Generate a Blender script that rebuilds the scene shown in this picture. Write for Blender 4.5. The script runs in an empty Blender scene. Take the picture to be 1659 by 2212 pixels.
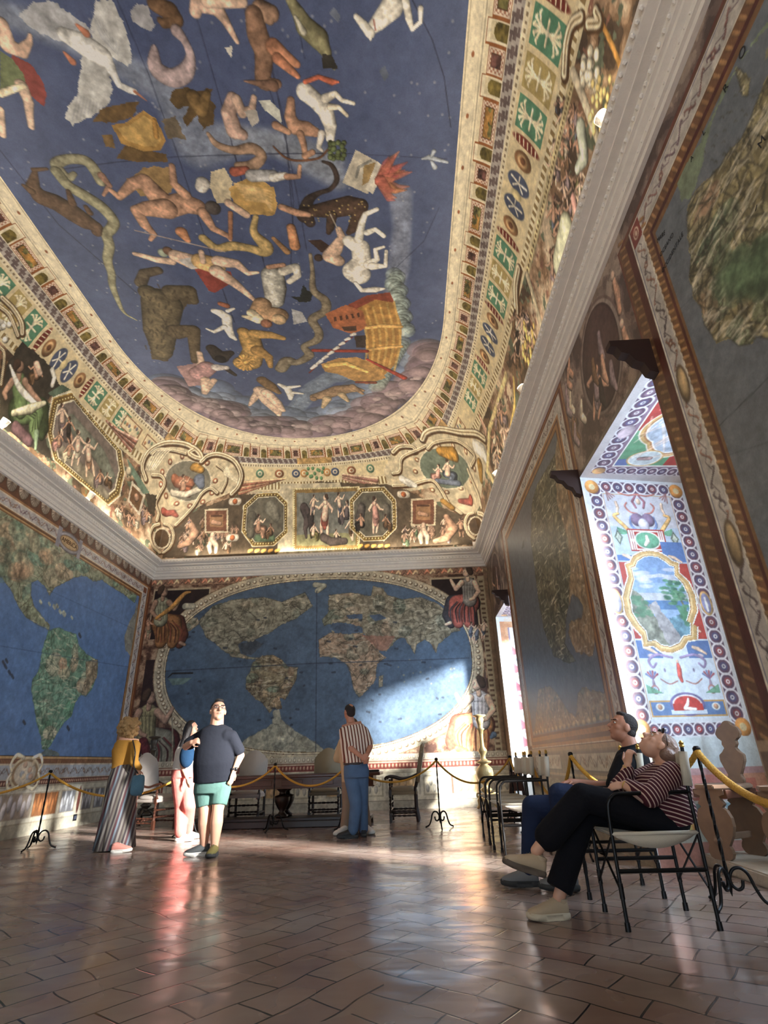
import bpy, bmesh, math, random
import numpy as np
from mathutils import Vector, Matrix, Quaternion
random.seed(7)
RNG = np.random.default_rng(11)
C = bpy.context.scene.collection
sc = bpy.context.scene
PI = math.pi

# ---------------------------------------------------------------- camera
FPX = 1187.14
PITCH, YAW, ROLL, CAMH = .42677871, -.02765952, -.03262711, .95
_f = Vector((math.sin(YAW)*math.cos(PITCH), math.cos(YAW)*math.cos(PITCH), math.sin(PITCH)))
_r = Vector((math.cos(YAW), -math.sin(YAW), 0)); _u = _r.cross(_f)
_r2 = _r*math.cos(ROLL)+_u*math.sin(ROLL); _u2 = -_r*math.sin(ROLL)+_u*math.cos(ROLL)
camd = bpy.data.cameras.new('camera'); cam = bpy.data.objects.new('camera', camd); C.objects.link(cam)
cam.matrix_world = Matrix(((_r2.x, _u2.x, -_f.x, 0), (_r2.y, _u2.y, -_f.y, 0), (_r2.z, _u2.z, -_f.z, CAMH), (0, 0, 0, 1)))
camd.sensor_fit = 'VERTICAL'; camd.sensor_height = 36; camd.lens = 36*FPX/2212
camd.clip_start = .05; camd.clip_end = 200
sc.camera = cam
sc.cycles.adaptive_threshold = .03; sc.cycles.max_bounces = 6; sc.cycles.diffuse_bounces = 4; sc.cycles.glossy_bounces = 3; sc.cycles.transmission_bounces = 2; sc.cycles.caustics_reflective = False; sc.cycles.caustics_refractive = False

# ---------------------------------------------------------------- colour, world, sun, daylight
sc.view_settings.view_transform = 'Standard'; sc.view_settings.look = 'None'
sc.view_settings.gamma = 1; sc.view_settings.use_curve_mapping = False
sc.view_settings.exposure = EXPO = .68
w = bpy.data.worlds.new('sky'); sc.world = w; w.use_nodes = True
bgn = w.node_tree.nodes['Background']
bgn.inputs[0].default_value = (.62, .80, 1, 1); bgn.inputs[1].default_value = 7.6
SUN_DIR = Vector((-.80, .56, -.30)).normalized()
ld = bpy.data.lights.new('sun', 'SUN'); ld.energy = 21; ld.angle = math.radians(6); ld.color = (1, .95, .88)
sun = bpy.data.objects.new('sun', ld); C.objects.link(sun)
sun.rotation_euler = SUN_DIR.to_track_quat('-Z', 'Y').to_euler(); sun.location = (20, -5, 10)

XL, XR, YB, YF, ZC, ZT = -6.48, 2.208, 13.55, -9.0, 5.46, 5.93     # room walls, cornice bottom and top
WINS = [(3.88, 5.95), (11.15, 13.0), (-3.9, -1.8), (-7.9, -5.8)]  # window niches in the right wall
WH, XO, NSP, SLOPE = 4.0, 3.72, -.95, math.tan(math.radians(11.8))  # NSP: made-up splay of the unseen near cheeks, admits more sun
for k, (a, b) in enumerate(WINS):                                  # sky portals filling the three window openings
    pl = bpy.data.lights.new('window_daylight', 'AREA'); pl.shape = 'RECTANGLE'; pl.size = 2.9; pl.size_y = 2.0
    pl.cycles.is_portal = True
    po = bpy.data.objects.new('window_daylight', pl); C.objects.link(po)
    pl.size = 3.1; pl.size_y = 2.15 if k < 2 else 3.3
    po.location = (XO+.34, a+.12 if k < 2 else a+.7, 2.5); po.rotation_euler = (0, PI/2, 0)
pl = bpy.data.lights.new('window_daylight', 'AREA'); pl.shape = 'RECTANGLE'; pl.size = 2.8; pl.size_y = 3.2; pl.cycles.is_portal = True  # portal for the fill-light opening added in the front wall
po = bpy.data.objects.new('window_daylight', pl); C.objects.link(po); po.location = (-3.4, YF-.35, 2.6); po.rotation_euler = (PI/2, 0, 0)
# warm light strips lying on the cornice, hidden behind its lip and washing the vault
STRIPS = [('x', XL+.17, 3.2, 6.2, 1), ('x', XL+.17, 6.9, 9.6, 1), ('x', XL+.17, 10.2, 12.9, 1), ('x', XR-.17, .6, 3.3, -1), ('x', XR-.17, 3.9, 6.6, -1), ('x', XR-.17, 7.2, 9.9, -1), ('x', XR-.17, 10.4, 13.0, -1),
    ('y', YB-.17, -5.6, -3.5, 1), ('y', YB-.17, -3.2, -1.0, 1), ('y', YB-.17, -.7, 1.5, 1), ('x', XL+.17, -5, 0, 1), ('x', XR-.17, -5, 0, -1)]
STRIP_POWER = 7.2

# ---------------------------------------------------------------- helpers
def s2l(c): return tuple(((x/255)/12.92 if x/255 <= .04045 else ((x/255+.055)/1.055)**2.4) for x in c)
_mats = {}
def mat(name, col, rough=.6, metal=0, bump=0, bscale=40, var=.12, vscale=8, spec=.5, sheen=0):
    k = name
    if k in _mats: return _mats[k]
    m = bpy.data.materials.new(name); m.use_nodes = True; nt = m.node_tree; b = nt.nodes['Principled BSDF']
    c = s2l(col)
    tc = nt.nodes.new('ShaderNodeTexCoord'); n = nt.nodes.new('ShaderNodeTexNoise')
    n.inputs['Scale'].default_value = vscale; n.inputs['Detail'].default_value = 4
    nt.links.new(tc.outputs['Object'], n.inputs['Vector'])
    r = nt.nodes.new('ShaderNodeMapRange'); r.inputs[3].default_value = 1-var; r.inputs[4].default_value = 1+var
    nt.links.new(n.outputs[0], r.inputs[0])
    mx = nt.nodes.new('ShaderNodeVectorMath'); mx.operation = 'SCALE'; mx.inputs[0].default_value = c
    nt.links.new(r.outputs[0], mx.inputs['Scale']); nt.links.new(mx.outputs[0], b.inputs['Base Color'])
    b.inputs['Roughness'].default_value = rough; b.inputs['Metallic'].default_value = metal
    b.inputs['Specular IOR Level'].default_value = spec
    if sheen: b.inputs['Sheen Weight'].default_value = sheen
    if bump:
        n2 = nt.nodes.new('ShaderNodeTexNoise'); n2.inputs['Scale'].default_value = bscale
        nt.links.new(tc.outputs['Object'], n2.inputs['Vector'])
        bp = nt.nodes.new('ShaderNodeBump'); bp.inputs['Strength'].default_value = bump; bp.inputs['Distance'].default_value = .02
        nt.links.new(n2.outputs[0], bp.inputs['Height']); nt.links.new(bp.outputs[0], b.inputs['Normal'])
    _mats[k] = m; return m

def attr_mat(name, rough=.55, bump=.15, spec=.4, grain=.10, gs=60):
    """painted surface: the colours live on the mesh, fine plaster grain is added here"""
    if name in _mats: return _mats[name]
    m = bpy.data.materials.new(name); m.use_nodes = True; nt = m.node_tree; b = nt.nodes['Principled BSDF']
    a = nt.nodes.new('ShaderNodeAttribute'); a.attribute_name = 'paint'
    tc = nt.nodes.new('ShaderNodeTexCoord'); n = nt.nodes.new('ShaderNodeTexNoise')
    n.inputs['Scale'].default_value = gs; n.inputs['Detail'].default_value = 5
    nt.links.new(tc.outputs['Object'], n.inputs['Vector'])
    r = nt.nodes.new('ShaderNodeMapRange'); r.inputs[3].default_value = 1-grain*2; r.inputs[4].default_value = 1+grain*2
    nt.links.new(n.outputs[0], r.inputs[0])
    mx = nt.nodes.new('ShaderNodeVectorMath'); mx.operation = 'SCALE'
    nt.links.new(a.outputs['Color'], mx.inputs[0]); nt.links.new(r.outputs[0], mx.inputs['Scale'])
    nt.links.new(mx.outputs[0], b.inputs['Base Color'])
    b.inputs['Roughness'].default_value = rough; b.inputs['Specular IOR Level'].default_value = spec
    bp = nt.nodes.new('ShaderNodeBump'); bp.inputs['Strength'].default_value = bump; bp.inputs['Distance'].default_value = .01
    nt.links.new(n.outputs[0], bp.inputs['Height']); nt.links.new(bp.outputs[0], b.inputs['Normal'])
    _mats[name] = m; return m

def link(name, me, m=None, parent=None, smooth=False, loc=None, kind=None):
    o = bpy.data.objects.new(name, me); C.objects.link(o)
    if m is not None:
        for q in (m if isinstance(m, (list, tuple)) else [m]): me.materials.append(q)
    if parent: o.parent = parent
    if smooth: me.polygons.foreach_set('use_smooth', [True]*len(me.polygons))
    if loc: o.location = loc
    if kind: o['kind'] = kind
    return o
def obj(name, bm, m, parent=None, smooth=False, kind=None):
    me = bpy.data.meshes.new(name); bmesh.ops.recalc_face_normals(bm, faces=bm.faces); bm.to_mesh(me); bm.free()
    return link(name, me, m, parent, smooth, None, kind)
def thing(name, label, cat, loc=(0, 0, 0), rz=0, group=None):
    o = bpy.data.objects.new(name, None); C.objects.link(o); o.location = loc; o.rotation_euler = (0, 0, rz)
    o.empty_display_size = .1
    tag(o, label, cat, group); return o
def tag(o, label, cat, group=None, kind=None):
    o['label'] = label; o['category'] = cat
    if group: o['group'] = group
    if kind: o['kind'] = kind
    return o
def dup(root, loc, rz, label, group=None):
    r = root.copy(); C.objects.link(r); r.location = loc; r.rotation_euler = (0, 0, rz); r['label'] = label
    if group: r['group'] = group
    for ch in list(root.children):
        c = ch.copy(); C.objects.link(c); c.parent = r
        for g in ch.children:
            d = g.copy(); C.objects.link(d); d.parent = c
    return r
def bx(bm, x0, x1, y0, y1, z0, z1, bev=0):
    r = bmesh.ops.create_cube(bm, size=1); vs = r['verts']
    for v in vs: v.co = Vector(((x0+x1)/2+v.co.x*(x1-x0), (y0+y1)/2+v.co.y*(y1-y0), (z0+z1)/2+v.co.z*(z1-z0)))
    if bev:
        es = list({e for v in vs for e in v.link_edges})
        bmesh.ops.bevel(bm, geom=es, offset=bev, segments=2, affect='EDGES', profile=.5)
def box(name, x0, x1, y0, y1, z0, z1, m, parent=None, bev=0, kind=None):
    bm = bmesh.new(); bx(bm, x0, x1, y0, y1, z0, z1, bev); return obj(name, bm, m, parent, False, kind)
def tube(bm, pts, rad, n=8, cap=True, twist=0, flat=1):
    """round bar along a polyline; rad a number or a list; twist turns a polygonal bar"""
    pts = [Vector(p) for p in pts]; R = rad if isinstance(rad, (list, tuple)) else [rad]*len(pts)
    rings = []; t0 = (pts[1]-pts[0]).normalized(); up = Vector((0, 0, 1)) if abs(t0.z) < .9 else Vector((1, 0, 0))
    nrm = t0.cross(up).normalized()
    for i, p in enumerate(pts):
        t = (pts[min(i+1, len(pts)-1)]-pts[max(i-1, 0)]).normalized()
        nrm = (nrm-t*nrm.dot(t)).normalized(); b = t.cross(nrm)
        rings.append([bm.verts.new(p+(nrm*math.cos(2*PI*k/n+twist*i)+b*math.sin(2*PI*k/n+twist*i)*flat)*R[i]) for k in range(n)])
    for a, c in zip(rings, rings[1:]):
        for k in range(n): bm.faces.new((a[k], a[(k+1) % n], c[(k+1) % n], c[k]))
    if cap: bm.faces.new(rings[0][::-1]); bm.faces.new(rings[-1])
def lathe(bm, prof, n=24, org=(0, 0, 0), sq=0):
    """profile of (r,z) turned about z"""
    o = Vector(org); rings = []
    for r, z in prof:
        rings.append([bm.verts.new(o+Vector((r*math.cos(2*PI*k/n), r*math.sin(2*PI*k/n), z))) for k in range(n)])
    for a, c in zip(rings, rings[1:]):
        for k in range(n): bm.faces.new((a[k], a[(k+1) % n], c[(k+1) % n], c[k]))
    bm.faces.new(rings[0][::-1]); bm.faces.new(rings[-1])
def prism(bm, outline, thick, fr):
    """2D outline extruded; fr(u,v,w) gives the 3D point, w runs -thick/2..thick/2"""
    a = [bm.verts.new(fr(u, v, -thick/2)) for u, v in outline]; b = [bm.verts.new(fr(u, v, thick/2)) for u, v in outline]
    n = len(a); bm.faces.new(a[::-1]); bm.faces.new(b)
    for i in range(n): bm.faces.new((a[i], a[(i+1) % n], b[(i+1) % n], b[i]))
def catmull(pts, n=8):
    P = [np.array(p, float) for p in pts]; P = [2*P[0]-P[1]]+P+[2*P[-1]-P[-2]]; out = []
    for i in range(1, len(P)-2):
        for k in range(n):
            t = k/n; a, b, c, d = P[i-1:i+3]
            out.append(tuple(.5*((2*b)+(-a+c)*t+(2*a-5*b+4*c-d)*t*t+(-a+3*b-3*c+d)*t**3)))
    out.append(tuple(P[-2])); return out
def ray(x, y):
    """direction from the camera through a pixel of the 1659x2212 frame"""
    return _f*FPX+_r2*(x-829.5)-_u2*(y-1106)
def onp(x, y, ax, val):
    d = ray(x, y); o = Vector((0, 0, CAMH)); return o+d*((val-o[ax])/d[ax])

# ---------------------------------------------------------------- painting engine
def vnoise(h, w, s, seed, octv=4):
    r = np.random.default_rng(seed); out = np.zeros((h, w), np.float32); amp = 1; tot = 0
    for o in range(octv):
        gh, gw = int(h/s)+3, int(w/s)+3; g = r.random((gh, gw)).astype(np.float32)
        yy = np.arange(h)/s; xx = np.arange(w)/s; y0 = yy.astype(int); x0 = xx.astype(int)
        fy = (yy-y0)[:, None]; fx = (xx-x0)[None]; fy = fy*fy*(3-2*fy); fx = fx*fx*(3-2*fx)
        out += amp*((g[y0][:, x0]*(1-fx)+g[y0][:, x0+1]*fx)*(1-fy)+(g[y0+1][:, x0]*(1-fx)+g[y0+1][:, x0+1]*fx)*fy)
        tot += amp; amp *= .6; s = max(s/2, 1.01)
    return (out/tot).astype(np.float32)
COL = dict(skin=(208, 176, 152), skind=(176, 134, 108), red=(146, 76, 64), rose=(190, 140, 128), white=(225, 220, 208), cream=(226, 208, 172),
    gold=(196, 150, 72), ochre=(170, 125, 60), brown=(110, 82, 58), dark=(52, 44, 40), green=(92, 112, 84), olive=(112, 104, 62),
    blue=(84, 104, 150), grey=(140, 140, 140), teal=(70, 140, 118), mauve=(140, 120, 122), black=(34, 30, 30), orange=(200, 120, 60),
    pink=(214, 170, 150), slate=(96, 104, 122), maroon=(104, 40, 36), stone=(196, 182, 158))
def cc(c): return np.array(COL[c] if isinstance(c, str) else c, np.float32)
class Cv:
    def __init__(s, u0, u1, v0, v1, res, base, mp=None, grain=.06, seed=3):
        s.nu = int(round((u1-u0)/res))+1; s.nv = int(round((v1-v0)/res))+1
        s.U = np.linspace(u0, u1, s.nu).astype(np.float32); s.V = np.linspace(v0, v1, s.nv).astype(np.float32)
        s.u0, s.v0, s.res = u0, v0, res; s.mp = mp; s.clip = None
        s.n1 = vnoise(s.nv, s.nu, 40, seed); s.n2 = vnoise(s.nv, s.nu, 8, seed+1, 3); s.n3 = vnoise(s.nv, s.nu, 3, seed+2, 2)
        s.img = np.empty((s.nv, s.nu, 3), np.float32); s.img[:] = cc(base)
        s.img *= (1+grain*3*(s.n1-.5)+grain*2*(s.n2-.5))[..., None]
    def sl(s, x0, x1, y0, y1):
        i0 = max(0, int((x0-s.u0)/s.res)-1); i1 = min(s.nu, int((x1-s.u0)/s.res)+3)
        j0 = max(0, int((y0-s.v0)/s.res)-1); j1 = min(s.nv, int((y1-s.v0)/s.res)+3)
        return (slice(j0, j1), slice(i0, i1)) if i1 > i0 and j1 > j0 else None
    def put(s, sl, m, col, g=.25):
        if s.clip is not None: m = m*s.clip[sl]
        c = cc(col) if not isinstance(col, np.ndarray) or col.ndim == 1 else col
        c = c*(1+g*(s.n2[sl]-.5)*2+g*.3*(s.n3[sl]-.5)*2)[..., None]
        s.img[sl] = s.img[sl]*(1-m[..., None])+c*m[..., None]
    def inside(s, sl, P):
        X = s.U[sl[1]][None]; Y = s.V[sl[0]][:, None]; ins = np.zeros((Y.shape[0], X.shape[1]), bool)
        n = len(P)
        for i in range(n):
            x1, y1 = P[i]; x2, y2 = P[(i+1) % n]
            if y1 == y2: continue
            c = ((y1 > Y) != (y2 > Y)); xi = (x2-x1)*(Y-y1)/(y2-y1)+x1
            ins ^= (c & (X < xi))
        return ins
    def poly(s, P, col, a=1, g=.25, rough=0):
        P = [tuple(p) for p in P]
        if rough:
            Q = []; rr = random.Random(len(P)*7+int(abs(P[0][0])*97))
            for i in range(len(P)):
                p, q = P[i], P[(i+1) % len(P)]; L = math.hypot(q[0]-p[0], q[1]-p[1]); k = max(1, int(L/rough))
                for t in range(k): Q.append((p[0]+(q[0]-p[0])*t/k+rr.uniform(-.4, .4)*rough, p[1]+(q[1]-p[1])*t/k+rr.uniform(-.4, .4)*rough))
            P = Q
        xs = [p[0] for p in P]; ys = [p[1] for p in P]; sl = s.sl(min(xs), max(xs), min(ys), max(ys))
        if sl is None: return
        s.put(sl, s.inside(sl, P).astype(np.float32)*a, col, g)
    def rect(s, x0, x1, y0, y1, col, a=1, g=.15): s.poly([(x0, y0), (x1, y0), (x1, y1), (x0, y1)], col, a, g)
    def line(s, P, r, col, a=1, g=.1): s.stroke([(p[0], p[1], r) for p in P], col, 0, a, g)
    def stroke(s, P, col, sh=.5, a=1, g=.25, soft=0):
        """tapered rounded brush strokes with a modelled look; P holds (u,v,r)"""
        xs = [p[0] for p in P]; ys = [p[1] for p in P]; rm = max(p[2] for p in P)+s.res+soft
        sl = s.sl(min(xs)-rm, max(xs)+rm, min(ys)-rm, max(ys)+rm)
        if sl is None: return
        X = s.U[sl[1]][None]; Y = s.V[sl[0]][:, None]; best = np.full((Y.shape[0], X.shape[1]), 1e3, np.float32); lt = np.zeros_like(best)
        sd = np.full_like(best, 1e3)
        if len(P) == 1: P = list(P)*2
        for (x1, y1, r1), (x2, y2, r2) in zip(P, P[1:]):
            dx, dy = x2-x1, y2-y1; L = dx*dx+dy*dy+1e-12
            t = np.clip(((X-x1)*dx+(Y-y1)*dy)/L, 0, 1); ox = X-x1-dx*t; oy = Y-y1-dy*t; r = np.maximum(r1+(r2-r1)*t, 1e-4)
            d = np.sqrt(ox*ox+oy*oy); q = d/r; k = q < best
            best = np.where(k, q, best); lt = np.where(k, (-.6*ox+.6*oy)/r, lt); sd = np.where(k, d-r, sd)
        m = np.clip(.5-sd/(s.res+soft), 0, 1)*a
        if sh:
            f = 1+sh*(.34-.42*np.clip(best, 0, 1)**2-.50*np.clip(best, 0, 1)**7+.50*np.clip(lt, -1, 1)+.28*(s.n3[sl]-.5))
            s.put(sl, m, cc(col)*f[..., None], g)
        else: s.put(sl, m, col, g)
    def ell(s, x, y, a, b, col, al=1, sh=0, g=.2, ring=0):
        sl = s.sl(x-a, x+a, y-b, y+b)
        if sl is None: return
        X = (s.U[sl[1]][None]-x)/a; Y = (s.V[sl[0]][:, None]-y)/b; q = np.sqrt(X*X+Y*Y); e = s.res/min(a, b)
        m = np.clip(.5+(1-q)/e, 0, 1)
        if ring: m = m*np.clip(.5+(q-(1-ring))/e, 0, 1)
        m = m*al
        if sh: s.put(sl, m, cc(col)*(1+sh*(.24-.36*q*q-.14*q**6+.42*(Y-X)*.7))[..., None], g)
        else: s.put(sl, m, col, g)
    # pixel-authored versions, turned into wall coordinates where the wall stands
    def M(s, Z, P):
        out = []
        for p in P:
            x, y = Z[0]+p[0]/Z[2], Z[1]+p[1]/Z[2]; q = s.mp(x, y)
            if len(p) > 2:
                a = s.mp(x+1, y); b = s.mp(x, y+1)
                ar = abs((a[0]-q[0])*(b[1]-q[1])-(a[1]-q[1])*(b[0]-q[0])); out.append((q[0], q[1], p[2]/Z[2]*math.sqrt(ar)))
            else: out.append(q)
        return out
    def S(s, Z, col, *flat, sh=.6, g=.3, a=1, curve=0, soft=0):
        P = [tuple(flat[i:i+3]) for i in range(0, len(flat), 3)]
        if curve: P = catmull(P, curve)
        s.stroke(s.M(Z, P), col, sh, a, g, soft)
    def Pg(s, Z, col, *flat, rough=0, g=.25, a=1):
        s.poly(s.M(Z, [tuple(flat[i:i+2]) for i in range(0, len(flat), 2)]), col, a, g, rough)
    def folk(s, Z, x, y, h, sk, cl, seed=0, flip=1, sit=0, up=(0, -1)):
        """small plain draped figure, h its height in pixels of Z, standing or seated"""
        r = random.Random(seed); ux, uy = up; vx, vy = -uy*flip, ux*flip; h = h/7.5
        def q(a, b, w_): return (x+(vx*a+ux*b)*h, y+(vy*a+uy*b)*h, w_*h)
        def st(col, *pp, sh=.8): s.S(Z, col, *[c for p_ in pp for c in q(*p_)], sh=sh, g=.2)
        lean = r.uniform(-.4, .4); dk = tuple(np.array(cc(cl))*.55)
        hip = (0, 3.3 if not sit else 2.2); sh_ = (lean, hip[1]+2.2); b1, b2 = r.uniform(-1, 1), r.uniform(-1, 1)
        if sit:
            st(dk, (hip[0]-.2, hip[1], 1.0), (1.5, 2.2, .85), (1.7, .8, .6), (1.6, .1, .3)); st(cl, (hip[0], hip[1]-.2, .85), (1.2, 1.9, .7), (1.0, .7, .5), (1.1, 0, .25))
            for k in range(6): st(tuple(np.array(cc(cl))*(1.3 if k % 2 else .6)), (hip[0]+.1*k, hip[1]+.3-.15*k, .06), (1.2-.05*k, 1.9-.1*k, .08), (1.35-.12*k, .5, .05), sh=0)
        else:
            st(sk, (-.2, hip[1], .5), (-.45+b1*.5, 1.7, .36), (-.5+b1*.8, 0, .2)); st(sk, (.25, hip[1], .5), (.5+b2*.4, 1.7, .36), (.4+b2*.9, 0.1, .2))
            st(cl, (0, hip[1]+.3, .75), (.05, hip[1]-.9, .7), (.3*b1, hip[1]-1.7, .35))
            for k in range(4): st(dk, (-.4+.25*k, hip[1]+.3, .06), (-.3+.25*k, hip[1]-1.4, .07), sh=0)
        st(sk if r.random() < .5 else cl, (hip[0], hip[1], .62), (lean*.5, hip[1]+1.1, .62), (sh_[0], sh_[1], .66)); st(sk, (sh_[0]-.5, sh_[1], .3), (sh_[0]-1.1, sh_[1]-.9, .24), (sh_[0]-1.0+b1, sh_[1]-1.3+b1*1.2, .17)); st(sk, (sh_[0]+.5, sh_[1], .3), (sh_[0]+1.1, sh_[1]-.7+b2*.4, .24), (sh_[0]+1.7, sh_[1]-.5+b2*1.6, .17))
        st(sk, (sh_[0], sh_[1]+.2, .26), (sh_[0]+.05, sh_[1]+.8, .26)); st(sk, (sh_[0]+.08, sh_[1]+1.15, .43)); st((70, 52, 42), (sh_[0]-.1, sh_[1]+1.4, .36), (sh_[0]-.25, sh_[1]+1.1, .24), sh=.5)
    def relief(s, k=.3, sc=4):
        """brushy light and dark inside whatever is painted"""
        n = vnoise(s.nv, s.nu, sc, 91, 3); s.img *= (1+k*(n-.5))[..., None]
    def rgb(s, k=.16):
        l = s.img@np.array((.3, .59, .11), np.float32); return np.clip(s.img*(1-k)+l[..., None]*k, 0, 255)/255

def grid_mesh(name, P, rgb, m, parent=None, kind=None, smooth=True):
    """P (nv,nu,3) positions; rgb (nv,nu,3)"""
    nv, nu = P.shape[:2]; me = bpy.data.meshes.new(name)
    idx = np.arange(nv*nu, dtype=np.int32).reshape(nv, nu)
    f = np.stack([idx[:-1, :-1], idx[:-1, 1:], idx[1:, 1:], idx[1:, :-1]], -1).reshape(-1, 4)
    me.vertices.add(nv*nu); me.vertices.foreach_set('co', P.astype(np.float32).ravel())
    me.loops.add(f.size); me.loops.foreach_set('vertex_index', f.ravel())
    me.polygons.add(len(f)); me.polygons.foreach_set('loop_start', np.arange(0, f.size, 4, dtype=np.int32))
    me.update(calc_edges=True)
    if smooth: me.polygons.foreach_set('use_smooth', np.ones(len(f), bool))
    ca = me.color_attributes.new('paint', 'BYTE_COLOR', 'POINT')
    c4 = np.ones((nv*nu, 4), np.float32); c4[:, :3] = rgb.reshape(-1, 3); ca.data.foreach_set('color_srgb', c4.ravel())
    return link(name, me, m, parent, False, None, kind)
# ================================================================ STRUCTURE
M_PL = mat('plaster', (205, 198, 182), .8, bump=.2)
M_COR = mat('stucco_white', (242, 236, 228), .65, bump=.25, bscale=60, var=.10)
M_STONE = mat('pale_stone', (176, 168, 152), .55, bump=.4, bscale=20, var=.2)
M_FR = attr_mat('fresco', .5, .12, .35, .09, 55)
M_FRM = attr_mat('fresco_map', .42, .10, .45, .10, 70)
M_BLK = mat('black_iron', (22, 21, 22), .4, .6, spec=.5)
M_BRONZE = mat('dark_wood_bracket', (48, 26, 22), .6)

# ---------------------------------------------------------------- floor
def floor_mat():
    m = bpy.data.materials.new('worn_brick_floor'); m.use_nodes = True; nt = m.node_tree; b = nt.nodes['Principled BSDF']; L = nt.links.new
    N = lambda t: nt.nodes.new('ShaderNode'+t)
    tc = N('TexCoord')
    wob = N('TexNoise'); wob.inputs['Scale'].default_value = 1.1; L(tc.outputs['Object'], wob.inputs['Vector'])
    ws = N('VectorMath'); ws.operation = 'SCALE'; ws.inputs['Scale'].default_value = .22; L(wob.outputs['Color'], ws.inputs[0])
    ad = N('VectorMath'); ad.operation = 'ADD'; L(tc.outputs['Object'], ad.inputs[0]); L(ws.outputs[0], ad.inputs[1])
    mp = N('Mapping'); mp.inputs['Rotation'].default_value = (0, 0, math.radians(38)); L(ad.outputs[0], mp.inputs[0])
    mp2 = N('Mapping'); mp2.inputs['Rotation'].default_value = (0, 0, math.radians(-52)); L(ad.outputs[0], mp2.inputs[0])
    def brick(v):
        k = N('TexBrick'); k.inputs['Scale'].default_value = 1; k.inputs['Brick Width'].default_value = .42; k.inputs['Row Height'].default_value = .21
        k.inputs['Mortar Size'].default_value = .006; k.inputs['Mortar Smooth'].default_value = .4; k.inputs['Bias'].default_value = 0
        k.inputs['Color1'].default_value = (0, 0, 0, 1); k.inputs['Color2'].default_value = (1, 1, 1, 1); k.inputs['Mortar'].default_value = (.5, .5, .5, 1)
        L(v, k.inputs['Vector']); return k
    k1, k2 = brick(mp.outputs[0]), brick(mp2.outputs[0])
    reg = N('TexVoronoi'); reg.inputs['Scale'].default_value = .55; L(ad.outputs[0], reg.inputs['Vector'])
    rr = N('SeparateColor'); L(reg.outputs['Color'], rr.inputs[0])
    gt = N('Math'); gt.operation = 'GREATER_THAN'; gt.inputs[1].default_value = .5; L(rr.outputs[0], gt.inputs[0])
    def mix(f, a, c, t='FLOAT'):
        x = N('Mix'); x.data_type = t; i = 0 if t == 'FLOAT' else 6
        L(f, x.inputs[0])
        for src, j in ((a, i+2 if t == 'FLOAT' else 6), (c, i+3 if t == 'FLOAT' else 7)):
            if isinstance(src, tuple): x.inputs[j].default_value = src
            else: L(src, x.inputs[j])
        return x.outputs[0 if t == 'FLOAT' else 2]
    fac = mix(gt.outputs[0], k1.outputs['Fac'], k2.outputs['Fac']); tone = mix(gt.outputs[0], k1.outputs['Color'], k2.outputs['Color'], 'RGBA')
    big = N('TexNoise'); big.inputs['Scale'].default_value = .9; big.inputs['Detail'].default_value = 6; L(tc.outputs['Object'], big.inputs['Vector'])
    cr = N('ValToRGB'); e = cr.color_ramp.elements
    e[0].position = .35; e[0].color = (*s2l((120, 98, 90)), 1); e[1].position = .66; e[1].color = (*s2l((158, 150, 144)), 1); L(big.outputs[0], cr.inputs[0])
    br = N('ValToRGB'); e = br.color_ramp.elements; e[0].color = (*s2l((124, 84, 70)), 1); e[1].color = (*s2l((142, 122, 108)), 1); L(tone, br.inputs[0])
    hf = N('Value'); hf.outputs[0].default_value = .45
    base = mix(hf.outputs[0], cr.outputs[0], br.outputs[0], 'RGBA')
    col = mix(fac, base, (*s2l((38, 34, 34)), 1), 'RGBA'); L(col, b.inputs['Base Color'])
    fn = N('TexNoise'); fn.inputs['Scale'].default_value = 2.6; fn.inputs['Detail'].default_value = 1.5; L(tc.outputs['Object'], fn.inputs['Vector'])
    ro = N('MapRange'); ro.inputs[1].default_value = .35; ro.inputs[2].default_value = .7; ro.inputs[3].default_value = .16; ro.inputs[4].default_value = .33
    L(fn.outputs[0], ro.inputs[0]); L(ro.outputs[0], b.inputs['Roughness'])
    b.inputs['Specular IOR Level'].default_value = .6
    cup = N('TexNoise'); cup.inputs['Scale'].default_value = 2.4; cup.inputs['Detail'].default_value = 1.2; L(tc.outputs['Object'], cup.inputs['Vector'])
    st = N('Mapping'); st.inputs['Scale'].default_value = (1.2, 4, 1); L(tc.outputs['Object'], st.inputs[0])
    cup2 = N('TexNoise'); cup2.inputs['Scale'].default_value = 2.2; cup2.inputs['Detail'].default_value = 1; L(st.outputs[0], cup2.inputs['Vector'])
    h1 = N('Math'); h1.operation = 'MULTIPLY_ADD'; L(fac, h1.inputs[0]); h1.inputs[1].default_value = -.34; L(cup.outputs[0], h1.inputs[2])
    h2 = N('Math'); h2.operation = 'MULTIPLY_ADD'; L(cup2.outputs[0], h2.inputs[0]); h2.inputs[1].default_value = .30; L(h1.outputs[0], h2.inputs[2])
    tl = N('SeparateColor'); L(tone, tl.inputs[0])
    h3 = N('Math'); h3.operation = 'MULTIPLY_ADD'; L(tl.outputs[0], h3.inputs[0]); h3.inputs[1].default_value = .10; L(h2.outputs[0], h3.inputs[2])
    bp = N('Bump'); bp.inputs['Strength'].default_value = .5; bp.inputs['Distance'].default_value = .018; L(h3.outputs[0], bp.inputs['Height']); L(bp.outputs[0], b.inputs['Normal'])
    return m
bm = bmesh.new(); bx(bm, XL-.3, XO+.6, YF-.3, YB+.3, -.2, 0)
obj('floor', bm, floor_mat(), kind='structure')

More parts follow.
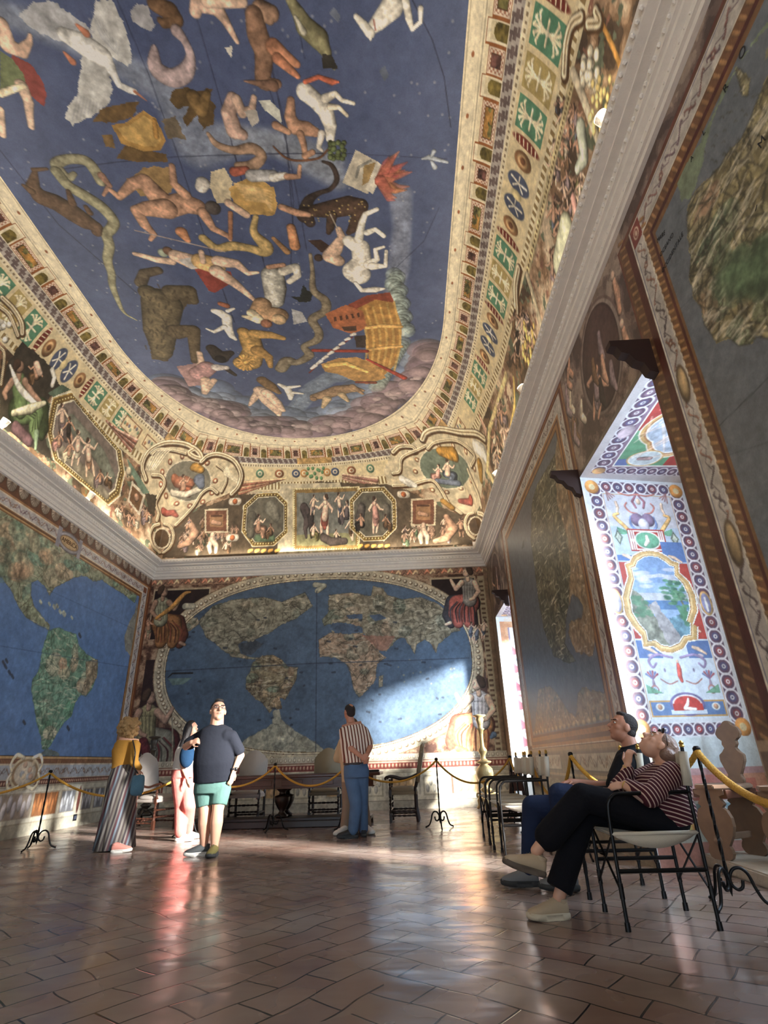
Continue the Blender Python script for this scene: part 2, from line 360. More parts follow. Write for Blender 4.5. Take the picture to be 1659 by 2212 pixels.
# ---------------------------------------------------------------- plain shell behind the painted faces and behind the camera
bm = bmesh.new(); bx(bm, XL-.4, XL-.01, YF, YB, 0, ZT+.3); bx(bm, XL-.01, XL, YF, 7.2, 0, ZT); obj('wall_left', bm, M_PL, kind='structure')
bm = bmesh.new(); bx(bm, XL-.4, XR+.5, YB+.01, YB+.4, 0, ZT+.3); obj('wall_back', bm, M_PL, kind='structure')
bm = bmesh.new()
for q in ((XL-.4, -4.8, 0, 9), (-2.0, XO+.6, 0, 9), (-4.8, -2.0, 0, 1.0), (-4.8, -2.0, 4.2, 9)): bx(bm, q[0], q[1], YF-.4, YF, q[2], q[3])  # gap added behind the camera to let in frontal fill daylight
obj('wall_front', bm, M_PL, kind='structure')
def pier(ya, yb, full=True):
    """wall mass between two niches, its far cheek skewed like the real one, unseen near cheek splayed to admit sun"""
    bm = bmesh.new(); d = (XO-XR)*SLOPE
    v = [bm.verts.new(p) for z in (0, 6.3) for p in ((XR+.012, ya, z), (XR+.012, yb, z), (XO, yb+NSP, z), (XO, ya+d, z))]
    for f in ((0, 1, 2, 3), (7, 6, 5, 4), (0, 4, 5, 1), (1, 5, 6, 2), (2, 6, 7, 3), (3, 7, 4, 0)): bm.faces.new([v[i] for i in f])
    return bm
edges = sorted(WINS)
ys = [YF-.6]+[e for wn in edges for e in wn]+[YB+.5]
for ya, yb in zip(ys[0::2], ys[1::2]):
    obj('wall_right', pier(ya+(.012 if ya > YF else 0), yb-.012), M_PL, kind='structure')
for k, (ya, yb) in enumerate(edges):
    d = (XO-XR)*SLOPE
    bm = bmesh.new(); v = [bm.verts.new(p) for z in (WH+.012, 6.3) for p in ((XR+.012, ya-.02, z), (XR+.012, yb+.02, z), (XO, yb+d+.02, z), (XO, ya+NSP-.02, z))]
    for f in ((0, 1, 2, 3), (7, 6, 5, 4), (0, 4, 5, 1), (1, 5, 6, 2), (2, 6, 7, 3), (3, 7, 4, 0)): bm.faces.new([v[i] for i in f])
    obj('wall_right', bm, M_PL, kind='structure')
    # low stone step of the niche and the sill wall under the casement
    bm = bmesh.new(); v = [bm.verts.new(p) for z in (0, .10) for p in ((2.60, ya+.03-.13, z), (2.66, yb-.03+.45*SLOPE, z), (XO+.1, yb+d, z), (XO+.1, ya+NSP, z))]
    for f in ((0, 1, 2, 3), (7, 6, 5, 4), (0, 4, 5, 1), (1, 5, 6, 2), (2, 6, 7, 3), (3, 7, 4, 0)): bm.faces.new([v[i] for i in f])
    bmesh.ops.bevel(bm, geom=bm.edges[:], offset=.012, segments=2, affect='EDGES')
    obj('trim_step', bm, M_STONE, kind='structure')
    bm = bmesh.new(); bx(bm, XO-.10, XO+.25, ya+NSP-.05, yb+d+.05, .1, .90); bx(bm, XO-.13, XO+.3, ya+NSP-.05, yb+d+.05, .90, .95); obj('trim_sill', bm, M_STONE, kind='structure')
    if k < 9 and ya > 0: bm = bmesh.new(); bx(bm, XO+.0, XO+.3, ya+1.15, yb+d+.1, .9, WH+.1); obj('wall_right', bm, M_PL, kind='structure')  # added unseen masonry, keeps direct sun off the painted far cheek
    # open timber casement frame
    wd = bpy.data.objects.new('window_%d' % (k+1), None); C.objects.link(wd); wd['kind'] = 'structure'; wd.location = (XO+.05, (ya+NSP+ya+1.15)/2 if ya > 0 else (ya+NSP+yb+d)/2, .95)
    W2 = (1.15-NSP)/2 if ya > 0 else (yb+d-ya-NSP)/2; bm = bmesh.new()
    for yy in (-W2+.03, W2-.03): bx(bm, -.04, .04, yy-.04, yy+.04, 0, WH-.95)
    bx(bm, -.04, .04, -W2, W2, WH-1.03, WH-.95); bx(bm, -.04, .04, -W2, W2, 0, .07); bx(bm, -.03, .03, -W2, W2, 1.9, 1.97)
    obj('window_frame', bm, mat('window_timber', (92, 66, 46), .6), wd)
    if ya > 0: box('sun_blocker', -.03, .03, -W2+.05, -W2+.97, .02, 1.55, mat('window_timber', (92, 66, 46), .6), wd)  # added unseen board, blocks low sun from the seated people

# ---------------------------------------------------------------- cornice (three runs, mitred)
PROF = [(0, ZC-.01), (.035, ZC), (.035, ZC+.05), (.06, ZC+.055), (.06, ZC+.12), (.10, ZC+.15), (.10, ZC+.19), (.125, ZC+.20), (.125, ZC+.29), (.20, ZC+.305),
        (.20, ZC+.33), (.27, ZC+.36), (.30, ZC+.41), (.30, ZC+.45), (.08, ZT+.005), (0, ZT+.005)]
def cornice(side):
    bm = bmesh.new(); ends = []
    for i in (0, 1):
        row = []
        for p, z in PROF:
            if side == 'left': c = (XL+p, (YF if i == 0 else YB-p), z)
            elif side == 'right': c = (XR-p, (YF if i == 0 else YB-p), z)
            else: c = ((XL+p if i == 0 else XR-p), YB-p, z)
            row.append(bm.verts.new(c))
        ends.append(row)
    a, b = ends
    for k in range(len(a)-1): bm.faces.new((a[k], a[k+1], b[k+1], b[k]))
    L = {'left': (7.0, YB-.2), 'right': (1.2, YB-.2), 'back': (XL+.2, XR-.2)}[side]
    # leaf-and-dart lip, egg row and bead row
    n = int((L[1]-L[0])/.085)
    for k in range(n):
        t = L[0]+(k+.5)*(L[1]-L[0])/n
        for (p, z, h, wd, dp) in ((.295, ZC+.385, .055, .022, .02), (.165, ZC+.318, .03, .026, .03), (.13, ZC+.245, .05, .024, .018), (.06, ZC+.088, .02, .012, .012)):
            if side == 'back': c = (t, YB-p, z); sx, sy = wd, dp
            else: c = ((XL+p) if side == 'left' else (XR-p), t, z); sx, sy = dp, wd
            r = bmesh.ops.create_icosphere(bm, subdivisions=1, radius=1)
            for v in r['verts']: v.co = Vector((c[0]+v.co.x*sx, c[1]+v.co.y*sy, c[2]+v.co.z*h*.5))
    return bm
for i, s_ in enumerate(('left', 'back', 'right')): obj('trim_%d' % (i+1), cornice(s_), M_COR, kind='structure')

# ---------------------------------------------------------------- vault geometry
CX, CY, IA, IB, ZS = -2.14, 7.9, 3.16, 3.95, 8.5
OXL, OXR, OYB = XL+.08, XR-.08, YB-.10
S_L, S_A, S_R = 4.9, 15.0, 7.2; ST = S_L+S_A+S_R; VT = 3.1
def cove_xyz(S, V):
    """point of the cove; S along the perimeter from the left side round the end to the right side, V up the curve"""
    S = np.asarray(S, float); V = np.asarray(V, float)
    th = PI-np.clip((S-S_L)/S_A, 0, 1)*PI
    c, sn = np.cos(th), np.maximum(np.sin(th), 0)
    off = np.where(S < S_L, S-S_L, np.where(S > S_L+S_A, S_L+S_A-S, 0))
    e = .93
    ix = CX+IA*np.sign(c)*np.abs(c)**e; iy = CY+IB*sn**e+off
    m = np.maximum(np.abs(c), sn); ox = CX+np.where(c > 0, OXR-CX, CX-OXL)*c/m; oy = CY+(OYB-CY)*sn/m+off
    ph = V/VT*PI/2; h = 1-np.cos(ph); g = np.sin(ph)
    return np.stack([ox+(ix-ox)*h, oy+(iy-oy)*h, ZT+(ZS-ZT)*g], -1)
_gs, _gv = np.meshgrid(np.arange(0, ST, .05), np.arange(0, VT+.01, .05)); _gp = cove_xyz(_gs, _gv)
def project(P):
    d = P-np.array((0, 0, CAMH)); z = d@np.array(_f); return np.stack([829.5+FPX*(d@np.array(_r2))/z, 1106-FPX*(d@np.array(_u2))/z, z], -1)
_gx = project(_gp); _gx[_gx[..., 2] < .5] = 1e6
def cove_map(x, y):
    q = (_gx[..., 0]-x)**2+(_gx[..., 1]-y)**2; k = int(np.argmin(q)); s, v = float(_gs.flat[k]), float(_gv.flat[k])
    for _ in range(3):
        a = project(cove_xyz(s, v)); b = project(cove_xyz(s+.01, v)); c = project(cove_xyz(s, v+.01))
        J = np.array([[(b[0]-a[0]), (c[0]-a[0])], [(b[1]-a[1]), (c[1]-a[1])]])/.01
        try: d = np.linalg.solve(J, np.array([x-a[0], y-a[1]]))
        except Exception: break
        d = np.clip(d, -.08, .08); s = min(max(s+d[0], 0), ST); v = min(max(v+d[1], 0), VT)
    return (s, v)
# ================================================================ PAINTED CEILING
def sky_map(x, y): p = onp(x, y, 2, ZS); return (p.x, p.y)
cv = Cv(CX-IA-.1, CX+IA+.1, 2.2, CY+IB+.1, .0125, (84, 98, 140), sky_map, .05, 5)
Z3, Z4, Z5 = (0, 0, 2.37), (500, 0, 2.765), (250, 550, 2.212)
# large tonal patches of the old blue
cv.img += (cv.n1-.5)[..., None]*np.array((16, 14, 10))
S, P = cv.S, cv.Pg
mw = (150, 160, 178)
for w_, a_ in ((1.0, .55), (.7, .45)):      # the pale band across the sky
    S(Z3, mw, 0, 60, 70*w_, 300, 170, 80*w_, 620, 330, 80*w_, 850, 470, 85*w_, 1010, 740, 130*w_, 1250, 720, 80*w_, 1500, 740, 70*w_, 1700, 850, 75*w_, sh=0, a=a_, soft=.10)
    S(Z4, mw, 0, 800, 60*w_, 250, 860, 70*w_, 420, 950, 80*w_, 640, 1080, 60*w_, sh=0, a=a_, soft=.08)
    S(Z4, (150, 160, 185), 1010, 1170, 70*w_, 1020, 1350, 55*w_, 1000, 1600, 62*w_, 960, 1780, 50*w_, sh=0, a=a_, soft=.04)
    S(Z5, (138, 156, 178), 1180, 575, 30*w_, 1030, 585, 36*w_, 940, 640, 36*w_, 860, 740, 34*w_, sh=0, a=a_, soft=.03)
for _ in range(420):                         # scattered stars
    x = RNG.uniform(CX-IA, CX+IA); y = RNG.uniform(3, 11.5); cv.ell(x, y, .016, .016, (190, 190, 196), .5)
thin = (48, 52, 74)
for pts in ([(600, 0), (760, 380), (905, 780), (1110, 1400), (1200, 1650)], [(980, 0), (1130, 520), (1350, 1340)], [(1240, 0), (1330, 110), (1460, 640), (1500, 1150)],
            [(1500, 0), (1560, 300)], [(290, 870), (600, 830), (905, 803), (1200, 793), (1659, 785)], [(0, 770), (300, 1150), (700, 1500)]):
    S(Z3, thin, *[q for p in pts for q in (p[0], p[1], 2.2)], sh=0, a=.75)
S(Z4, thin, 1080, 0, 2.5, 1200, 240, 2.5, 1270, 460, 2.5, 1310, 760, 2.5, sh=0); S(Z4, thin, 0, 916, 2.2, 700, 918, 2.2, 1290, 950, 2, sh=0, a=.6)
S(Z4, thin, 0, 860, 2.4, 160, 1450, 2.4, 270, 1860, 2.4, sh=0, a=.7); S(Z4, thin, 60, 0, 2.4, 330, 860, 2.4, 370, 1200, 2.4, 350, 1700, 2.4, sh=0, a=.7); S(Z4, thin, 180, 0, 2.4, 270, 560, 2.4, 400, 1200, 2.4, 450, 1500, 2.4, sh=0, a=.7)
S(Z4, thin, 940, 1640, 2.2, 1150, 1440, 2.2, 1240, 1240, 2, sh=0, a=.6)
# cloud bank along the rounded end
for lay, (c1, dep, n, rr_) in enumerate((((118, 134, 164), 1.05, 80, .34), ((142, 154, 178), .85, 90, .24), ((140, 118, 128), .66, 150, .26), ((120, 102, 114), .34, 130, .24), ((168, 150, 152), .62, 70, .13), ((150, 128, 134), .40, 90, .17))):
    for k in range(n):
        th = math.radians(RNG.uniform(12, 158)); 
        lo = 1 if 35 < math.degrees(th) < 145 else .5
        d = dep*lo*RNG.uniform(.35, 1)
        x = CX+(IA-d)*math.cos(th); y = CY+(IB-d)*math.sin(th)**.93; r = rr_*RNG.uniform(.4, 1.5)
        cv.ell(x, y, r*1.15, r*.85, tuple(np.array(c1)*RNG.uniform(.84, 1.18)), .7, .75, .12)
sk, sd = 'skin', 'skind'
# --- great white bird
P(Z3, (214, 214, 210), 465, 210, 470, 100, 490, 0, 570, 0, 630, 110, 670, 240, 672, 310, 650, 338, 590, 300, 530, 280, rough=.03)
P(Z3, (204, 204, 200), 420, 270, 520, 280, 560, 380, 578, 460, 560, 530, 470, 600, 372, 642, 330, 600, 352, 540, 396, 480, 410, 380, rough=.03)
P(Z3, (186, 188, 192), 100, 80, 150, 20, 260, 0, 480, 160, 430, 230, 300, 210, 180, 160, rough=.03)
for k in range(9): S(Z3, (168, 172, 180), 470+k*18, 60+k*22, 2, 520+k*10, 200+k*10, 3, sh=0, a=.6); S(Z3, (170, 172, 178), 400+k*16, 480+k*8, 2, 370+k*20, 620-k*8, 3, sh=0, a=.7)
S(Z3, (222, 220, 214), 330, 180, 40, 430, 230, 62, 520, 290, 58, 556, 330, 34, 585, 390, 22, 610, 435, 18, 660, 460, 19, 690, 470, 17, sh=.5)
S(Z3, (190, 120, 90), 690, 470, 9, 750, 516, 2, sh=0); S(Z3, (190, 118, 88), 395, 130, 10, 440, 170, 22, sh=.4); S(Z3, (190, 118, 88), 330, 270, 8, 370, 315, 20, sh=.4)
# --- figure at the left edge, green tunic and red cape
S(Z3, (214, 176, 150), 10, 120, 34, 40, 230, 46, 110, 265, 34, 150, 215, 18, 155, 180, 10)
P(Z3, (150, 66, 60), 60, 280, 160, 330, 220, 420, 240, 490, 225, 545, 190, 520, 150, 480, 110, 470, 60, 400)
P(Z3, (120, 132, 88), 0, 260, 60, 300, 120, 380, 130, 420, 60, 470, 0, 480); S(Z3, sk, 110, 440, 34, 145, 520, 26, 150, 580, 20, 160, 650, 16)
S(Z3, sk, 0, 560, 20, 12, 690, 18); S(Z3, 'cream', 0, 480, 20, 120, 440, 16)
# --- top row creatures
P(Z3, (176, 176, 180), 665, 60, 700, 20, 760, 30, 770, 80, 795, 130, 770, 162, 720, 140, 680, 110); S(Z3, 'brown', 790, 20, 40, 870, 60, 50, 900, 100, 42, 840, 120, 26, 820, 105, 18)
S(Z3, (170, 150, 150), 905, 160, 34, 945, 210, 22, 975, 290, 26, 950, 370, 44, 880, 400, 48, 800, 350, 44, 790, 260, 22, 790, 235, 8, curve=5)
S(Z3, (206, 172, 150), 1000, 60, 34, 1010, 20, 40, 1100, 30, 46, 1150, 100, 26, 1200, 190, 15, 1215, 215, 12); S(Z3, sk, 1060, 0, 40, 1240, 10, 30)
P(Z3, 'white', 1150, 245, 1190, 235, 1185, 300)
S(Z3, (150, 118, 96), 1340, 60, 60, 1390, 70, 44, 1380, 100, 28, sh=.8); S(Z3, (140, 106, 84), 1300, 80, 50, 1320, 180, 60, 1350, 260, 56, 1350, 330, 48, 1350, 420, 40, 1420, 430, 24, curve=4)
S(Z3, (176, 120, 90), 1400, 240, 44, 1460, 290, 34, 1520, 330, 20); S(Z3, (170, 112, 84), 1420, 300, 30, 1500, 370, 20, 1525, 392, 14); S(Z3, (130, 98, 80), 1400, 440, 30, 1250, 415, 4)
S(Z4, (120, 116, 86), 350, 0, 30, 400, 80, 44, 440, 160, 62, 520, 230, 66, 565, 310, 36, 580, 370, 24, 615, 412, 8, sh=.7); P(Z4, (58, 56, 52), 540, 320, 600, 330, 638, 412, 545, 410); S(Z4, (180, 176, 160), 380, 100, 10, 430, 190, 22)
P(Z4, (130, 138, 150), 585, 80, 610, 40, 650, 90, 640, 140, a=.6); P(Z4, (110, 118, 128), 880, 425, 915, 390, 940, 450, 915, 490, a=.6)
# --- white horse, top right
S(Z4, 'white', 960, 40, 74, 880, 130, 50, 820, 190, 30, sh=.5); S(Z4, 'white', 745, 100, 18, 790, 150, 28, 830, 200, 30, 830, 240, 6); S(Z4, 'white', 1040, 0, 26, 1060, 110, 24, 1080, 175, 14, 1130, 130, 14, 1130, 50, 18)
S(Z4, (150, 70, 60), 850, 120, 4, 860, 180, 4, sh=0)
# --- eagle and gold shield
P(Z3, (104, 82, 50), 865, 520, 900, 455, 960, 452, 1010, 480, 1060, 445, 1085, 450, 1065, 500, 1110, 550, 1085, 640, 1040, 665, 1010, 600, 960, 650, 930, 600, 960, 540, 900, 560, rough=.05)
S(Z3, (120, 94, 56), 990, 500, 40, 1030, 560, 40, 1060, 480, 20)
P(Z3, (120, 92, 54), 480, 620, 520, 560, 600, 530, 715, 522, 690, 590, 600, 630, rough=.04); P(Z3, (112, 86, 50), 595, 810, 640, 745, 850, 790, 860, 830, 700, 830); P(Z3, (128, 100, 60), 520, 690, 575, 690, 590, 760, 540, 750)
P(Z3, (190, 144, 72), 570, 640, 640, 630, 735, 565, 800, 610, 850, 720, 820, 770, 735, 775, 620, 735); P(Z3, (214, 172, 96), 600, 655, 660, 645, 735, 590, 790, 625, 825, 715, 800, 750, 735, 750, 640, 715); S(Z3, (170, 124, 60), 790, 620, 12, 800, 700, 14)
P(Z3, (124, 110, 90), 830, 620, 900, 590, 950, 715, 860, 705, rough=.04)
# --- reclining figure (pale) and curled serpent
S(Z3, (184, 152, 136), 1190, 500, 30, 1170, 580, 40, 1200, 670, 44, 1240, 690, 30); S(Z3, (190, 160, 140), 1210, 510, 28, 1240, 580, 26, 1290, 560, 20, 1300, 500, 16); P(Z3, (196, 190, 180), 1250, 570, 1310, 560, 1330, 620, 1290, 650)
S(Z3, (150, 122, 100), 1065, 685, 10, 1110, 740, 18, 1200, 770, 22, 1290, 760, 30, 1340, 800, 26, 1290, 850, 30, 1220, 850, 22, curve=5)
# --- centaur archer
S(Z4, 'white', 440, 550, 56, 500, 600, 50, 560, 660, 52, 590, 750, 40, 590, 830, 26); S(Z4, (206, 200, 186), 560, 590, 30, 620, 560, 18, 660, 600, 14, 730, 618, 12); S(Z4, (200, 190, 170), 590, 640, 22, 640, 640, 14, 690, 690, 12)
S(Z4, (184, 96, 70), 440, 490, 14, 520, 460, 14, 600, 490, 20, 640, 490, 6); S(Z4, sd, 355, 600, 24, 350, 700, 36, 380, 760, 46, 450, 770, 44, 500, 790, 30); S(Z4, sd, 410, 800, 24, 430, 860, 20, 445, 950, 15); S(Z4, sd, 265, 750, 26, 340, 790, 18)
S(Z4, (206, 200, 190), 540, 800, 24, 520, 880, 14, 540, 900, 10); P(Z4, (210, 212, 200), 160, 600, 230, 600, 290, 660, 300, 740, 200, 660); S(Z4, (110, 72, 50), 250, 875, 5, 320, 940, 7, 400, 960, 7, 520, 945, 7, 575, 895, 6, curve=5)
S(Z3, sd, 1600, 780, 16, 1560, 800, 16)
# --- wreath, altar and flame
for k in range(26): a = k*.7; S(Z4, (84, 96, 60), 630+math.cos(a)*42, 900+math.sin(a*1.7)*48, 16, sh=.8)
P(Z4, (206, 198, 180), 742, 895, 880, 970, 815, 1160, 662, 1092); P(Z4, (170, 140, 90), 790, 990, 860, 970, 830, 1080, 780, 1110); P(Z4, (226, 220, 204), 870, 965, 920, 1000, 845, 1160, 800, 1130); S(Z4, (120, 120, 116), 745, 1060, 6, 760, 1000, 8, 830, 960, 6)
for k in range(34): a = RNG.uniform(-1.2, 1.1); l = RNG.uniform(60, 190); S(Z4, (176, 96+RNG.uniform(-20, 30), 80), 890, 1080, 34, 890+math.cos(a)*l*.6, 1080+math.sin(a)*l*.8-20, 20, 890+math.cos(a)*l, 1080+math.sin(a)*l-40, 4, sh=.5, a=.7)
# --- dark scorpion tail, star-speckled wolf
S(Z4, (60, 50, 46), 545, 965, 8, 600, 990, 14, 630, 1070, 16, 590, 1130, 14, 520, 1155, 16, 460, 1200, 30, 435, 1290, 44, curve=4); S(Z4, (64, 52, 48), 440, 1280, 46, 470, 1330, 30)
S(Z4, (78, 60, 50), 500, 1260, 40, 600, 1250, 56, 700, 1230, 62, 770, 1230, 46, 760, 1300, 44, 720, 1370, 26, 700, 1390, 16); S(Z4, (74, 58, 48), 600, 1290, 30, 590, 1360, 24, 580, 1390, 14)
for _ in range(40): x, y = RNG.uniform(430, 800), RNG.uniform(1190, 1330); S(Z4, (214, 186, 110), x, y, 4, sh=0)
# --- serpent at left and lizard-like hero group
S(Z3, (138, 134, 108), 380, 890, 14, 350, 910, 22, 310, 880, 30, 290, 840, 30, 350, 815, 26, 440, 825, 30, 490, 880, 30, 515, 930, 26, curve=6); S(Z3, (160, 120, 100), 520, 900, 20, 560, 950, 14, 530, 1000, 8)
S(Z3, (140, 136, 108), 290, 880, 30, 350, 950, 30, 430, 1000, 32, 520, 1060, 32, 580, 1130, 28, 570, 1170, 26, 545, 1200, 26, 560, 1260, 24, 550, 1330, 22, 570, 1400, 18, 575, 1460, 16, 600, 1530, 12, 635, 1600, 7, 700, 1640, 3, curve=5)
S(Z3, (94, 72, 56), 180, 870, 10, 170, 960, 34, 210, 1010, 46, 290, 1040, 50, 370, 1090, 54, 430, 1130, 48, 490, 1160, 32, 495, 1190, 24); S(Z3, (88, 68, 52), 170, 870, 12, 240, 865, 8); S(Z3, (88, 68, 52), 120, 950, 10, 160, 980, 20); S(Z3, (88, 66, 50), 350, 980, 12, 370, 1040, 20); S(Z3, (88, 66, 50), 440, 1060, 12, 460, 1090, 16)
P(Z3, (168, 134, 84), 650, 920, 740, 860, 890, 850, 900, 960, 840, 1000, 720, 1010, rough=.05)
S(Z3, sd, 560, 970, 12, 610, 1010, 18, 680, 940, 30, 740, 930, 42, 800, 1000, 52, 860, 1060, 60, 940, 1040, 56, 1010, 1060, 44); S(Z3, sd, 850, 1070, 56, 760, 1070, 42, 700, 1080, 30, 740, 1150, 26, 790, 1200, 14, 770, 1228, 10)
S(Z3, sd, 880, 850, 16, 890, 940, 20, 950, 1000, 28); S(Z3, sd, 1040, 1090, 30, 1090, 1170, 18, 1170, 1210, 14, 1180, 1230, 8); S(Z3, (84, 76, 72), 1090, 1065, 38)
# --- bearded elder in ochre robe
S(Z3, (196, 190, 180), 1040, 940, 36, 1030, 960, 30); P(Z3, (222, 206, 170), 1080, 880, 1150, 860, 1190, 930, 1180, 1040, 1110, 1040, 1075, 960); P(Z3, (212, 168, 94), 1170, 960, 1290, 900, 1400, 960, 1420, 1060, 1400, 1105, 1280, 1100, 1200, 1060, rough=.03)
for k in range(7): S(Z3, (232, 196, 132), 1200+k*10, 940+k*14, 5, 1290+k*12, 960+k*12, 8, 1390, 980+k*16, 4, sh=0, a=.8)
S(Z3, sk, 1170, 1040, 22, 1260, 1100, 20); S(Z3, (170, 90, 70), 1200, 880, 26, 1260, 870, 20); S(Z3, (176, 176, 176), 1290, 900, 34, 1400, 900, 30); S(Z3, (220, 216, 206), 1400, 910, 24, 1460, 900, 20); S(Z3, sd, 1470, 905, 18, 1530, 905, 12, 1535, 850, 10); S(Z3, sd, 1440, 1060, 18, 1520, 1090, 20, 1580, 1100, 14)
# --- dragon coil and chariot-like brown beasts centre
S(Z3, (176, 150, 96), 1310, 1110, 14, 1300, 1190, 20, 1360, 1260, 34, 1350, 1290, 28, 1270, 1270, 22, 1190, 1260, 26, 1110, 1270, 20, 1040, 1220, 22, curve=5); S(Z3, (176, 120, 84), 930, 1190, 30, 960, 1230, 16); S(Z3, (184, 128, 90), 1490, 1165, 22, 1510, 1260, 26, sh=.9); S(Z3, (160, 110, 80), 1180, 1090, 12, 1180, 1220, 10); S(Z3, (160, 120, 80), 1400, 1220, 10, 1470, 1290, 16)
# --- striding figure with red cloth and spear
S(Z3, (180, 160, 150), 690, 1180, 3, 900, 1230, 3, 1150, 1290, 3, sh=0); P(Z3, (160, 70, 60), 990, 1370, 1060, 1380, 1180, 1390, 1200, 1440, 1100, 1500, 1070, 1490); S(Z3, sk, 690, 1300, 12, 730, 1310, 14, 800, 1330, 18, 880, 1340, 20); S(Z3, (150, 160, 140), 835, 1295, 24); S(Z3, (110, 80, 62), 860, 1285, 24); S(Z3, sk, 900, 1310, 34, 980, 1340, 44); P(Z3, (212, 206, 200), 910, 1330, 1020, 1310, 1060, 1360, 980, 1380)
S(Z3, (208, 168, 110), 1030, 1340, 46, 1100, 1360, 50); S(Z3, sk, 1120, 1340, 34, 1210, 1350, 24, 1270, 1400, 14, 1320, 1395, 8); S(Z3, sk, 1110, 1390, 36, 1200, 1450, 24, 1260, 1500, 16, 1300, 1535, 10); S(Z3, sk, 1030, 1290, 14, 1040, 1340, 14)
# --- big bear
S(Z3, (88, 76, 60), 810, 1385, 22, 740, 1400, 26, 720, 1450, 28); P(Z3, (92, 80, 60), 710, 1420, 730, 1470, 900, 1480, 990, 1500, 1010, 1560, 960, 1560, 890, 1640, 900, 1780, 860, 1850, 780, 1840, 750, 1700, rough=.05); S(Z3, (96, 84, 62), 760, 1500, 46, 830, 1560, 90, 820, 1700, 70, 830, 1800, 44, sh=.7); S(Z3, (92, 80, 60), 880, 1500, 46, 970, 1490, 32, 995, 1540, 20); S(Z3, (92, 78, 58), 900, 1700, 44, 990, 1690, 30, 1000, 1850, 18)
for k in range(40): x, y = RNG.uniform(730, 900), RNG.uniform(1450, 1800); S(Z3, (70, 60, 46), x, y, 4, x+RNG.uniform(-14, 14), y+18, 3, sh=0, a=.6)
# --- little white dog
S(Z5, 'white', 470, 270, 14, 500, 280, 20, 530, 300, 22, 535, 350, 20, 555, 390, 14, 572, 405, 8); S(Z5, (160, 96, 70), 500, 235, 12, 530, 245, 14); S(Z5, 'white', 535, 270, 10, 565, 258, 6); S(Z5, 'white', 520, 345, 12, 470, 370, 8, 435, 355, 5)
# --- robed kneeling figure in grey white
S(Z5, (170, 168, 158), 750, 100, 50, 760, 160, 50, 760, 220, 40, sh=.9); S(Z5, (196, 190, 176), 800, 80, 24, 860, 60, 20, 870, 100, 16, 830, 130, 14); S(Z5, (176, 140, 104), 700, 240, 40, 690, 280, 46, 780, 290, 40); S(Z5, 'cream', 650, 280, 22, 680, 310, 24, 610, 295, 8); S(Z5, (150, 100, 76), 720, 330, 24); S(Z5, (200, 170, 130), 780, 310, 30); S(Z5, sd, 730, 60, 12, 800, 50, 12)
# --- raven, cup, water serpent
P(Z5, (44, 48, 46), 835, 200, 880, 200, 895, 140, 915, 170, 945, 190, 930, 225, 880, 228, rough=.03); P(Z5, (190, 192, 196), 840, 260, 890, 275, 915, 320, 850, 335)
S(Z5, (128, 116, 96), 930, 0, 8, 940, 80, 10, 945, 170, 16, 1000, 220, 20, 1000, 270, 20, 940, 310, 20, 970, 370, 18, 960, 410, 18, 900, 440, 14, 925, 480, 20, 870, 515, 16, 820, 510, 26, 790, 545, 24, curve=5)
# --- lion
S(Z5, (176, 138, 78), 610, 370, 26, 640, 400, 44, 660, 460, 42, 640, 510, 48, 610, 520, 40, sh=.8); S(Z5, (176, 138, 78), 660, 380, 26, 740, 385, 20, 800, 400, 12); S(Z5, (170, 130, 72), 680, 460, 30, 730, 490, 18, 740, 535, 10); S(Z5, (184, 140, 70), 610, 530, 30, 640, 545, 12)
for k in range(14): a = k*.45; S(Z5, (196, 150, 80), 620, 515, 10, 620+math.cos(a)*42, 515+math.sin(a)*38, 5, sh=.6)
# --- winged figure in rose, left
P(Z5, (176, 138, 138), 290, 535, 380, 520, 440, 520, 450, 580, 420, 625, 350, 630, rough=.03); S(Z5, sk, 400, 470, 12, 410, 520, 14, 380, 560, 16); S(Z5, (170, 130, 130), 400, 570, 40, 440, 540, 36); S(Z5, 'dark', 460, 450, 24, 500, 490, 34, 550, 470, 14); S(Z5, 'dark', 520, 540, 12, 570, 575, 8); S(Z5, (200, 190, 184), 480, 540, 20, 530, 540, 12); S(Z5, sk, 430, 600, 20, 425, 660, 12, 470, 600, 12); S(Z5, 'black', 500, 500, 22)
# --- twins, crab, small dog, running hare-like animal
S(Z5, (120, 92, 60), 700, 600, 22, 740, 630, 24, 780, 660, 10); S(Z5, sk, 690, 650, 20, 660, 690, 14, 640, 720, 6); S(Z5, sk, 690, 650, 26, 730, 700, 28, 770, 740, 22, 780, 765, 10); S(Z5, sk, 720, 660, 22, 770, 710, 20, 800, 745, 10)
S(Z5, 'white', 780, 620, 7, 820, 640, 14, 835, 670, 14, 835, 690, 8); S(Z5, 'white', 830, 635, 10, 880, 628, 5); S(Z5, 'white', 850, 660, 8, 895, 665, 4)
S(Z5, (150, 120, 90), 950, 680, 18, 1000, 670, 26, 1060, 650, 30, 1120, 640, 24, 1180, 650, 8); S(Z5, (180, 156, 120), 1010, 690, 18, 990, 730, 7); S(Z5, (180, 156, 120), 1080, 670, 16, 1110, 700, 7); S(Z5, (150, 120, 90), 1130, 630, 14, 1180, 665, 6); S(Z5, (140, 110, 84), 945, 690, 14)
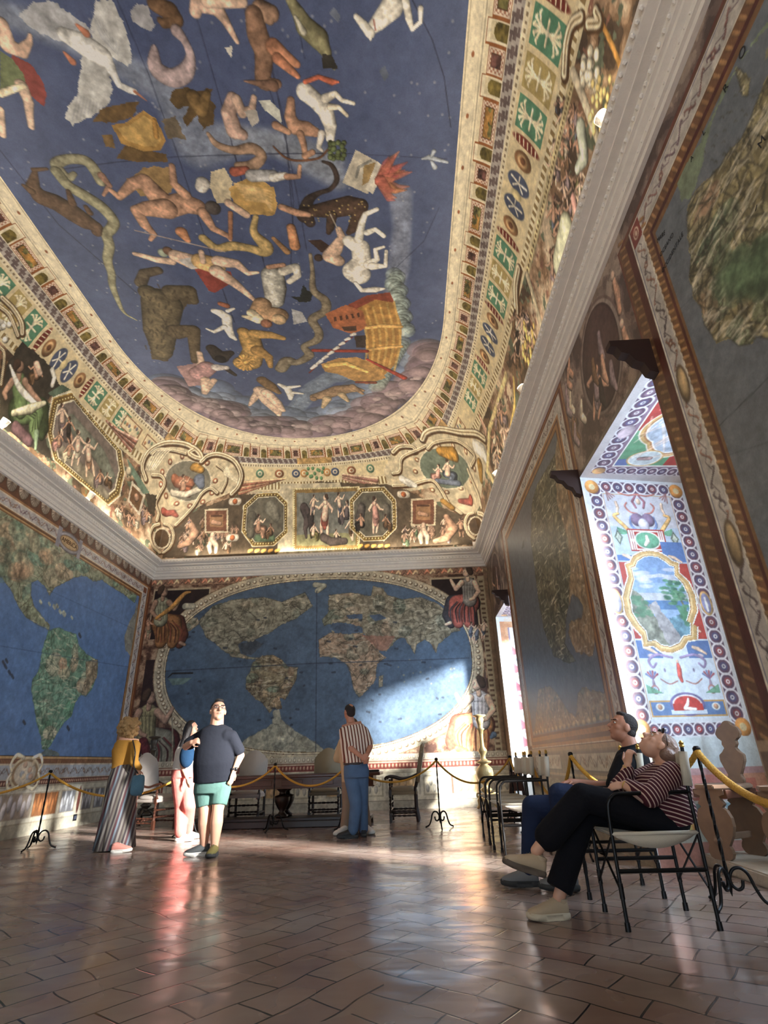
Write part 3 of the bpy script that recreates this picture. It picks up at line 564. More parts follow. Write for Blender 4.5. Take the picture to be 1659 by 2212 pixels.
# --- centaur pair at right
P(Z4, (70, 52, 46), 455, 1435, 530, 1430, 590, 1470, 540, 1510); S(Z4, (72, 56, 48), 520, 1540, 24); S(Z4, sk, 640, 1370, 18, 660, 1420, 24, 620, 1490, 40, 590, 1530, 44, 640, 1560, 34); S(Z4, 'white', 700, 1440, 36, 770, 1480, 52, 780, 1560, 52, 740, 1620, 70, 760, 1640, 66, sh=.6); S(Z4, (222, 218, 206), 760, 1430, 26, 780, 1330, 20, 800, 1280, 16, 870, 1250, 13); S(Z4, (222, 218, 206), 810, 1390, 20, 860, 1370, 14, 910, 1410, 14); S(Z4, 'white', 820, 1580, 30, 870, 1550, 16, 860, 1490, 12, 910, 1475, 9); S(Z4, 'white', 840, 1590, 26, 920, 1590, 12, 925, 1500, 10); S(Z4, 'white', 740, 1690, 10, 780, 1735, 14, 860, 1730, 20, 915, 1725, 6)
S(Z4, (190, 180, 160), 590, 1280, 3, 640, 1380, 3, sh=0)
# --- ship, generic high-pooped hull with a red mast and foaming wake
for k in range(22):
    t = k/21; x = 930+t*60+math.sin(k*1.3)*18; y = 1640+t*340
    S(Z4, (150, 168, 164), x+40, y, 46, sh=.7, a=.6); S(Z4, (206, 214, 206), x+20, y, 7, x+40+math.sin(k*2)*22, y+22, 8, sh=0, a=.8)
for k in range(16): S(Z5, (150, 166, 158), 1370-k*8, 420+k*14, 34, sh=.7, a=.5)
P(Z5, (160, 76, 56), 1110, 240, 1200, 195, 1310, 180, 1330, 225, 1240, 260, 1120, 270); P(Z5, (186, 134, 66), 1130, 270, 1240, 215, 1330, 230, 1365, 330, 1365, 440, 1330, 530, 1270, 590, 1200, 610, 1210, 500, 1190, 400, 1200, 340)
for k in range(6): S(Z5, (222, 178, 96), 1160+k*34, 265-k*8, 4, 1200+k*32, 400, 5, 1190+k*28, 560, 4, sh=0, a=.8, curve=6)
P(Z5, (190, 110, 70), 1000, 285, 1100, 240, 1180, 270, 1200, 350, 1130, 380, 1040, 350, rough=.02); P(Z5, (92, 66, 54), 1080, 345, 1150, 340, 1150, 365, 1090, 365)
for k in range(5): P(Z5, (96, 60, 46), 1040+k*28, 300-k*5, 1052+k*28, 297-k*5, 1056+k*28, 318-k*5, 1044+k*28, 321-k*5)
P(Z5, (200, 150, 84), 980, 525, 1060, 495, 1150, 490, 1240, 520, 1290, 590, 1200, 620, 1130, 600, 1060, 570, 1000, 560, rough=.02); S(Z5, (226, 184, 100), 1010, 530, 14, 1100, 520, 12, 1200, 560, 8); S(Z5, (120, 60, 44), 1150, 610, 6, 1240, 612, 8)
S(Z5, (206, 160, 90), 1200, 350, 10, 1280, 340, 12, 1365, 345, 8); S(Z5, (206, 160, 90), 1210, 455, 8, 1290, 445, 10, 1365, 440, 8); S(Z5, (150, 56, 44), 945, 458, 9, 1200, 462, 9, sh=.4); S(Z5, (158, 58, 44), 1200, 500, 5, 1380, 590, 11); P(Z5, (70, 56, 52), 1140, 390, 1195, 385, 1195, 445, 1150, 445)
S(Z5, (130, 40, 36), 925, 565, 3, 1030, 465, 3, 1130, 395, 3, sh=0)
for k in range(8): t = k/7; S(Z5, (226, 222, 214), 935+t*190, 545-t*160, 6, 955+t*185, 530-t*150, 9, sh=.4)
# --- lily-like star ornament near the right edge
S(Z4, (150, 158, 170), 1140, 950, 6, 1180, 940, 16, 1290, 970, 8); S(Z4, (150, 158, 170), 1210, 905, 14, 1195, 935, 8); S(Z4, (150, 158, 170), 1215, 1000, 16, 1195, 965, 8)
cv.relief(.10, 5)
Uu, Vv = np.meshgrid(cv.U, cv.V)
Pc = np.stack([Uu, Vv, np.full_like(Uu, ZS+.002)], -1)
ceil_o = grid_mesh('ceiling', Pc, cv.rgb(), M_FR, kind='structure')
bm = bmesh.new(); bx(bm, XL-.4, XO+.6, YF-.4, YB+.4, ZS+.25, ZS+.4); obj('ceiling', bm, M_PL, kind='structure')
bm = bmesh.new(); bx(bm, CX-IA-.1, CX+IA+.1, YF, 2.2, ZS, ZS+.02); obj('ceiling', bm, M_PL, kind='structure')
del cv
# ================================================================ PAINTED COVE
cv = Cv(0, ST, 0, VT, .0135, (172, 140, 104), cove_map, .12, 21)
Sg, Vg = np.meshgrid(cv.U, cv.V); PHI = Vg/VT*90
end = np.clip(1-np.abs((Sg-(S_L+S_A/2))/(S_A/2))**3, 0, 1)          # 1 in the middle of the rounded end
b_mold = 31+10*end; b_grn = 37+12*end; B1 = 57+1.5*end
I = cv.img
def band(m, col, g=.12):
    I[m] = cc(col)*(1+g*2*(cv.n2[m]-.5)+g*(cv.n3[m]-.5))[:, None]
cream = (226, 208, 166)
# --- historiated zone: warm brown ground with brushed tangle of limbs and drapery
tang = vnoise(cv.nv, cv.nu, 26, 61, 4); tang2 = vnoise(cv.nv, cv.nu, 11, 62, 3)
zone = PHI < b_mold
for lo, hi, col in ((0, .40, (84, 66, 52)), (.40, .5, (128, 98, 72)), (.5, .58, (168, 134, 104)), (.58, .66, (190, 160, 130)), (.66, 1, (214, 190, 158))):
    band(zone & (tang >= lo) & (tang < hi), col, .25)
band(zone & (tang2 > .66), (104, 112, 90), .3); band(zone & (tang2 < .30), (142, 96, 78), .3)
# --- mouldings
band((PHI >= b_mold) & (PHI < b_grn), cream); m = (PHI >= b_mold+1.6) & (PHI < b_grn-1.4); band(m & (np.sin(Sg*2*PI/.10) > 0), (150, 122, 76)); band(m & (np.sin(Sg*2*PI/.10) <= 0), (240, 226, 188))
g = (PHI >= b_grn) & (PHI < B1); band(g, (228, 208, 162))
m = (PHI >= B1) & (PHI < B1+2.6); band(m, (232, 218, 184)); band(m & (PHI > B1+.6) & (PHI < B1+2) & (np.sin(Sg*2*PI/.075) > .1), (150, 128, 96))
mm = (PHI >= B1+2.6) & (PHI < 66.5); band(mm, (178, 168, 160))
side = end < .55
# interlaced meander
us = Sg/.17; vs = (PHI-(B1+2.6))/(66.5-(B1+2.6)); fu = us-np.floor(us)
key = (np.abs(fu-.5) < .13) | ((np.abs(vs-.5) < .16) & (fu > .15) & (fu < .85)) | ((np.abs(vs-.22) < .08) & (fu > .5)) | ((np.abs(vs-.78) < .08) & (fu < .5))
band(mm & key, (112, 94, 92)); band(mm & ((vs < .07) | (vs > .93)), (236, 224, 196))
amb = mm & ((np.abs(Sg-(S_L+S_A/2)) < .55) | (np.abs(np.abs(Sg-(S_L+S_A/2))-4.0) < .5)); band(amb, (190, 150, 92), .35)
# --- battlement band
q = (PHI >= 66.5) & (PHI < 78.5); band(q, (232, 216, 180)); vb = (PHI-66.5)/12
per = 1.36; u = Sg/per-np.floor(Sg/per); um = u*per
def win(a, b, lo=0, hi=1): return q & (um >= a) & (um < b) & (vb >= lo) & (vb < hi)
brn = (158, 92, 46)
for a, b, inner in ((0, .54, (104, 98, 54)), (.80, 1.10, (96, 62, 56))):
    band(win(a, b, 0, .80), brn); band(win(a+.02, b-.02, .03, .76), (226, 204, 180))
    dash = (np.sin(Sg*2*PI/.05) > .0) ^ (np.sin(vb*2*PI*5) > 0)
    band(win(a+.03, b-.03, .05, .74) & dash, (178, 120, 96)); band(win(a+.075, b-.075, .16, .64), (96, 60, 40)); band(win(a+.085, b-.085, .19, .61), inner, .7)
    if b < .6: band(win(a+.09, b-.09, .2, .6) & (tang2 > .52), (170, 120, 56), .4)
for a in (.54, 1.10):
    b = a+.26; band(win(a, b, .0, 1), brn); band(win(a+.018, b-.018, .0, .955), (236, 222, 190)); band(win(a+.045, b-.03, .1, .80), (214, 198, 160))
    cxu = (um-(a+.14))/.085; arch = (cxu**2+np.clip((vb-.42)/.22, 0, 9)**2 < 1) & (vb < .7); band(win(a, b) & arch, (112, 96, 44), .5)
q2 = PHI >= 78.5; band(q2, (236, 222, 190)); band((PHI > 79.2) & (PHI < 79.9), (190, 176, 146)); band((PHI > 88.3) & (PHI < 88.9), (196, 182, 150)); band((PHI > 81.2) & (PHI < 81.7), (212, 198, 166))
for k in range(int(ST/.68)): cv.ell(k*.68+.3, 84.9/90*VT, .032, .032, (160, 96, 60))
# --- ornament band on the long sides: palmettes, scrolls
def leaf_panel(s0, w_, col, vlo, vhi, n=5):
    cv.rect(s0, s0+w_, vlo, vhi, col); c = s0+w_/2; vm = (vlo+vhi)/2; H = (vhi-vlo)/2; lt = (236, 222, 184)
    for sg in (-1, 1):
        for k in range(n):
            a = (-.9+1.8*k/(n-1)); tx = c+w_*.42*math.sin(a); ty = vm+sg*H*.86*math.cos(a*.9)
            mx_, my_ = c+w_*.12*math.sin(a), vm+sg*H*.45
            cv.stroke([(c, vm+sg*H*.08, .012), (mx_, my_, .016), (tx, ty, .020)], lt, .3)
            cv.stroke([(tx, ty, .019), (tx+math.copysign(.025, a+.001), ty-sg*.02, .011)], lt, .2)
    cv.stroke([(c-w_*.3, vm, .018), (c+w_*.3, vm, .018)], lt, .4); cv.ell(c, vm, .035, .035, (240, 228, 196), 1, .4)
gcol, tan_, mar, nav = (86, 142, 110), (184, 160, 96), (122, 46, 36), (78, 88, 116)
def lims(s0):
    e_ = float(np.clip(1-abs((s0-(S_L+S_A/2))/(S_A/2))**3, 0, 1)); return (37.6+12*e_)/90*VT, (56.4+1.5*e_)/90*VT
seq = [('p', gcol, .42), ('p', tan_, .40), ('p', gcol, .42), ('m', mar, .13), ('c', 0, .26), ('n', nav, .62), ('c', 0, .26), ('m', mar, .13)]
def run(s0, s1):
    s = s0; k = 0
    while s < s1:
        t, col, w_ = seq[k % len(seq)]; vlo, vhi = lims(s+w_/2)
        if t == 'p': leaf_panel(s+.02, w_-.05, col, vlo+.03, vhi-.03)
        elif t == 'm':
            cv.ell(s+w_/2, (vlo+vhi)/2, w_*.45, (vhi-vlo)*.46, col)
            for j in range(6): vv = vlo+(vhi-vlo)*(.15+.14*j); cv.stroke([(s+w_*.2, vv, .010), (s+w_*.7, vv+.02, .013)], (232, 214, 176), .3)
        elif t == 'c':
            cv.ell(s+w_/2, (vlo+vhi)/2, w_*.42, (vhi-vlo)*.3, (150, 104, 66), 1, .7); cv.ell(s+w_/2, (vlo+vhi)/2, w_*.30, (vhi-vlo)*.20, (200, 160, 110), 1, .8, .2, .4); cv.ell(s+w_/2, (vlo+vhi)/2, .04, .05, (110, 70, 44), 1, .5)
        else:
            vm = (vlo+vhi)/2; c = s+w_/2
            for sg in (-1, 1):
                cv.ell(c+sg*w_*.26, vm, w_*.20, (vhi-vlo)*.40, col, 1)
                for j in range(5): a = j*1.25; cv.stroke([(c+sg*w_*.26, vm, .012), (c+sg*w_*.26+math.cos(a)*w_*.14, vm+math.sin(a)*(vhi-vlo)*.30, .016)], (230, 222, 204), .3)
            cv.ell(c, vm, w_*.10, (vhi-vlo)*.18, (226, 206, 150), 1, .5)
        s += w_+.015; k += 1
run(.1, S_L+1.7); run(S_L+S_A-1.9, ST-.1)
# panels of the ornament band as it turns round the end
for c, hw, col in ((7.0, .28, 0), (7.75, .32, 1), (8.5, .28, 0), (9.3, .22, 2), (15.55, .22, 2), (16.3, .28, 0), (17.1, .34, 1)):
    vlo, vhi = lims(c); vm = (vlo+vhi)/2; h = (vhi-vlo)/2-.05
    cv.rect(c-hw, c+hw, vm-h, vm+h, (160, 118, 84)); cv.rect(c-hw+.03, c+hw-.03, vm-h+.03, vm+h-.03, (232, 212, 170))
    for j in range(7): cv.ell(c-hw+.07+j*(2*hw-.14)/6, vm+RNG.uniform(-.5, .5)*h, .03, .04, ((120, 140, 110), (170, 110, 70), (110, 104, 120))[(j+col) % 3], .9, .5)
mid = S_L+S_A/2
for sg in (-1, 1):
    for d, r, col in ((.62, .11, nav), (.36, .10, (196, 140, 80)), (1.15, .12, (150, 96, 66)), (1.75, .10, (96, 132, 104))):
        vlo, vhi = lims(mid); vm = (vlo+vhi)/2
        cv.ell(mid+sg*d, vm, r*1.2, .11, col, 1, .5); cv.ell(mid+sg*d, vm, r*.7, .06, (232, 216, 184), 1, .4, .2, .45)
for k in range(12): cv.ell(mid-.26+k*.047, (53.5+4*math.sin(k*1.9))/90*VT, .045, .05, (96, 138, 92), 1, .8)
# --- figured lower zone -------------------------------------------------------------
S, P = cv.S, cv.Pg
ZA, ZB, ZL, Z1, ZR, ZK = (300, 900, 4.1475), (680, 880, 4.1475), (0, 600, 4.172), (0, 500, 2.37), (1000, 0, 2.517), (1000, 700, 2.458)
def frame(Z, pts, gold, inner, w1=1.0, w2=.84, lip=(236, 226, 196)):
    cx_ = sum(p[0] for p in pts)/len(pts); cy_ = sum(p[1] for p in pts)/len(pts)
    def sc_(k, wk): return [c for p in pts for c in (cx_+(p[0]-cx_)*k, cy_+(p[1]-cy_)*k)]
    P(Z, lip, *sc_(w1+.03, 0)); P(Z, gold, *sc_(w1, 0)); P(Z, (120, 92, 48), *sc_((w1+w2)/2+.05, 0))
    n = len(pts)
    for i in range(n):                       # beads
        a, b = pts[i], pts[(i+1) % n]; L = math.hypot(a[0]-b[0], a[1]-b[1]); m_ = max(2, int(L/26))
        for t in range(m_):
            f = (t+.5)/m_; k = (w1+w2)/2; x = cx_+(a[0]+(b[0]-a[0])*f-cx_)*k; y = cy_+(a[1]+(b[1]-a[1])*f-cy_)*k
            S(Z, (240, 214, 140), x, y, 6.5, sh=.6)
    P(Z, lip, *sc_(w2+.02, 0)); P(Z, inner, *sc_(w2-.01, 0))
def scene(Z, x0, y0, x1, y1, n, cols, seed, r=14, lim=None):
    rr = random.Random(seed)
    for k in range(n):                       # crowd of small draped figures, back rows first
        x = rr.uniform(x0, x1); y = y0+(y1-y0)*(k+.5)/n+r*2.2; c = rr.choice(cols)
        cv.folk(Z, x, y, r*5.2*rr.uniform(.8, 1.15), rr.choice(('skin', 'skind', (150, 118, 98))), c, seed*31+k, rr.choice((1, -1)), rr.random() < .4)
# red and rose drapery rays beside the corner cartouches
for k in range(8):
    S(ZA, ((190, 120, 96), (206, 170, 130), (150, 96, 76))[k % 3], 900, 690-k*14, 12, 1250+k*10, 575-k*3, 6, sh=.7); S(ZB, ((176, 124, 112), (200, 170, 140), (140, 96, 80))[k % 3], 560, 740-k*15, 12, 250, 640-k*6, 6, sh=.7)
    S(ZL, ((176, 110, 90), (200, 160, 140), (120, 80, 66))[k % 3], 960+k*12, 1290+k*10, 9, 1180+k*8, 1560-k*14, 12, sh=.7)
    S(ZB, ((190, 140, 120), (206, 170, 140))[k % 2], 1480+k*8, 80+k*16, 10, 1530, 260, 8, sh=.7)
# back wall strip: figures and tablets
P(ZA, (96, 80, 62), 340, 920, 600, 800, 900, 700, 1660, 640, 1660, 1230, 200, 1270, rough=.04); P(ZB, (100, 84, 66), 0, 660, 720, 690, 1300, 960, 1420, 1230, 0, 1290, rough=.04)
scene(ZA, 380, 960, 880, 1180, 24, ['mauve', 'brown', 'skind', 'stone', 'green'], 1, 30); scene(ZB, 800, 1040, 1330, 1180, 22, ['mauve', 'brown', 'skind', 'stone', 'green'], 2, 30)
for Z, x0, y0, x1, y1 in ((ZA, 590, 830, 800, 1040), (ZB, 860, 820, 1080, 1060)):
    P(Z, (222, 204, 170), x0, y0, x1, y0-10, x1, y1, x0, y1); P(Z, (132, 84, 62), x0+14, y0+14, x1-14, y0+6, x1-14, y1-14, x0+14, y1-14); P(Z, (170, 124, 86), x0+46, y0+52, x1-46, y0+46, x1-46, y1-52, x0+46, y1-52); S(Z, 'skind', (x0+x1)/2-30, (y0+y1)/2+10, 22, (x0+x1)/2+34, (y0+y1)/2+24, 16, sh=.8); S(Z, (92, 60, 44), x0+60, y0+60, 9, x1-60, y0+60, 9, sh=0)
for Z, x, y in ((ZA, 838, 1085), (ZA, 862, 760), (ZB, 795, 780)): S(Z, (214, 200, 180), x-30, y, 30, x+30, y, 30, sh=.4); S(Z, (176, 96, 56), x, y, 24, sh=.8)
for Z, x in ((ZA, 660), (ZB, 975)): S(Z, 'skin', x, 1050, 20, x, 1100, 30, x-30, 1160, 24, x-20, 1215, 14, sh=.8); S(Z, 'skin', x, 1100, 26, x+34, 1160, 22, x+30, 1215, 14, sh=.8)
S(ZA, 'skind', 470, 970, 26, 500, 1050, 40, 440, 1130, 34, 370, 1160, 26, sh=.9); S(ZB, 'skind', 1180, 980, 26, 1240, 1080, 44, 1180, 1170, 34, 1080, 1200, 24, sh=.9)
# central square picture with gold lip
P(ZA, (206, 192, 160), 1260, 600, 1800, 590, 1990, 1240, 1240, 1240); 
sq = [(1400, 660), (1950, 640), (1950, 1175), (1400, 1180)]
P(ZA, (222, 206, 160), 1370, 640, 1975, 622, 1975, 1200, 1370, 1205); P(ZA, (150, 118, 66), 1386, 652, 1962, 634, 1962, 1190, 1386, 1192)
for k in range(26): S(ZA, (240, 220, 160), 1395+k*22, 651-k*.7, 6, sh=.5); S(ZA, (240, 220, 160), 1392, 665+k*20, 6, sh=.5); S(ZA, (240, 220, 160), 1960, 650+k*20, 6, sh=.5); S(ZA, (240, 220, 160), 1395+k*22, 1186, 6, sh=.5)
P(ZA, (128, 128, 120), 1412, 684, 1940, 668, 1940, 1150, 1412, 1158); P(ZA, (150, 146, 104), 1412, 1060, 1940, 1040, 1940, 1150, 1412, 1158)
S(ZA, (70, 60, 58), 1480, 820, 44, 1520, 900, 50, 1490, 1000, 22, 1500, 1080, 12, sh=.8); S(ZA, (60, 52, 50), 1540, 900, 36, 1545, 1080, 12, sh=.8)
for k_, (x, y, h, c_) in enumerate(((1560, 880, 190, 'mauve'), (1860, 960, 260, (92, 82, 84)), (1800, 900, 230, 'slate'), (1665, 1080, 400, 'red'), (1560, 1110, 200, 'olive'), (1900, 1110, 230, 'brown'), (1770, 1130, 150, 'dark'))): cv.folk(ZA, x, y, h, 'skin', c_, 70+k_, (1, -1)[k_ % 2], k_ in (1, 4, 6))
S(ZA, (76, 66, 62), 1650, 1080, 34, 1720, 1120, 34, 1850, 1115, 26, sh=.8)
# two octagons on the end wall
for Z, o8 in ((ZA, [(1060, 690), (1240, 680), (1330, 770), (1330, 1040), (1205, 1155), (1020, 1160), (925, 1030), (940, 800)]), (ZB, [(410, 725), (620, 715), (722, 830), (728, 1080), (620, 1190), (440, 1195), (318, 1080), (315, 830)])):
    frame(Z, o8, (190, 156, 84), (110, 104, 90))
S(ZA, (122, 118, 104), 1180, 820, 60, 1230, 900, 40, sh=.4); S(ZA, 'green', 1060, 1090, 30, 1200, 1090, 26, sh=.5); S(ZA, (96, 90, 78), 1010, 900, 50, 1000, 1050, 40, sh=.6)
cv.folk(ZA, 1070, 1085, 260, 'skin', 'skind', 5, 1, True); cv.folk(ZA, 1180, 1095, 170, 'skind', 'brown', 9, -1, True)
S(ZB, (86, 78, 72), 420, 900, 40, 400, 1010, 44, sh=.7); S(ZB, (96, 90, 80), 640, 900, 40, 640, 1060, 34, sh=.7); cv.folk(ZB, 545, 1125, 340, 'skin', 'rose', 3, 1); cv.folk(ZB, 420, 1110, 200, 'skind', 'dark', 6, -1, True); cv.folk(ZB, 640, 1110, 190, 'skind', 'brown', 8, 1, True)
for Z, x in ((ZA, 1110), (ZB, 520)):
    for k in range(5): S(Z, (206, 150, 70), x-120+k*60, 1205 if Z is ZA else 1245, 18, x-95+k*60, 1195 if Z is ZA else 1235, 12, sh=.8)
# corner cartouches (big shell-like strapwork with a picture inside)
def scroll(Z, pts, w_=16, c=5):
    S(Z, (92, 62, 36), *[q for p in pts for q in (p[0]+5, p[1]+9, w_*1.55)], sh=0, curve=c); S(Z, (226, 212, 180), *[q for p in pts for q in (p[0], p[1], w_)], sh=.5, curve=c, g=.1); S(Z, (150, 122, 80), *[q for p in pts for q in (p[0], p[1], w_*.24)], sh=0, curve=c)
P(ZA, (214, 196, 160), 20, 420, 110, 290, 300, 220, 470, 260, 560, 380, 700, 330, 860, 400, 925, 520, 890, 640, 780, 700, 620, 760, 480, 840, 340, 960, 200, 940, 160, 760, 60, 680, 20, 560)
for k in range(12): a = k*.5; S(ZA, (156, 92, 64), 440+math.cos(a)*245, 575+math.sin(a)*225, 24, sh=.7); S(ZA, (224, 206, 172), 440+math.cos(a)*245, 575+math.sin(a)*225, 12, sh=.5)
E_ = [(440+math.cos(a)*215, 575+math.sin(a)*190) for a in np.linspace(0, 6.28, 30)]; P(ZA, (222, 208, 180), *[c for p in E_ for c in p]); E_ = [(440+math.cos(a)*203, 575+math.sin(a)*178) for a in np.linspace(0, 6.28, 30)]; P(ZA, (128, 122, 106), *[c for p in E_ for c in p])
S(ZA, (156, 96, 70), 320, 560, 40, 400, 590, 62, 460, 600, 44, sh=.6); cv.folk(ZA, 400, 720, 250, 'skind', (170, 96, 66), 11, 1, True); S(ZA, (190, 180, 160), 300, 680, 26, 420, 700, 30, 540, 650, 30, sh=.7); S(ZA, (150, 110, 50), 500, 450, 40, 560, 480, 30, sh=.8); S(ZA, 'slate', 540, 560, 50, 560, 620, 30, sh=.7)
scroll(ZA, [(60, 560), (30, 440), (90, 310), (230, 235), (400, 240), (520, 300), (560, 370), (500, 360), (450, 320), (500, 290)], 18)
scroll(ZA, [(560, 400), (620, 350), (720, 335), (850, 390), (915, 510), (890, 620), (830, 690)], 18); scroll(ZA, [(120, 520), (200, 530), (230, 600), (180, 700), (150, 780), (175, 870), (160, 930)], 13)
scroll(ZA, [(700, 680), (640, 640), (560, 690), (490, 800), (400, 900), (330, 970)], 13); scroll(ZA, [(110, 330), (180, 290), (300, 300), (420, 330)], 10); scroll(ZA, [(700, 430), (770, 490), (780, 580), (740, 670)], 10)
for k in range(6): S(ZA, (224, 210, 178), 60+k*16, 480, 6, 130+k*24, 330, 7, 200+k*20, 290, 4, sh=.4, curve=3); S(ZA, (224, 210, 178), 880, 560+k*6, 6, 820-k*10, 520, 7, 790-k*6, 440+k*10, 4, sh=.4)
S(ZA, 'red', 220, 850, 30, 300, 860, 30, 340, 890, 16, sh=.8); P(ZA, (70, 62, 50), 60, 690, 160, 700, 140, 900, 90, 860, rough=.04)
def shield(Z, cx_, cy_, rx, ry):
    for sg in (-1, 1): scroll(Z, [(cx_+sg*rx*.3, cy_-ry*1.35), (cx_+sg*rx*1.0, cy_-ry*1.1), (cx_+sg*rx*1.35, cy_-ry*.2), (cx_+sg*rx*.95, cy_+ry*.8), (cx_+sg*rx*.2, cy_+ry*1.35)], 11)
    E = [(cx_+math.cos(a)*rx, cy_+math.sin(a)*ry) for a in np.linspace(0, 6.28, 24)]; P(Z, (216, 202, 172), *[c for p in E for c in p])
    E = [(cx_+math.cos(a)*rx*.84, cy_+math.sin(a)*ry*.86) for a in np.linspace(0, 6.28, 24)]; P(Z, (96, 72, 50), *[c for p in E for c in p])
shield(ZA, 205, 1090, 78, 95)
P(ZB, (210, 194, 160), 690, 390, 860, 330, 960, 250, 1100, 180, 1300, 200, 1510, 270, 1545, 420, 1530, 560, 1500, 700, 1480, 880, 1310, 950, 1180, 880, 1040, 720, 860, 750, 650, 690, 620, 560)
for k in range(12): a = k*.5; S(ZB, (156, 108, 76), 1165+math.cos(a)*265, 545+math.sin(a)*215, 22, sh=.7); S(ZB, (224, 206, 172), 1165+math.cos(a)*265, 545+math.sin(a)*215, 11, sh=.5)
E_ = [(1165+math.cos(a)*235, 545+math.sin(a)*190+(math.cos(a)*40)) for a in np.linspace(0, 6.28, 30)]; P(ZB, (220, 206, 176), *[c for p in E_ for c in p]); E_ = [(1165+math.cos(a)*222, 545+math.sin(a)*177+math.cos(a)*38) for a in np.linspace(0, 6.28, 30)]; P(ZB, (112, 124, 108), *[c for p in E_ for c in p])
S(ZB, (170, 122, 48), 1140, 400, 44, 1250, 420, 50, sh=.8); cv.folk(ZB, 1190, 680, 270, 'skin', 'slate', 12, 1, True); cv.folk(ZB, 1100, 670, 200, 'skin', 'rose', 14, -1, True); S(ZB, 'slate', 1100, 660, 24, 1280, 680, 30, sh=.7)
scroll(ZB, [(700, 400), (760, 350), (870, 350), (900, 390), (850, 400)], 16); scroll(ZB, [(960, 290), (1000, 220), (1120, 190), (1300, 220), (1440, 230), (1520, 280)], 18); scroll(ZB, [(700, 590), (760, 570), (780, 450), (920, 380), (1000, 340)], 12)
scroll(ZB, [(700, 700), (860, 690), (1040, 650), (1130, 740), (1200, 860), (1310, 950)], 13); scroll(ZB, [(1370, 560), (1430, 700), (1470, 800), (1490, 890)], 12); scroll(ZB, [(1010, 370), (1080, 310), (1230, 290), (1330, 330), (1430, 430), (1400, 520)], 11)
S(ZB, 'white', 780, 640, 30, 850, 680, 34, 900, 700, 20, sh=.5); S(ZB, 'white', 1440, 350, 40, 1510, 400, 44, 1530, 450, 30, sh=.5); S(ZB, (140, 104, 46), 1480, 520, 40, 1490, 640, 26, sh=.8); S(ZB, 'red', 1310, 840, 26, 1400, 830, 30, sh=.8); S(ZB, (150, 110, 50), 1150, 840, 26, 1230, 900, 26, sh=.8)
shield(ZB, 1440, 1060, 70, 85)
# left side: big octagon, seated green figure, tablet
o8 = [(480, 1085), (645, 1035), (1090, 1560), (1120, 1760), (1075, 1960), (975, 2045), (490, 1640), (425, 1370)]
frame(ZL, o8, (196, 160, 84), (132, 118, 110), 1.0, .86)
S(ZL, (96, 84, 80), 570, 1220, 50, 560, 1340, 44, 600, 1450, 30, sh=.5); S(ZL, (120, 124, 110), 640, 1300, 60, 900, 1600, 60, 1000, 1800, 50, sh=.3); S(ZL, (140, 130, 112), 560, 1560, 40, 800, 1800, 44, 960, 1960, 30, sh=.3)
for k_, (x, y, h, c_, ss) in enumerate(((560, 1420, 300, 'mauve', 0), (620, 1500, 260, 'dark', 0), (700, 1690, 330, 'stone', 0), (620, 1660, 240, 'cream', 1), (800, 1790, 360, 'skind', 0), (900, 1890, 200, 'mauve', 1), (960, 1900, 180, 'brown', 1), (530, 1560, 220, 'rose', 1))): cv.folk(ZL, x, y, h, ('skin', 'skind')[k_ % 2], c_, 40+k_, (1, -1)[k_ % 2], ss)
P(ZL, (64, 58, 50), 0, 900, 200, 580, 440, 780, 560, 1000, 440, 1080, 400, 1400, 480, 1660, 0, 1330, rough=.05)
S(ZL, (90, 66, 70), 140, 1350, 50, 260, 1470, 44, sh=.6); S(ZL, (120, 140, 110), 330, 1400, 30, 320, 1540, 14, sh=.6)
cv.folk(ZL, 190, 1440, 860, (150, 116, 96), (96, 118, 74), 51, 1, 1); cv.folk(ZL, 330, 960, 260, 'skind', 'brown', 52, -1, 1); S(ZL, (186, 180, 150), 120, 1230, 16, 280, 1200, 26, 390, 1140, 14, sh=.6)
S(ZL, 'white', 90, 790, 10, 170, 980, 28, 280, 1100, 24, 370, 1165, 8, sh=.5, curve=5); S(ZL, 'skin', 330, 780, 30, 360, 860, 26); S(ZL, (120, 140, 110), 330, 1400, 30, 320, 1540, 14, sh=.8); S(ZL, (186, 180, 150), 120, 1220, 26, 280, 1180, 40, 400, 1130, 20, sh=.8); S(ZL, (90, 66, 70), 140, 1350, 50, 260, 1470, 44, sh=.9)
S(ZL, 'white', 470, 830, 22, 490, 900, 20, 470, 970, 20, sh=.7); P(ZL, (96, 116, 96), 430, 1040, 560, 960, 640, 1010, 480, 1075)
scene(ZL, 1040, 2040, 1330, 2200, 10, ['mauve', 'brown', 'stone'], 5, 30)
P(ZL, (214, 200, 176), 1190, 1830, 1310, 1960, 1260, 2150, 1150, 2010); P(ZL, (120, 84, 56), 1195, 1870, 1290, 1970, 1250, 2110, 1165, 2000); S(ZL, 'skind', 1230, 1980, 30, sh=.9)
P(ZL, (110, 136, 116), 1140, 1620, 1200, 1700, 1350, 1940, 1290, 1950, 1180, 1760); S(ZL, (206, 190, 160), 1160, 1740, 30, sh=.6)
scroll(ZL, [(20, 180), (120, 280), (190, 400), (200, 500)], 20); scroll(ZL, [(0, 260), (80, 330), (130, 440), (160, 520)], 16); scroll(ZL, [(0, 620), (40, 700), (10, 960)], 12)
for k in range(8): S(ZL, (214, 206, 190), RNG.uniform(0, 90), RNG.uniform(400, 640), 28, sh=.8)
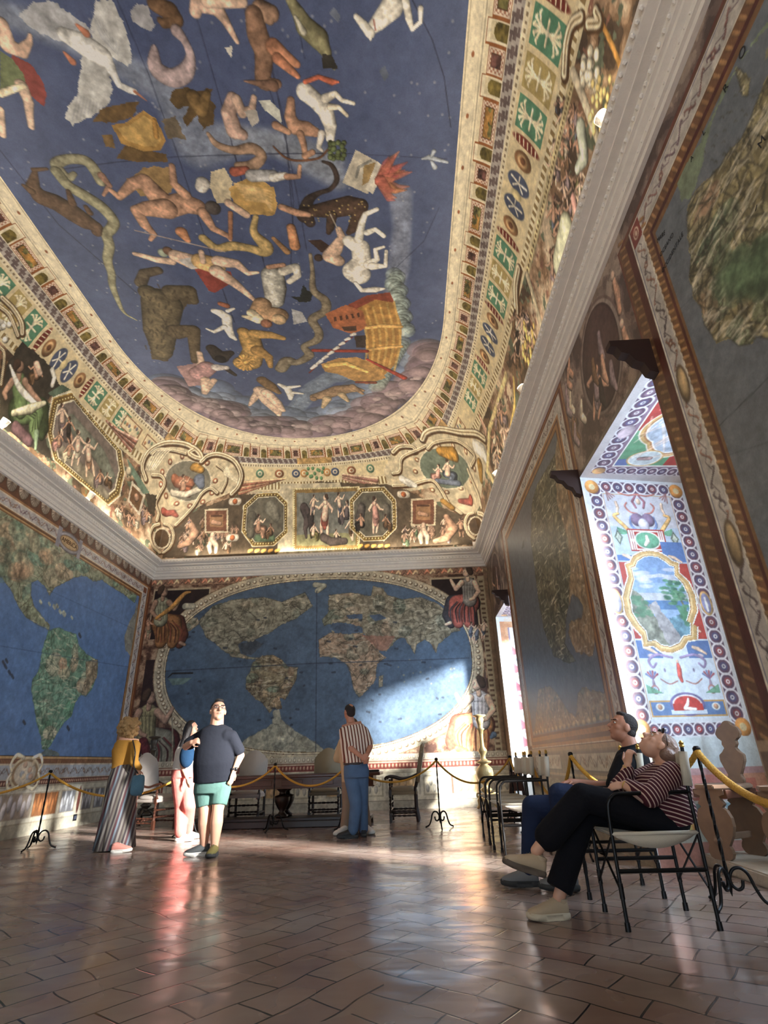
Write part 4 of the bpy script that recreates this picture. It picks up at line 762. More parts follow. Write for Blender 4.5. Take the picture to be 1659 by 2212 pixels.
# right side: long pictures between ribs of stucco
for pts in ([(610, 540), (455, 700), (230, 600), (300, 520)],): pass
scene(ZR, 480, 560, 640, 1500, 46, ['mauve', 'brown', 'stone', 'slate', 'dark', 'mauve', 'olive'], 8, 30)
S(ZR, (190, 196, 176), 640, 700, 40, 660, 850, 36, 620, 920, 20, sh=.8); S(ZR, (180, 180, 150), 560, 1250, 60, 520, 1430, 50, sh=.8); S(ZR, 'rose', 600, 1080, 22, 620, 1200, 16, sh=.8)
for pa, pb in (((590, 420), (345, 1490)), ((620, 420), (860, 520)),):
    pass
S(ZR, (206, 188, 140), 600, 420, 22, 520, 760, 20, 430, 1150, 18, 350, 1480, 16, sh=.4)
for k in range(40): t = k/39; S(ZR, (120, 96, 60), 600-250*t, 430+1040*t, 7, sh=0)
S(ZR, (200, 186, 160), 600, 400, 26, 690, 640, 24, 760, 860, 20, sh=.5); S(ZR, (186, 132, 62), 745, 110, 14, 880, 430, 16, sh=.5); S(ZR, (176, 162, 134), 350, 1500, 16, 400, 1680, 16, 440, 1840, 14, sh=.5)
scroll(ZR, [(640, 90), (590, 130), (560, 240), (550, 400)], 22); scroll(ZR, [(720, 60), (740, 120), (680, 130)], 22); scroll(ZR, [(300, 1460), (285, 1560), (290, 1690)], 16)
for k in range(16): S(ZR, (214, 202, 176), RNG.uniform(640, 740), RNG.uniform(250, 480), 26, sh=.9)
for k in range(26): S(ZR, (232, 204, 130), RNG.uniform(690, 830), RNG.uniform(400, 760), 17, sh=.7)
scene(ZR, 270, 1700, 400, 1990, 14, ['dark', 'brown', 'mauve', 'stone'], 9, 26)
for k in range(20): S(ZR, (230, 196, 110), 340+RNG.uniform(-20, 50), 1760+k*12, 12, sh=.7)
S(ZK, (206, 186, 130), 230, 270, 12, 140, 560, 12, 130, 780, 12, 180, 880, 9, sh=.4); S(ZK, (200, 170, 90), 270, 290, 9, 275, 430, 10, 215, 760, 10, sh=.5)
scene(ZK, 160, 430, 230, 760, 12, ['brown', 'mauve', 'dark', 'stone'], 12, 22)
cv.relief(.16, 4)
im = cv.rgb(); cuts = [0, np.searchsorted(cv.U, S_L+2.6), np.searchsorted(cv.U, S_L+S_A-2.6), cv.nu-1]
for a, b in zip(cuts, cuts[1:]):
    Sg2, Vg2 = np.meshgrid(cv.U[a:b+1], cv.V)
    grid_mesh('cove', cove_xyz(Sg2, Vg2), im[:, a:b+1], M_FR, ceil_o)
# plain continuation behind the camera
for sd_, (s0, y0) in enumerate(((0.0, CY-S_L), (ST, CY-S_R))):
    vv = np.linspace(0, VT, 14); A = cove_xyz(np.full(14, s0), vv); B = A.copy(); B[:, 1] = YF
    grid_mesh('cove', np.stack([A, B], 1), np.tile(np.array((.72, .62, .48)), (14, 2, 1)), M_FR, ceil_o)
del cv, im, I
# ================================================================ PAINTED WALLS
def land(cv, Z, pts, cols, seed, rough=.05, rivers=40, dark=(72, 66, 52)):
    """a land mass: ragged coast, patchwork of washes, river strokes and dotted hills"""
    Pm = cv.M(Z, pts); cv.poly(Pm, cols[0], 1, .3, rough)
    xs = [p[0] for p in Pm]; ys = [p[1] for p in Pm]; sl = cv.sl(min(xs), max(xs), min(ys), max(ys)); keep = cv.clip
    c = np.zeros((cv.nv, cv.nu), np.float32); c[sl] = cv.inside(sl, Pm); cv.clip = c if keep is None else c*keep
    rr = random.Random(seed); x0, x1, y0, y1 = min(xs), max(xs), min(ys), max(ys); D = min(x1-x0, y1-y0); D = max(D, .3)
    for k in range(int(26*((x1-x0)*(y1-y0)/(D*D))**.5)):
        cv.ell(rr.uniform(x0, x1), rr.uniform(y0, y1), D*rr.uniform(.05, .16), D*rr.uniform(.04, .12), rr.choice(cols), rr.uniform(.5, .9), .3, .5)
    for k in range(rivers):
        x, y = rr.uniform(x0, x1), rr.uniform(y0, y1); a = rr.uniform(0, 6.28); pts_ = [(x, y, .008)]
        for _ in range(5): a += rr.uniform(-.7, .7); x += math.cos(a)*D*.05; y += math.sin(a)*D*.05; pts_.append((x, y, .008))
        cv.stroke(pts_, dark, 0, .65)
    n = vnoise(cv.nv, cv.nu, 5, seed, 2); m = (n > .60)*.25*cv.clip; cv.img = cv.img*(1-m[..., None])+cc(dark)*m[..., None]
    m = (n < .40)*.22*cv.clip; cv.img = cv.img*(1-m[..., None])+cc((226, 214, 184))*m[..., None]
    for k in range(rivers):                  # pale ridges
        x, y = rr.uniform(x0, x1), rr.uniform(y0, y1); a = rr.uniform(-.5, .5); l_ = D*rr.uniform(.03, .07); cv.stroke([(x, y, .006), (x+math.cos(a)*l_, y+math.sin(a)*l_, .014), (x+math.cos(a)*l_*2, y+math.sin(a)*l_, .005)], (222, 212, 184), .3, .5)
    cv.clip = keep
    E = Pm+[Pm[0]]; cv.stroke([(p[0], p[1], .006) for p in E], dark, 0, .5)
def arab(cv, y0, y1, z0, z1, col, col2, step, seed, vert=False):
    """running vine: waving stem, curled leaves, buds and now and then a rosette"""
    rr = random.Random(seed); L = (z1-z0) if vert else (y1-y0); h = ((y1-y0) if vert else (z1-z0))*.5; mid = ((y0+y1) if vert else (z0+z1))/2; o = z0 if vert else y0
    P = (lambda t, d: (mid+d, o+t)) if vert else (lambda t, d: (o+t, mid+d))
    n = max(2, int(L/step)); pts = [P(L*i/(n*4), h*.38*math.sin(i*PI/2)) for i in range(n*4+1)]
    cv.stroke([(p[0], p[1], h*.055) for p in pts], col, 0, .9)
    for k in range(n):
        t = (k+.5)*L/n; sg = 1 if k % 2 else -1; c = rr.choice((col, col2)); r = h*.13
        for q in (-1, 1):
            a = [P(t, 0), P(t+q*step*.18, sg*q*h*.5), P(t+q*step*.34, sg*q*h*.72), P(t+q*step*.40, sg*q*h*.42)]
            cv.stroke([(p[0], p[1], r*w_) for p, w_ in zip(a, (.5, 1, .9, .6))], c, .4)
        if k % 5 == 2:
            for q in range(5): p = P(t+math.cos(q*1.257)*h*.34, math.sin(q*1.257)*h*.34); cv.ell(p[0], p[1], h*.2, h*.2, col2, 1, .5)
            p = P(t, 0); cv.ell(p[0], p[1], h*.15, h*.15, (220, 206, 180), 1)
        elif k % 3 == 0: p = P(t, -sg*h*.1); cv.ell(p[0], p[1], h*(.2 if vert else .34), h*(.34 if vert else .2), c, 1, .6)
# ---------------------------------------------------------------- back wall
def bmap(x, y): p = onp(x, y, 1, YB); return (p.x, p.z)
cv = Cv(XL, XR, 0, ZC, .0125, (128, 96, 76), bmap, .1, 31)
S, P = cv.S, cv.Pg; Z0, Z2, Z6, Z7, Z8, Z9 = (0, 0, 1), (300, 1150, 2.07375), (240, 1180, 7.375), (200, 1450, 5.53), (1000, 1150, 7.375), (980, 1450, 7.375)
R = lambda a, b, c, d, col, g=.15: cv.rect(a, b, c, d, col, 1, g)
# tangled grotesque ground
t_ = vnoise(cv.nv, cv.nu, 16, 41, 4)
for lo, hi, col in ((0, .42, (88, 60, 50)), (.42, .5, (120, 86, 68)), (.5, .58, (152, 116, 92)), (.58, 1, (186, 154, 124))):
    m = (t_ >= lo) & (t_ < hi); cv.img[m] = cc(col)*(1+.3*(cv.n2[m]-.5))[:, None]
# top frieze
R(XL, XR, ZC-.18, ZC, (176, 134, 106))
for k in range(60): x = XL+k*.148; cv.stroke([(x, ZC-.13, .03), (x+.07, ZC-.05, .04), (x+.12, ZC-.12, .03)], ((186, 120, 92), (206, 176, 136), (128, 92, 74))[k % 3], .8)
# corner panels
for x0, x1 in ((XL+.12, -4.95), (.78, XR-.35)):
    R(x0-.04, x1+.04, 3.95, 5.20, (196, 176, 142)); R(x0, x1, 3.9, 5.16, (44, 30, 32), .3)
R(XL+.15, -5.65, 2.2, 3.4, (60, 40, 40)); R(1.62, XR-.3, 2.3, 3.3, (96, 72, 68))
for x in (XR-.26, ):
    R(x, x+.16, .9, 5.2, (184, 166, 132))
    for k in range(36): R(x+.03, x+.13, 1+k*.115, 1.05+k*.115, (110, 84, 64))
R(XR-.1, XR, 0, ZC, (150, 120, 92))
# oval border of beads
ocx, ocz, oa, ob = -2.10, 3.24, 3.72, 2.03
def oval(k, kx=0): return [(ocx+(oa+k)*math.copysign(abs(math.cos(a))**.88, math.cos(a)), ocz+(ob+k)*math.copysign(abs(math.sin(a))**.88, math.sin(a))) for a in np.linspace(0, 2*PI, 140)[:-1]]
cv.poly(oval(.30), (150, 120, 90)); cv.poly(oval(.28), (206, 192, 160))
ov = oval(.165)
tot = 0
for k in range(139):
    a, b = ov[k], ov[(k+1) % 139]; L = math.hypot(a[0]-b[0], a[1]-b[1])
    for _ in range(1): cv.ell((a[0]+b[0])/2, (a[1]+b[1])/2, .05, .05, (118, 92, 66), 1); cv.ell((a[0]+b[0])/2-.005, (a[1]+b[1])/2+.008, .033, .033, (230, 220, 194), 1, .3)
cv.poly(oval(.06), (112, 84, 60)); cv.poly(oval(.045), (226, 214, 180)); cv.poly(oval(.015), (120, 90, 50)); cv.poly(oval(0), (86, 110, 138), 1, .12)
c = np.zeros((cv.nv, cv.nu), np.float32); sl = (slice(0, cv.nv), slice(0, cv.nu)); c[:] = cv.inside(sl, oval(0)); cv.clip = c
cv.img = np.where(c[..., None] > 0, cv.img*(1+.35*(cv.n1-.5))[..., None], cv.img)
lc = [(150, 140, 116), (128, 130, 112), (170, 156, 130), (110, 122, 104), (176, 146, 118)]
land(cv, Z2, [(265, 400), (330, 330), (430, 300), (560, 290), (640, 312), (745, 268), (778, 330), (700, 388), (640, 412), (600, 440), (560, 462), (520, 480), (510, 500), (470, 485), (445, 500), (455, 540), (430, 555), (385, 535), (345, 500), (300, 470), (285, 430)], [(150, 146, 124), (120, 112, 94), (178, 168, 142), (132, 138, 118), (160, 150, 126)], 1, .05, 70, (60, 54, 46))
land(cv, Z2, [(165, 470), (180, 430), (240, 380), (262, 380), (270, 410), (230, 440), (200, 455)], lc, 2, .05, 12)
land(cv, Z2, [(400, 520), (450, 540), (500, 560), (545, 562), (540, 570), (480, 566), (410, 556)], lc, 12, .03, 4)
land(cv, Z2, [(545, 555), (600, 548), (640, 570), (665, 600), (712, 605), (705, 660), (670, 720), (655, 750), (630, 738), (640, 790), (600, 790), (585, 810), (560, 770), (525, 745), (480, 700), (480, 650), (500, 620), (505, 590)], [(150, 136, 104), (110, 130, 108), (176, 150, 112), (124, 140, 116), (150, 116, 88)], 3, .05, 70, (74, 60, 48))
land(cv, Z2, [(600, 800), (628, 790), (640, 840), (700, 890), (790, 940), (860, 1000), (900, 1030), (500, 1030), (420, 1000), (470, 930), (560, 880), (600, 860)], [(176, 174, 152), (150, 150, 134), (190, 182, 158)], 4, .05, 16, (110, 108, 98))
land(cv, Z2, [(860, 1000), (900, 930), (980, 930), (1060, 950), (1180, 940), (1300, 915), (1390, 860), (1400, 900), (1200, 1010), (1000, 1040)], [(190, 184, 156), (206, 196, 164)], 5, .05, 16)
land(cv, Z2, [(850, 280), (950, 270), (1040, 285), (1050, 240), (1090, 250), (1110, 280), (1180, 300), (1260, 290), (1340, 320), (1400, 370), (1440, 440), (1400, 450), (1370, 480), (1340, 500), (1330, 540), (1310, 500), (1280, 480), (1245, 500), (1235, 545), (1210, 500), (1190, 470), (1160, 475), (1110, 530), (1075, 530), (1040, 490), (1010, 455), (980, 455), (930, 455), (880, 465), (860, 440), (900, 420), (850, 410), (830, 420), (820, 390), (850, 360)], lc, 6, .05, 110)
land(cv, Z2, [(805, 480), (860, 450), (1000, 455), (1040, 480), (1075, 535), (1105, 560), (1065, 590), (1060, 660), (1030, 700), (985, 740), (960, 700), (950, 640), (930, 590), (880, 560), (810, 555)], lc[::-1], 7, .05, 70)
land(cv, Z2, [(1075, 645), (1095, 640), (1090, 690), (1075, 695)], lc, 8, .03, 3); cv.poly(cv.M(Z2, [(1000, 460), (1150, 465), (1110, 530), (1075, 530)]), (176, 110, 90), .6, .3, .04)
P(Z2, (84, 104, 130), 850, 430, 870, 405, 930, 405, 1000, 425, 1000, 450, 940, 455, 880, 450, rough=.04); P(Z2, (84, 104, 130), 930, 370, 1000, 365, 1000, 388, 940, 388, rough=.03); P(Z2, (84, 104, 130), 1030, 372, 1080, 366, 1110, 385, 1060, 398)
P(Z2, (74, 84, 96), 445, 500, 520, 485, 560, 500, 500, 550, 460, 540, rough=.04)
for k in range(46): x, y = RNG.uniform(130, 1440), RNG.uniform(380, 900); S(Z2, (52, 60, 74), x, y, 4, x+RNG.uniform(3, 14), y+RNG.uniform(-3, 3), 5, sh=0, a=.7)
for k in range(14): S(Z2, (150, 150, 130), RNG.uniform(1130, 1420), RNG.uniform(560, 680), RNG.uniform(2, 7), sh=0, a=.6)
P(Z2, (110, 136, 132), 130, 655, 240, 650, 200, 680, 150, 685); S(Z2, (44, 44, 46), 130, 650, 2, 150, 632, 4, 240, 630, 4, sh=0)
S(Z2, (160, 160, 140), 790, 235, 12, 830, 240, 12, 800, 262, 12, sh=.6)
ln = (56, 66, 84)
S(Z2, ln, 112, 622, 2.0, 400, 607, 2.0, 795, 586, 2.2, 1200, 574, 2, 1480, 563, 2, sh=0, a=.8); S(Z2, ln, 797, 262, 2, 795, 600, 2, 792, 1010, 2, sh=0, a=.8)
for a_ in (-9, -4.5, 5, 9.5): cv.stroke([(ocx+a_*.12, ocz-ob, .006), (ocx+a_*.16, ocz, .006), (ocx+a_*.12, ocz+ob, .006)], ln, 0, .25)
cv.clip = None
# seated figures in the spandrels (plain generic draped figures)
def seated(Z, x, y, h, sk, top, low, low2, flip, seed):
    """large plain draped figure: lap and falling folds, torso, arms and turned head"""
    u = h/100; q = lambda a, b, w_: (x+a*u*flip, y-b*u, w_*u)
    def st(col, *pp, sh=.8, cu=0): S(Z, col, *[c_ for p_ in pp for c_ in q(*p_)], sh=sh, g=.2, curve=cu)
    d_ = lambda c_, k_: tuple(np.clip(cc(c_)*k_, 0, 255))
    st(d_(low2, .8), (-6, 34, 15), (22, 34, 13), (30, 14, 10), (26, 0, 7)); st(low, (-4, 36, 14), (16, 33, 13), (20, 16, 10), (14, 1, 8)); st(low, (-6, 34, 13), (-2, 16, 11), (-4, 2, 9)); rr = random.Random(seed)
    for k_ in range(16):
        a_ = -12+k_*2.6; st(d_(low if k_ % 3 else low2, 1.16 if k_ % 2 else .72), (a_*.6, 38-rr.uniform(0, 6), .8), (a_+rr.uniform(-1, 2), 22, 1.2), (a_*.9+rr.uniform(-2, 2), 3, .7), sh=0, cu=3)
    st(top, (-4, 38, 11), (-3, 52, 10.5), (-2, 64, 11)); st(top, (-11, 66, 5), (8, 66, 5))
    for k_ in range(7): st(d_(top, 1.10 if k_ % 2 else .82), (-10+k_*2.6, 66, .6), (-8+k_*2+rr.uniform(-1, 1), 52, .9), (-9+k_*2.2, 40, .6), sh=0, cu=3)
    st(sk, (-12, 66, 4.6), (-18, 52, 3.8), (-10, 41, 2.8), (-5, 39, 2.6)); st(sk, (9, 66, 4.6), (18, 56, 3.8), (24, 66, 2.8), (26, 70, 2.4)); st(sk, (-1, 70, 3.2), (0, 76, 3.2)); st(sk, (1, 83, 6.2), (2, 80, 5.2)); st((72, 54, 44), (-3, 87, 5), (-5, 82, 4.4), (-1, 90, 3.4), sh=.6); st(d_(sk, .7), (4.5, 84, .5), (5.5, 81, .5), sh=0)
    st(sk, (27, 2, 3), (34, -1, 2.4))
seated(Z6, 830, 1560, 1010, (150, 118, 96), (150, 150, 122), (138, 92, 52), (120, 62, 44), 1, 1); S(Z6, (176, 126, 62), 720, 1150, 26, 960, 980, 40, 1090, 840, 40, 1180, 750, 30, 1260, 730, 16, sh=.7, curve=4); S(Z6, (176, 172, 150), 1180, 955, 50, 1300, 955, 50, sh=.5); cv.folk(Z6, 600, 1480, 380, 'skind', (160, 150, 120), 4)
seated(Z7, 680, 1180, 1050, (156, 124, 104), (140, 132, 96), (120, 118, 104), (100, 42, 46), 1, 2); S(Z7, (150, 140, 120), 950, 560, 10, 958, 800, 9, 945, 1150, 10, sh=.3); S(Z7, (96, 40, 44), 600, 860, 70, 640, 960, 60, sh=.7)
seated(Z8, 70, 1460, 1000, 'skin', (150, 146, 140), (168, 88, 78), (70, 68, 76), -1, 3)
for k_, (x_, y_) in enumerate(((120, 1740), (330, 1700), (220, 1780))): cv.folk(Z8, x_, y_, 330, 'skin', 'slate', 20+k_, (1, -1)[k_ % 2])
seated(Z9, 390, 1300, 1330, 'skin', (206, 202, 206), (214, 150, 96), (200, 96, 74), -1, 4); S(Z9, (214, 168, 70), 60, 1230, 50, 180, 1280, 60, 130, 1330, 50, sh=.8); S(Z9, (86, 110, 140), 640, 1010, 50, 600, 1050, 30); S(Z9, (120, 140, 140), 330, 1310, 40, 360, 1340, 30)
# entablature and painted dado
R(XL, XR, .98, 1.10, (206, 196, 172))
for k in range(84): cv.ell(XL+.05+k*.104, 1.04, .032, .042, (150, 130, 106)); cv.ell(XL+.05+k*.104, 1.045, .02, .03, (230, 222, 200))
R(XL, XR, .955, .98, (150, 110, 90)); R(XL, XR, .80, .955, (140, 62, 54))
for k in range(110): cv.ell(XL+.04+k*.08, .875, .022, .04, (204, 160, 130), 1, .4)
R(XL, XR, .935, .95, (214, 190, 160)); R(XL, XR, .79, .805, (222, 206, 176))
R(XL, XR, 0, .79, (206, 198, 172)); R(XL, XR, .72, .74, (168, 158, 132)); R(XL, XR, .76, .765, (160, 150, 126))
for k in range(12):
    x = XL+.3+k*.72
    R(x, x+.55, .26, .66, (176, 166, 140)); R(x+.03, x+.52, .29, .63, (216, 206, 178) if k % 2 else (198, 160, 110))
    for j in range(6): cv.ell(x+.09+j*.075, .46+(.07 if j % 2 else -.06), .04, .08, ((178, 150, 112), (150, 146, 136))[k % 2], .8, .6)
    R(x+.57, x+.70, .24, .68, (216, 208, 184)); R(x+.61, x+.66, .28, .64, (150, 84, 70) if k % 3 == 0 else (190, 180, 156))
R(XL, XR, .165, .18, (120, 112, 96)); R(XL, XR, .0, .165, (176, 168, 148))
cv.relief(.2, 4)
Uu, Vv = np.meshgrid(cv.U, cv.V); grid_mesh('wall_back', np.stack([Uu, np.full_like(Uu, YB), Vv], -1), cv.rgb(), M_FR, kind='structure')
del cv

# ---------------------------------------------------------------- left wall
LY0 = 7.2
def lmap(x, y): p = onp(x, y, 0, XL); return (p.y, p.z)
cv = Cv(LY0, YB, 0, ZC, .0125, (120, 70, 50), lmap, .1, 51)
S, P = cv.S, cv.Pg; ZM, ZT_, ZW = (0, 1100, 2.37), (0, 1600, 5.53), (0, 500, 2.37)
R = lambda a, b, c_, d, col, g=.15: cv.rect(a, b, c_, d, col, 1, g)
E_ = YB
R(LY0, E_, 5.22, ZC, (110, 66, 46))
for k in range(22):                       # scallop shells under the cornice
    y = LY0+.15+k*.315
    cv.ell(y, ZC, .145, .20, (84, 52, 38)); cv.ell(y, ZC, .13, .185, (190, 172, 152), 1, .5)
    for j in range(7): a = -1.2+j*.4; cv.stroke([(y, ZC-.02, .006), (y+math.sin(a)*.12, ZC-.16*math.cos(a), .008)], (120, 98, 84), 0)
R(LY0, 13.5, 5.19, 5.23, (176, 120, 74)); R(LY0, 13.36, 5.17, 5.19, (226, 210, 186)); R(LY0, 13.34, 5.0, 5.17, (200, 194, 190))
R(13.12, 13.34, .9, 5.17, (200, 194, 190)); R(13.36, 13.5, .9, 5.19, (120, 64, 44)); R(13.40, 13.46, .9, 5.19, (166, 110, 66)); R(13.34, 13.36, .9, 5.17, (222, 206, 184))
arab(cv, LY0, 13.1, 5.02, 5.15, (116, 84, 96), (150, 110, 90), .13, 1); arab(cv, 13.15, 13.31, 1.0, 5.0, (84, 84, 104), (140, 96, 80), .13, 2, True)
R(13.14, 13.32, 5.02, 5.15, (150, 86, 60))
R(13.10, 13.12, 1.1, 5.02, (226, 210, 186)); R(LY0, 13.12, 4.985, 5.0, (226, 210, 186)); R(LY0, 13.10, 4.86, 4.985, (140, 92, 52)); R(12.98, 13.10, 1.1, 4.985, (140, 92, 52))
R(LY0, 13.0, 4.90, 4.93, (196, 152, 96)); R(13.03, 13.06, 1.1, 4.96, (196, 152, 96)); R(LY0, 13.0, 4.94, 4.96, (80, 50, 34))
m0 = (LY0, 12.98, 1.235, 4.86); R(*m0, (102, 140, 196), .10)
c = np.zeros((cv.nv, cv.nu), np.float32); sl = cv.sl(*m0); c[sl] = 1; cv.clip = c
cv.img += (c*(cv.n1-.5)*18)[..., None]
am = [(150, 160, 128), (104, 146, 124), (176, 150, 116), (130, 150, 118), (190, 166, 132)]
land(cv, ZM, [(-60, 330), (-60, -200), (60, 0), (560, 350), (700, 440), (690, 480), (640, 440), (560, 390), (520, 360), (480, 370), (440, 340), (380, 350), (330, 375), (280, 400), (255, 440), (225, 385), (190, 360), (160, 380), (158, 440), (175, 500), (210, 540), (255, 600), (250, 620), (190, 590), (130, 550), (95, 500), (60, 420), (10, 350)], am, 11, .05, 150, (86, 80, 58))
for k in range(26): cv.ell(*cv.M(ZM, [(RNG.uniform(0, 300), RNG.uniform(80, 330))])[0], .22, .16, ((92, 134, 112), (190, 140, 104), (206, 178, 140))[k % 3], .35, .3, .6)
land(cv, ZM, [(250, 620), (300, 605), (340, 625), (390, 640), (405, 700), (440, 740), (500, 775), (500, 840), (470, 920), (440, 960), (415, 950), (385, 990), (365, 1060), (330, 1090), (290, 1150), (265, 1200), (240, 1230), (215, 1225), (210, 1160), (190, 1100), (175, 1010), (160, 930), (165, 880), (200, 820), (215, 720)], [(120, 168, 140), (196, 190, 158), (96, 148, 116), (206, 160, 126), (150, 186, 156), (86, 120, 96)], 13, .05, 130, (70, 92, 74))
land(cv, ZM, [(440, 780), (500, 770), (495, 860), (440, 955), (415, 945), (440, 860)], [(160, 142, 112), (140, 130, 104)], 14, .04, 20)
P(ZM, (110, 126, 126), 215, 1240, 240, 1225, 300, 1245, 305, 1262, 205, 1262, rough=.03)
P(ZM, (146, 146, 136), 665, 570, 690, 530, 700, 480, 705, 520, 668, 750, 640, 720, 636, 650, rough=.03)
for (x, y, r) in ((205, 470, 7), (250, 480, 6), (275, 495, 8), (290, 490, 7), (305, 520, 7), (325, 530, 10), (365, 550, 5)): S(ZM, (190, 198, 180), x, y, r, x+6, y+10, r, sh=0, g=.4)
for (x, y) in ((15, 780), (25, 800), (45, 830), (60, 850), (120, 1085), (345, 1115), (405, 640), (30, 770)): S(ZM, (62, 66, 78), x, y, 7, x+8, y+14, 6, sh=0, a=.8)
S(ZM, (52, 74, 110), 0, 700, 1.5, 700, 815, 1.5, sh=0, a=.5); S(ZM, (52, 74, 110), 0, 340, 1.5, 150, 370, 1.5, 700, 620, 1.5, sh=0, a=.3)
cv.clip = None
# title cartouche with its word
cu, cz = 9.84, 5.05
cv.ell(cu, cz, .40, .20, (110, 104, 112), 1, .3); cv.ell(cu, cz, .37, .175, (170, 166, 176), 1, .3); R(cu-.42, cu-.30, cz-.2, cz+.2, (160, 156, 168)); R(cu+.30, cu+.42, cz-.2, cz+.2, (160, 156, 168))
cv.ell(cu, cz, .315, .125, (120, 84, 50)); cv.ell(cu, cz, .30, .11, (206, 168, 116), 1, .2)
# lower border: gilt fillet, fluting, white frieze, red beading, dado
R(LY0, E_, 1.215, 1.235, (70, 50, 40)); R(LY0, E_, 1.185, 1.215, (206, 166, 112)); R(LY0, E_, 1.10, 1.185, (118, 72, 56)); R(LY0, E_, 1.08, 1.10, (212, 200, 176))
for k in range(170): R(LY0+k*.037, LY0+k*.037+.014, 1.105, 1.165, (186, 140, 96))
R(LY0, E_, .87, 1.08, (186, 196, 206)); R(LY0, E_, 1.055, 1.062, (120, 132, 150)); R(LY0, E_, .90, .907, (120, 132, 150)); arab(cv, LY0, 13.5, .91, 1.05, (120, 104, 104), (150, 120, 104), .14, 3)
R(LY0, E_, .85, .87, (212, 200, 180)); R(LY0, E_, .765, .85, (112, 58, 48))
for k in range(96): cv.ell(LY0+.03+k*.066, .808, .022, .027, (212, 176, 146), 1, .4)
R(LY0, E_, 0, .765, (204, 202, 184)); 
for z in (.745, .725, .69): R(LY0, E_, z, z+.006, (150, 146, 126))
for a, b, col, c2, n in ((8.6, 10.35, (166, 150, 134), (186, 184, 190), 14), (10.42, 11.12, (150, 96, 60), (186, 120, 70), 8), (11.24, 11.70, (120, 124, 132), (190, 196, 204), 5), (11.98, 12.32, (110, 112, 120), (186, 190, 198), 5), (12.45, 12.8, (110, 112, 120), (186, 190, 198), 3)):
    R(a-.03, b+.03, .265, .655, (170, 160, 140)); R(a, b, .285, .635, col)
    for j in range(n): cv.ell(a+(j+.5)*(b-a)/n, .46+(.05 if j % 2 else -.05), (b-a)/n*.48, .13, c2, .85, .6)
cv.ell(11.85, .46, .05, .23, (120, 66, 58), 1, .4); R(LY0, E_, .20, .206, (130, 124, 104)); R(LY0, E_, .185, .2, (170, 162, 140)); R(LY0, E_, 0, .185, (184, 180, 160))
# strapwork cartouche on the lower border
k0 = cv.mp(55, 1668)
for (r1, col) in ((.42, (226, 214, 178)), (.36, (170, 140, 104)), (.30, (216, 206, 184))): cv.ell(k0[0], k0[1]-.02, r1*.95, r1*.62, col, 1, .3)
for sx in (-1, 1):
    for sz in (-1, 1):
        cv.stroke(catmull([(k0[0]+sx*.12, k0[1]+sz*.22, .03), (k0[0]+sx*.32, k0[1]+sz*.26, .035), (k0[0]+sx*.42, k0[1]+sz*.12, .03), (k0[0]+sx*.36, k0[1]+sz*.02, .025)], 5), (232, 222, 190), .5)
for j in range(10): cv.ell(k0[0]+RNG.uniform(-.2, .2), k0[1]+RNG.uniform(-.13, .13), .06, .05, ((200, 160, 130), (160, 170, 180), (214, 196, 160))[j % 3], .7, .5)
cv.relief(.14, 4)
Uu, Vv = np.meshgrid(cv.U, cv.V); grid_mesh('wall_left', np.stack([np.full_like(Uu, XL+.001), Uu, Vv], -1), cv.rgb(), M_FRM, kind='structure')
WALL_L = bpy.data.objects[-1] if 0 else [o for o in C.objects if o.name.startswith('wall_left')][-1]
del cv

# ---------------------------------------------------------------- right wall
RY0 = .9
def rmap(x, y): p = onp(x, y, 0, XR); return (p.y, p.z)
cv = Cv(RY0, YB, 0, ZC, .0105, (120, 96, 84), rmap, .12, 71)
S, P = cv.S, cv.Pg; ZR_, ZK_, ZN, ZP = (1000, 0, 2.517), (1000, 700, 2.458), (1000, 1150, 7.375), (1010, 1560, 5.027)
R = lambda a, b, c_, d, col, g=.15: cv.rect(a, b, c_, d, col, 1, g)
t_ = vnoise(cv.nv, cv.nu, 26, 43, 4)
for lo, hi, col in ((0, .42, (92, 74, 68)), (.42, .5, (116, 96, 88)), (.5, .58, (140, 118, 106)), (.58, 1, (168, 146, 130))):
    m = (t_ >= lo) & (t_ < hi); cv.img[m] = cc(col)*(1+.3*(cv.n2[m]-.5))[:, None]
# frame of the far map
def mapframe(y0, y1, z0, z1, o, sgn=1):
    """gilt fillet, white arabesque strip and gilt fillet round a map; o = overall width"""
    R(y0-o, y1+o, z0-o*.5, z1+o*.82, (120, 62, 44)); R(y0-o+.03, y1+o-.03, z0-o*.5+.03, z1+o*.82-.03, (160, 106, 60)); R(y0-o+.09, y1+o-.09, z0-o*.4, z1+o*.72, (110, 56, 40))
    R(y0-o+.16, y1+o-.16, z0-o*.3, z1+o*.66, (226, 214, 192)); R(y0-o+.175, y1+o-.175, z0-o*.3, z1+o*.63, (198, 190, 178))
    arab(cv, y0-o+.19, y0-.23*o/.55, z0, z1+.1, (104, 84, 80), (140, 100, 80), .16, 5, True); arab(cv, y1+.23*o/.55, y1+o-.19, z0, z1+.1, (104, 84, 80), (140, 100, 80), .16, 6, True)
    arab(cv, y0-.1, y1+.1, z1+o*.34, z1+o*.6, (104, 84, 80), (140, 100, 80), .16, 7)
    R(y0-.21, y1+.21, z0-.2, z1+.17, (226, 214, 192)); R(y0-.195, y1+.195, z0-.19, z1+.16, (176, 118, 62)); R(y0-.15, y1+.15, z0-.15, z1+.12, (104, 56, 36)); R(y0-.10, y1+.10, z0-.1, z1+.085, (170, 116, 60)); R(y0-.03, y1+.03, z0-.03, z1+.025, (92, 54, 34))
mapframe(6.50, 10.56, 1.29, 5.0, .55)
R(5.95, 11.15, 0, 1.06, (140, 120, 98)); R(5.95, 11.15, 1.02, 1.08, (170, 140, 108))
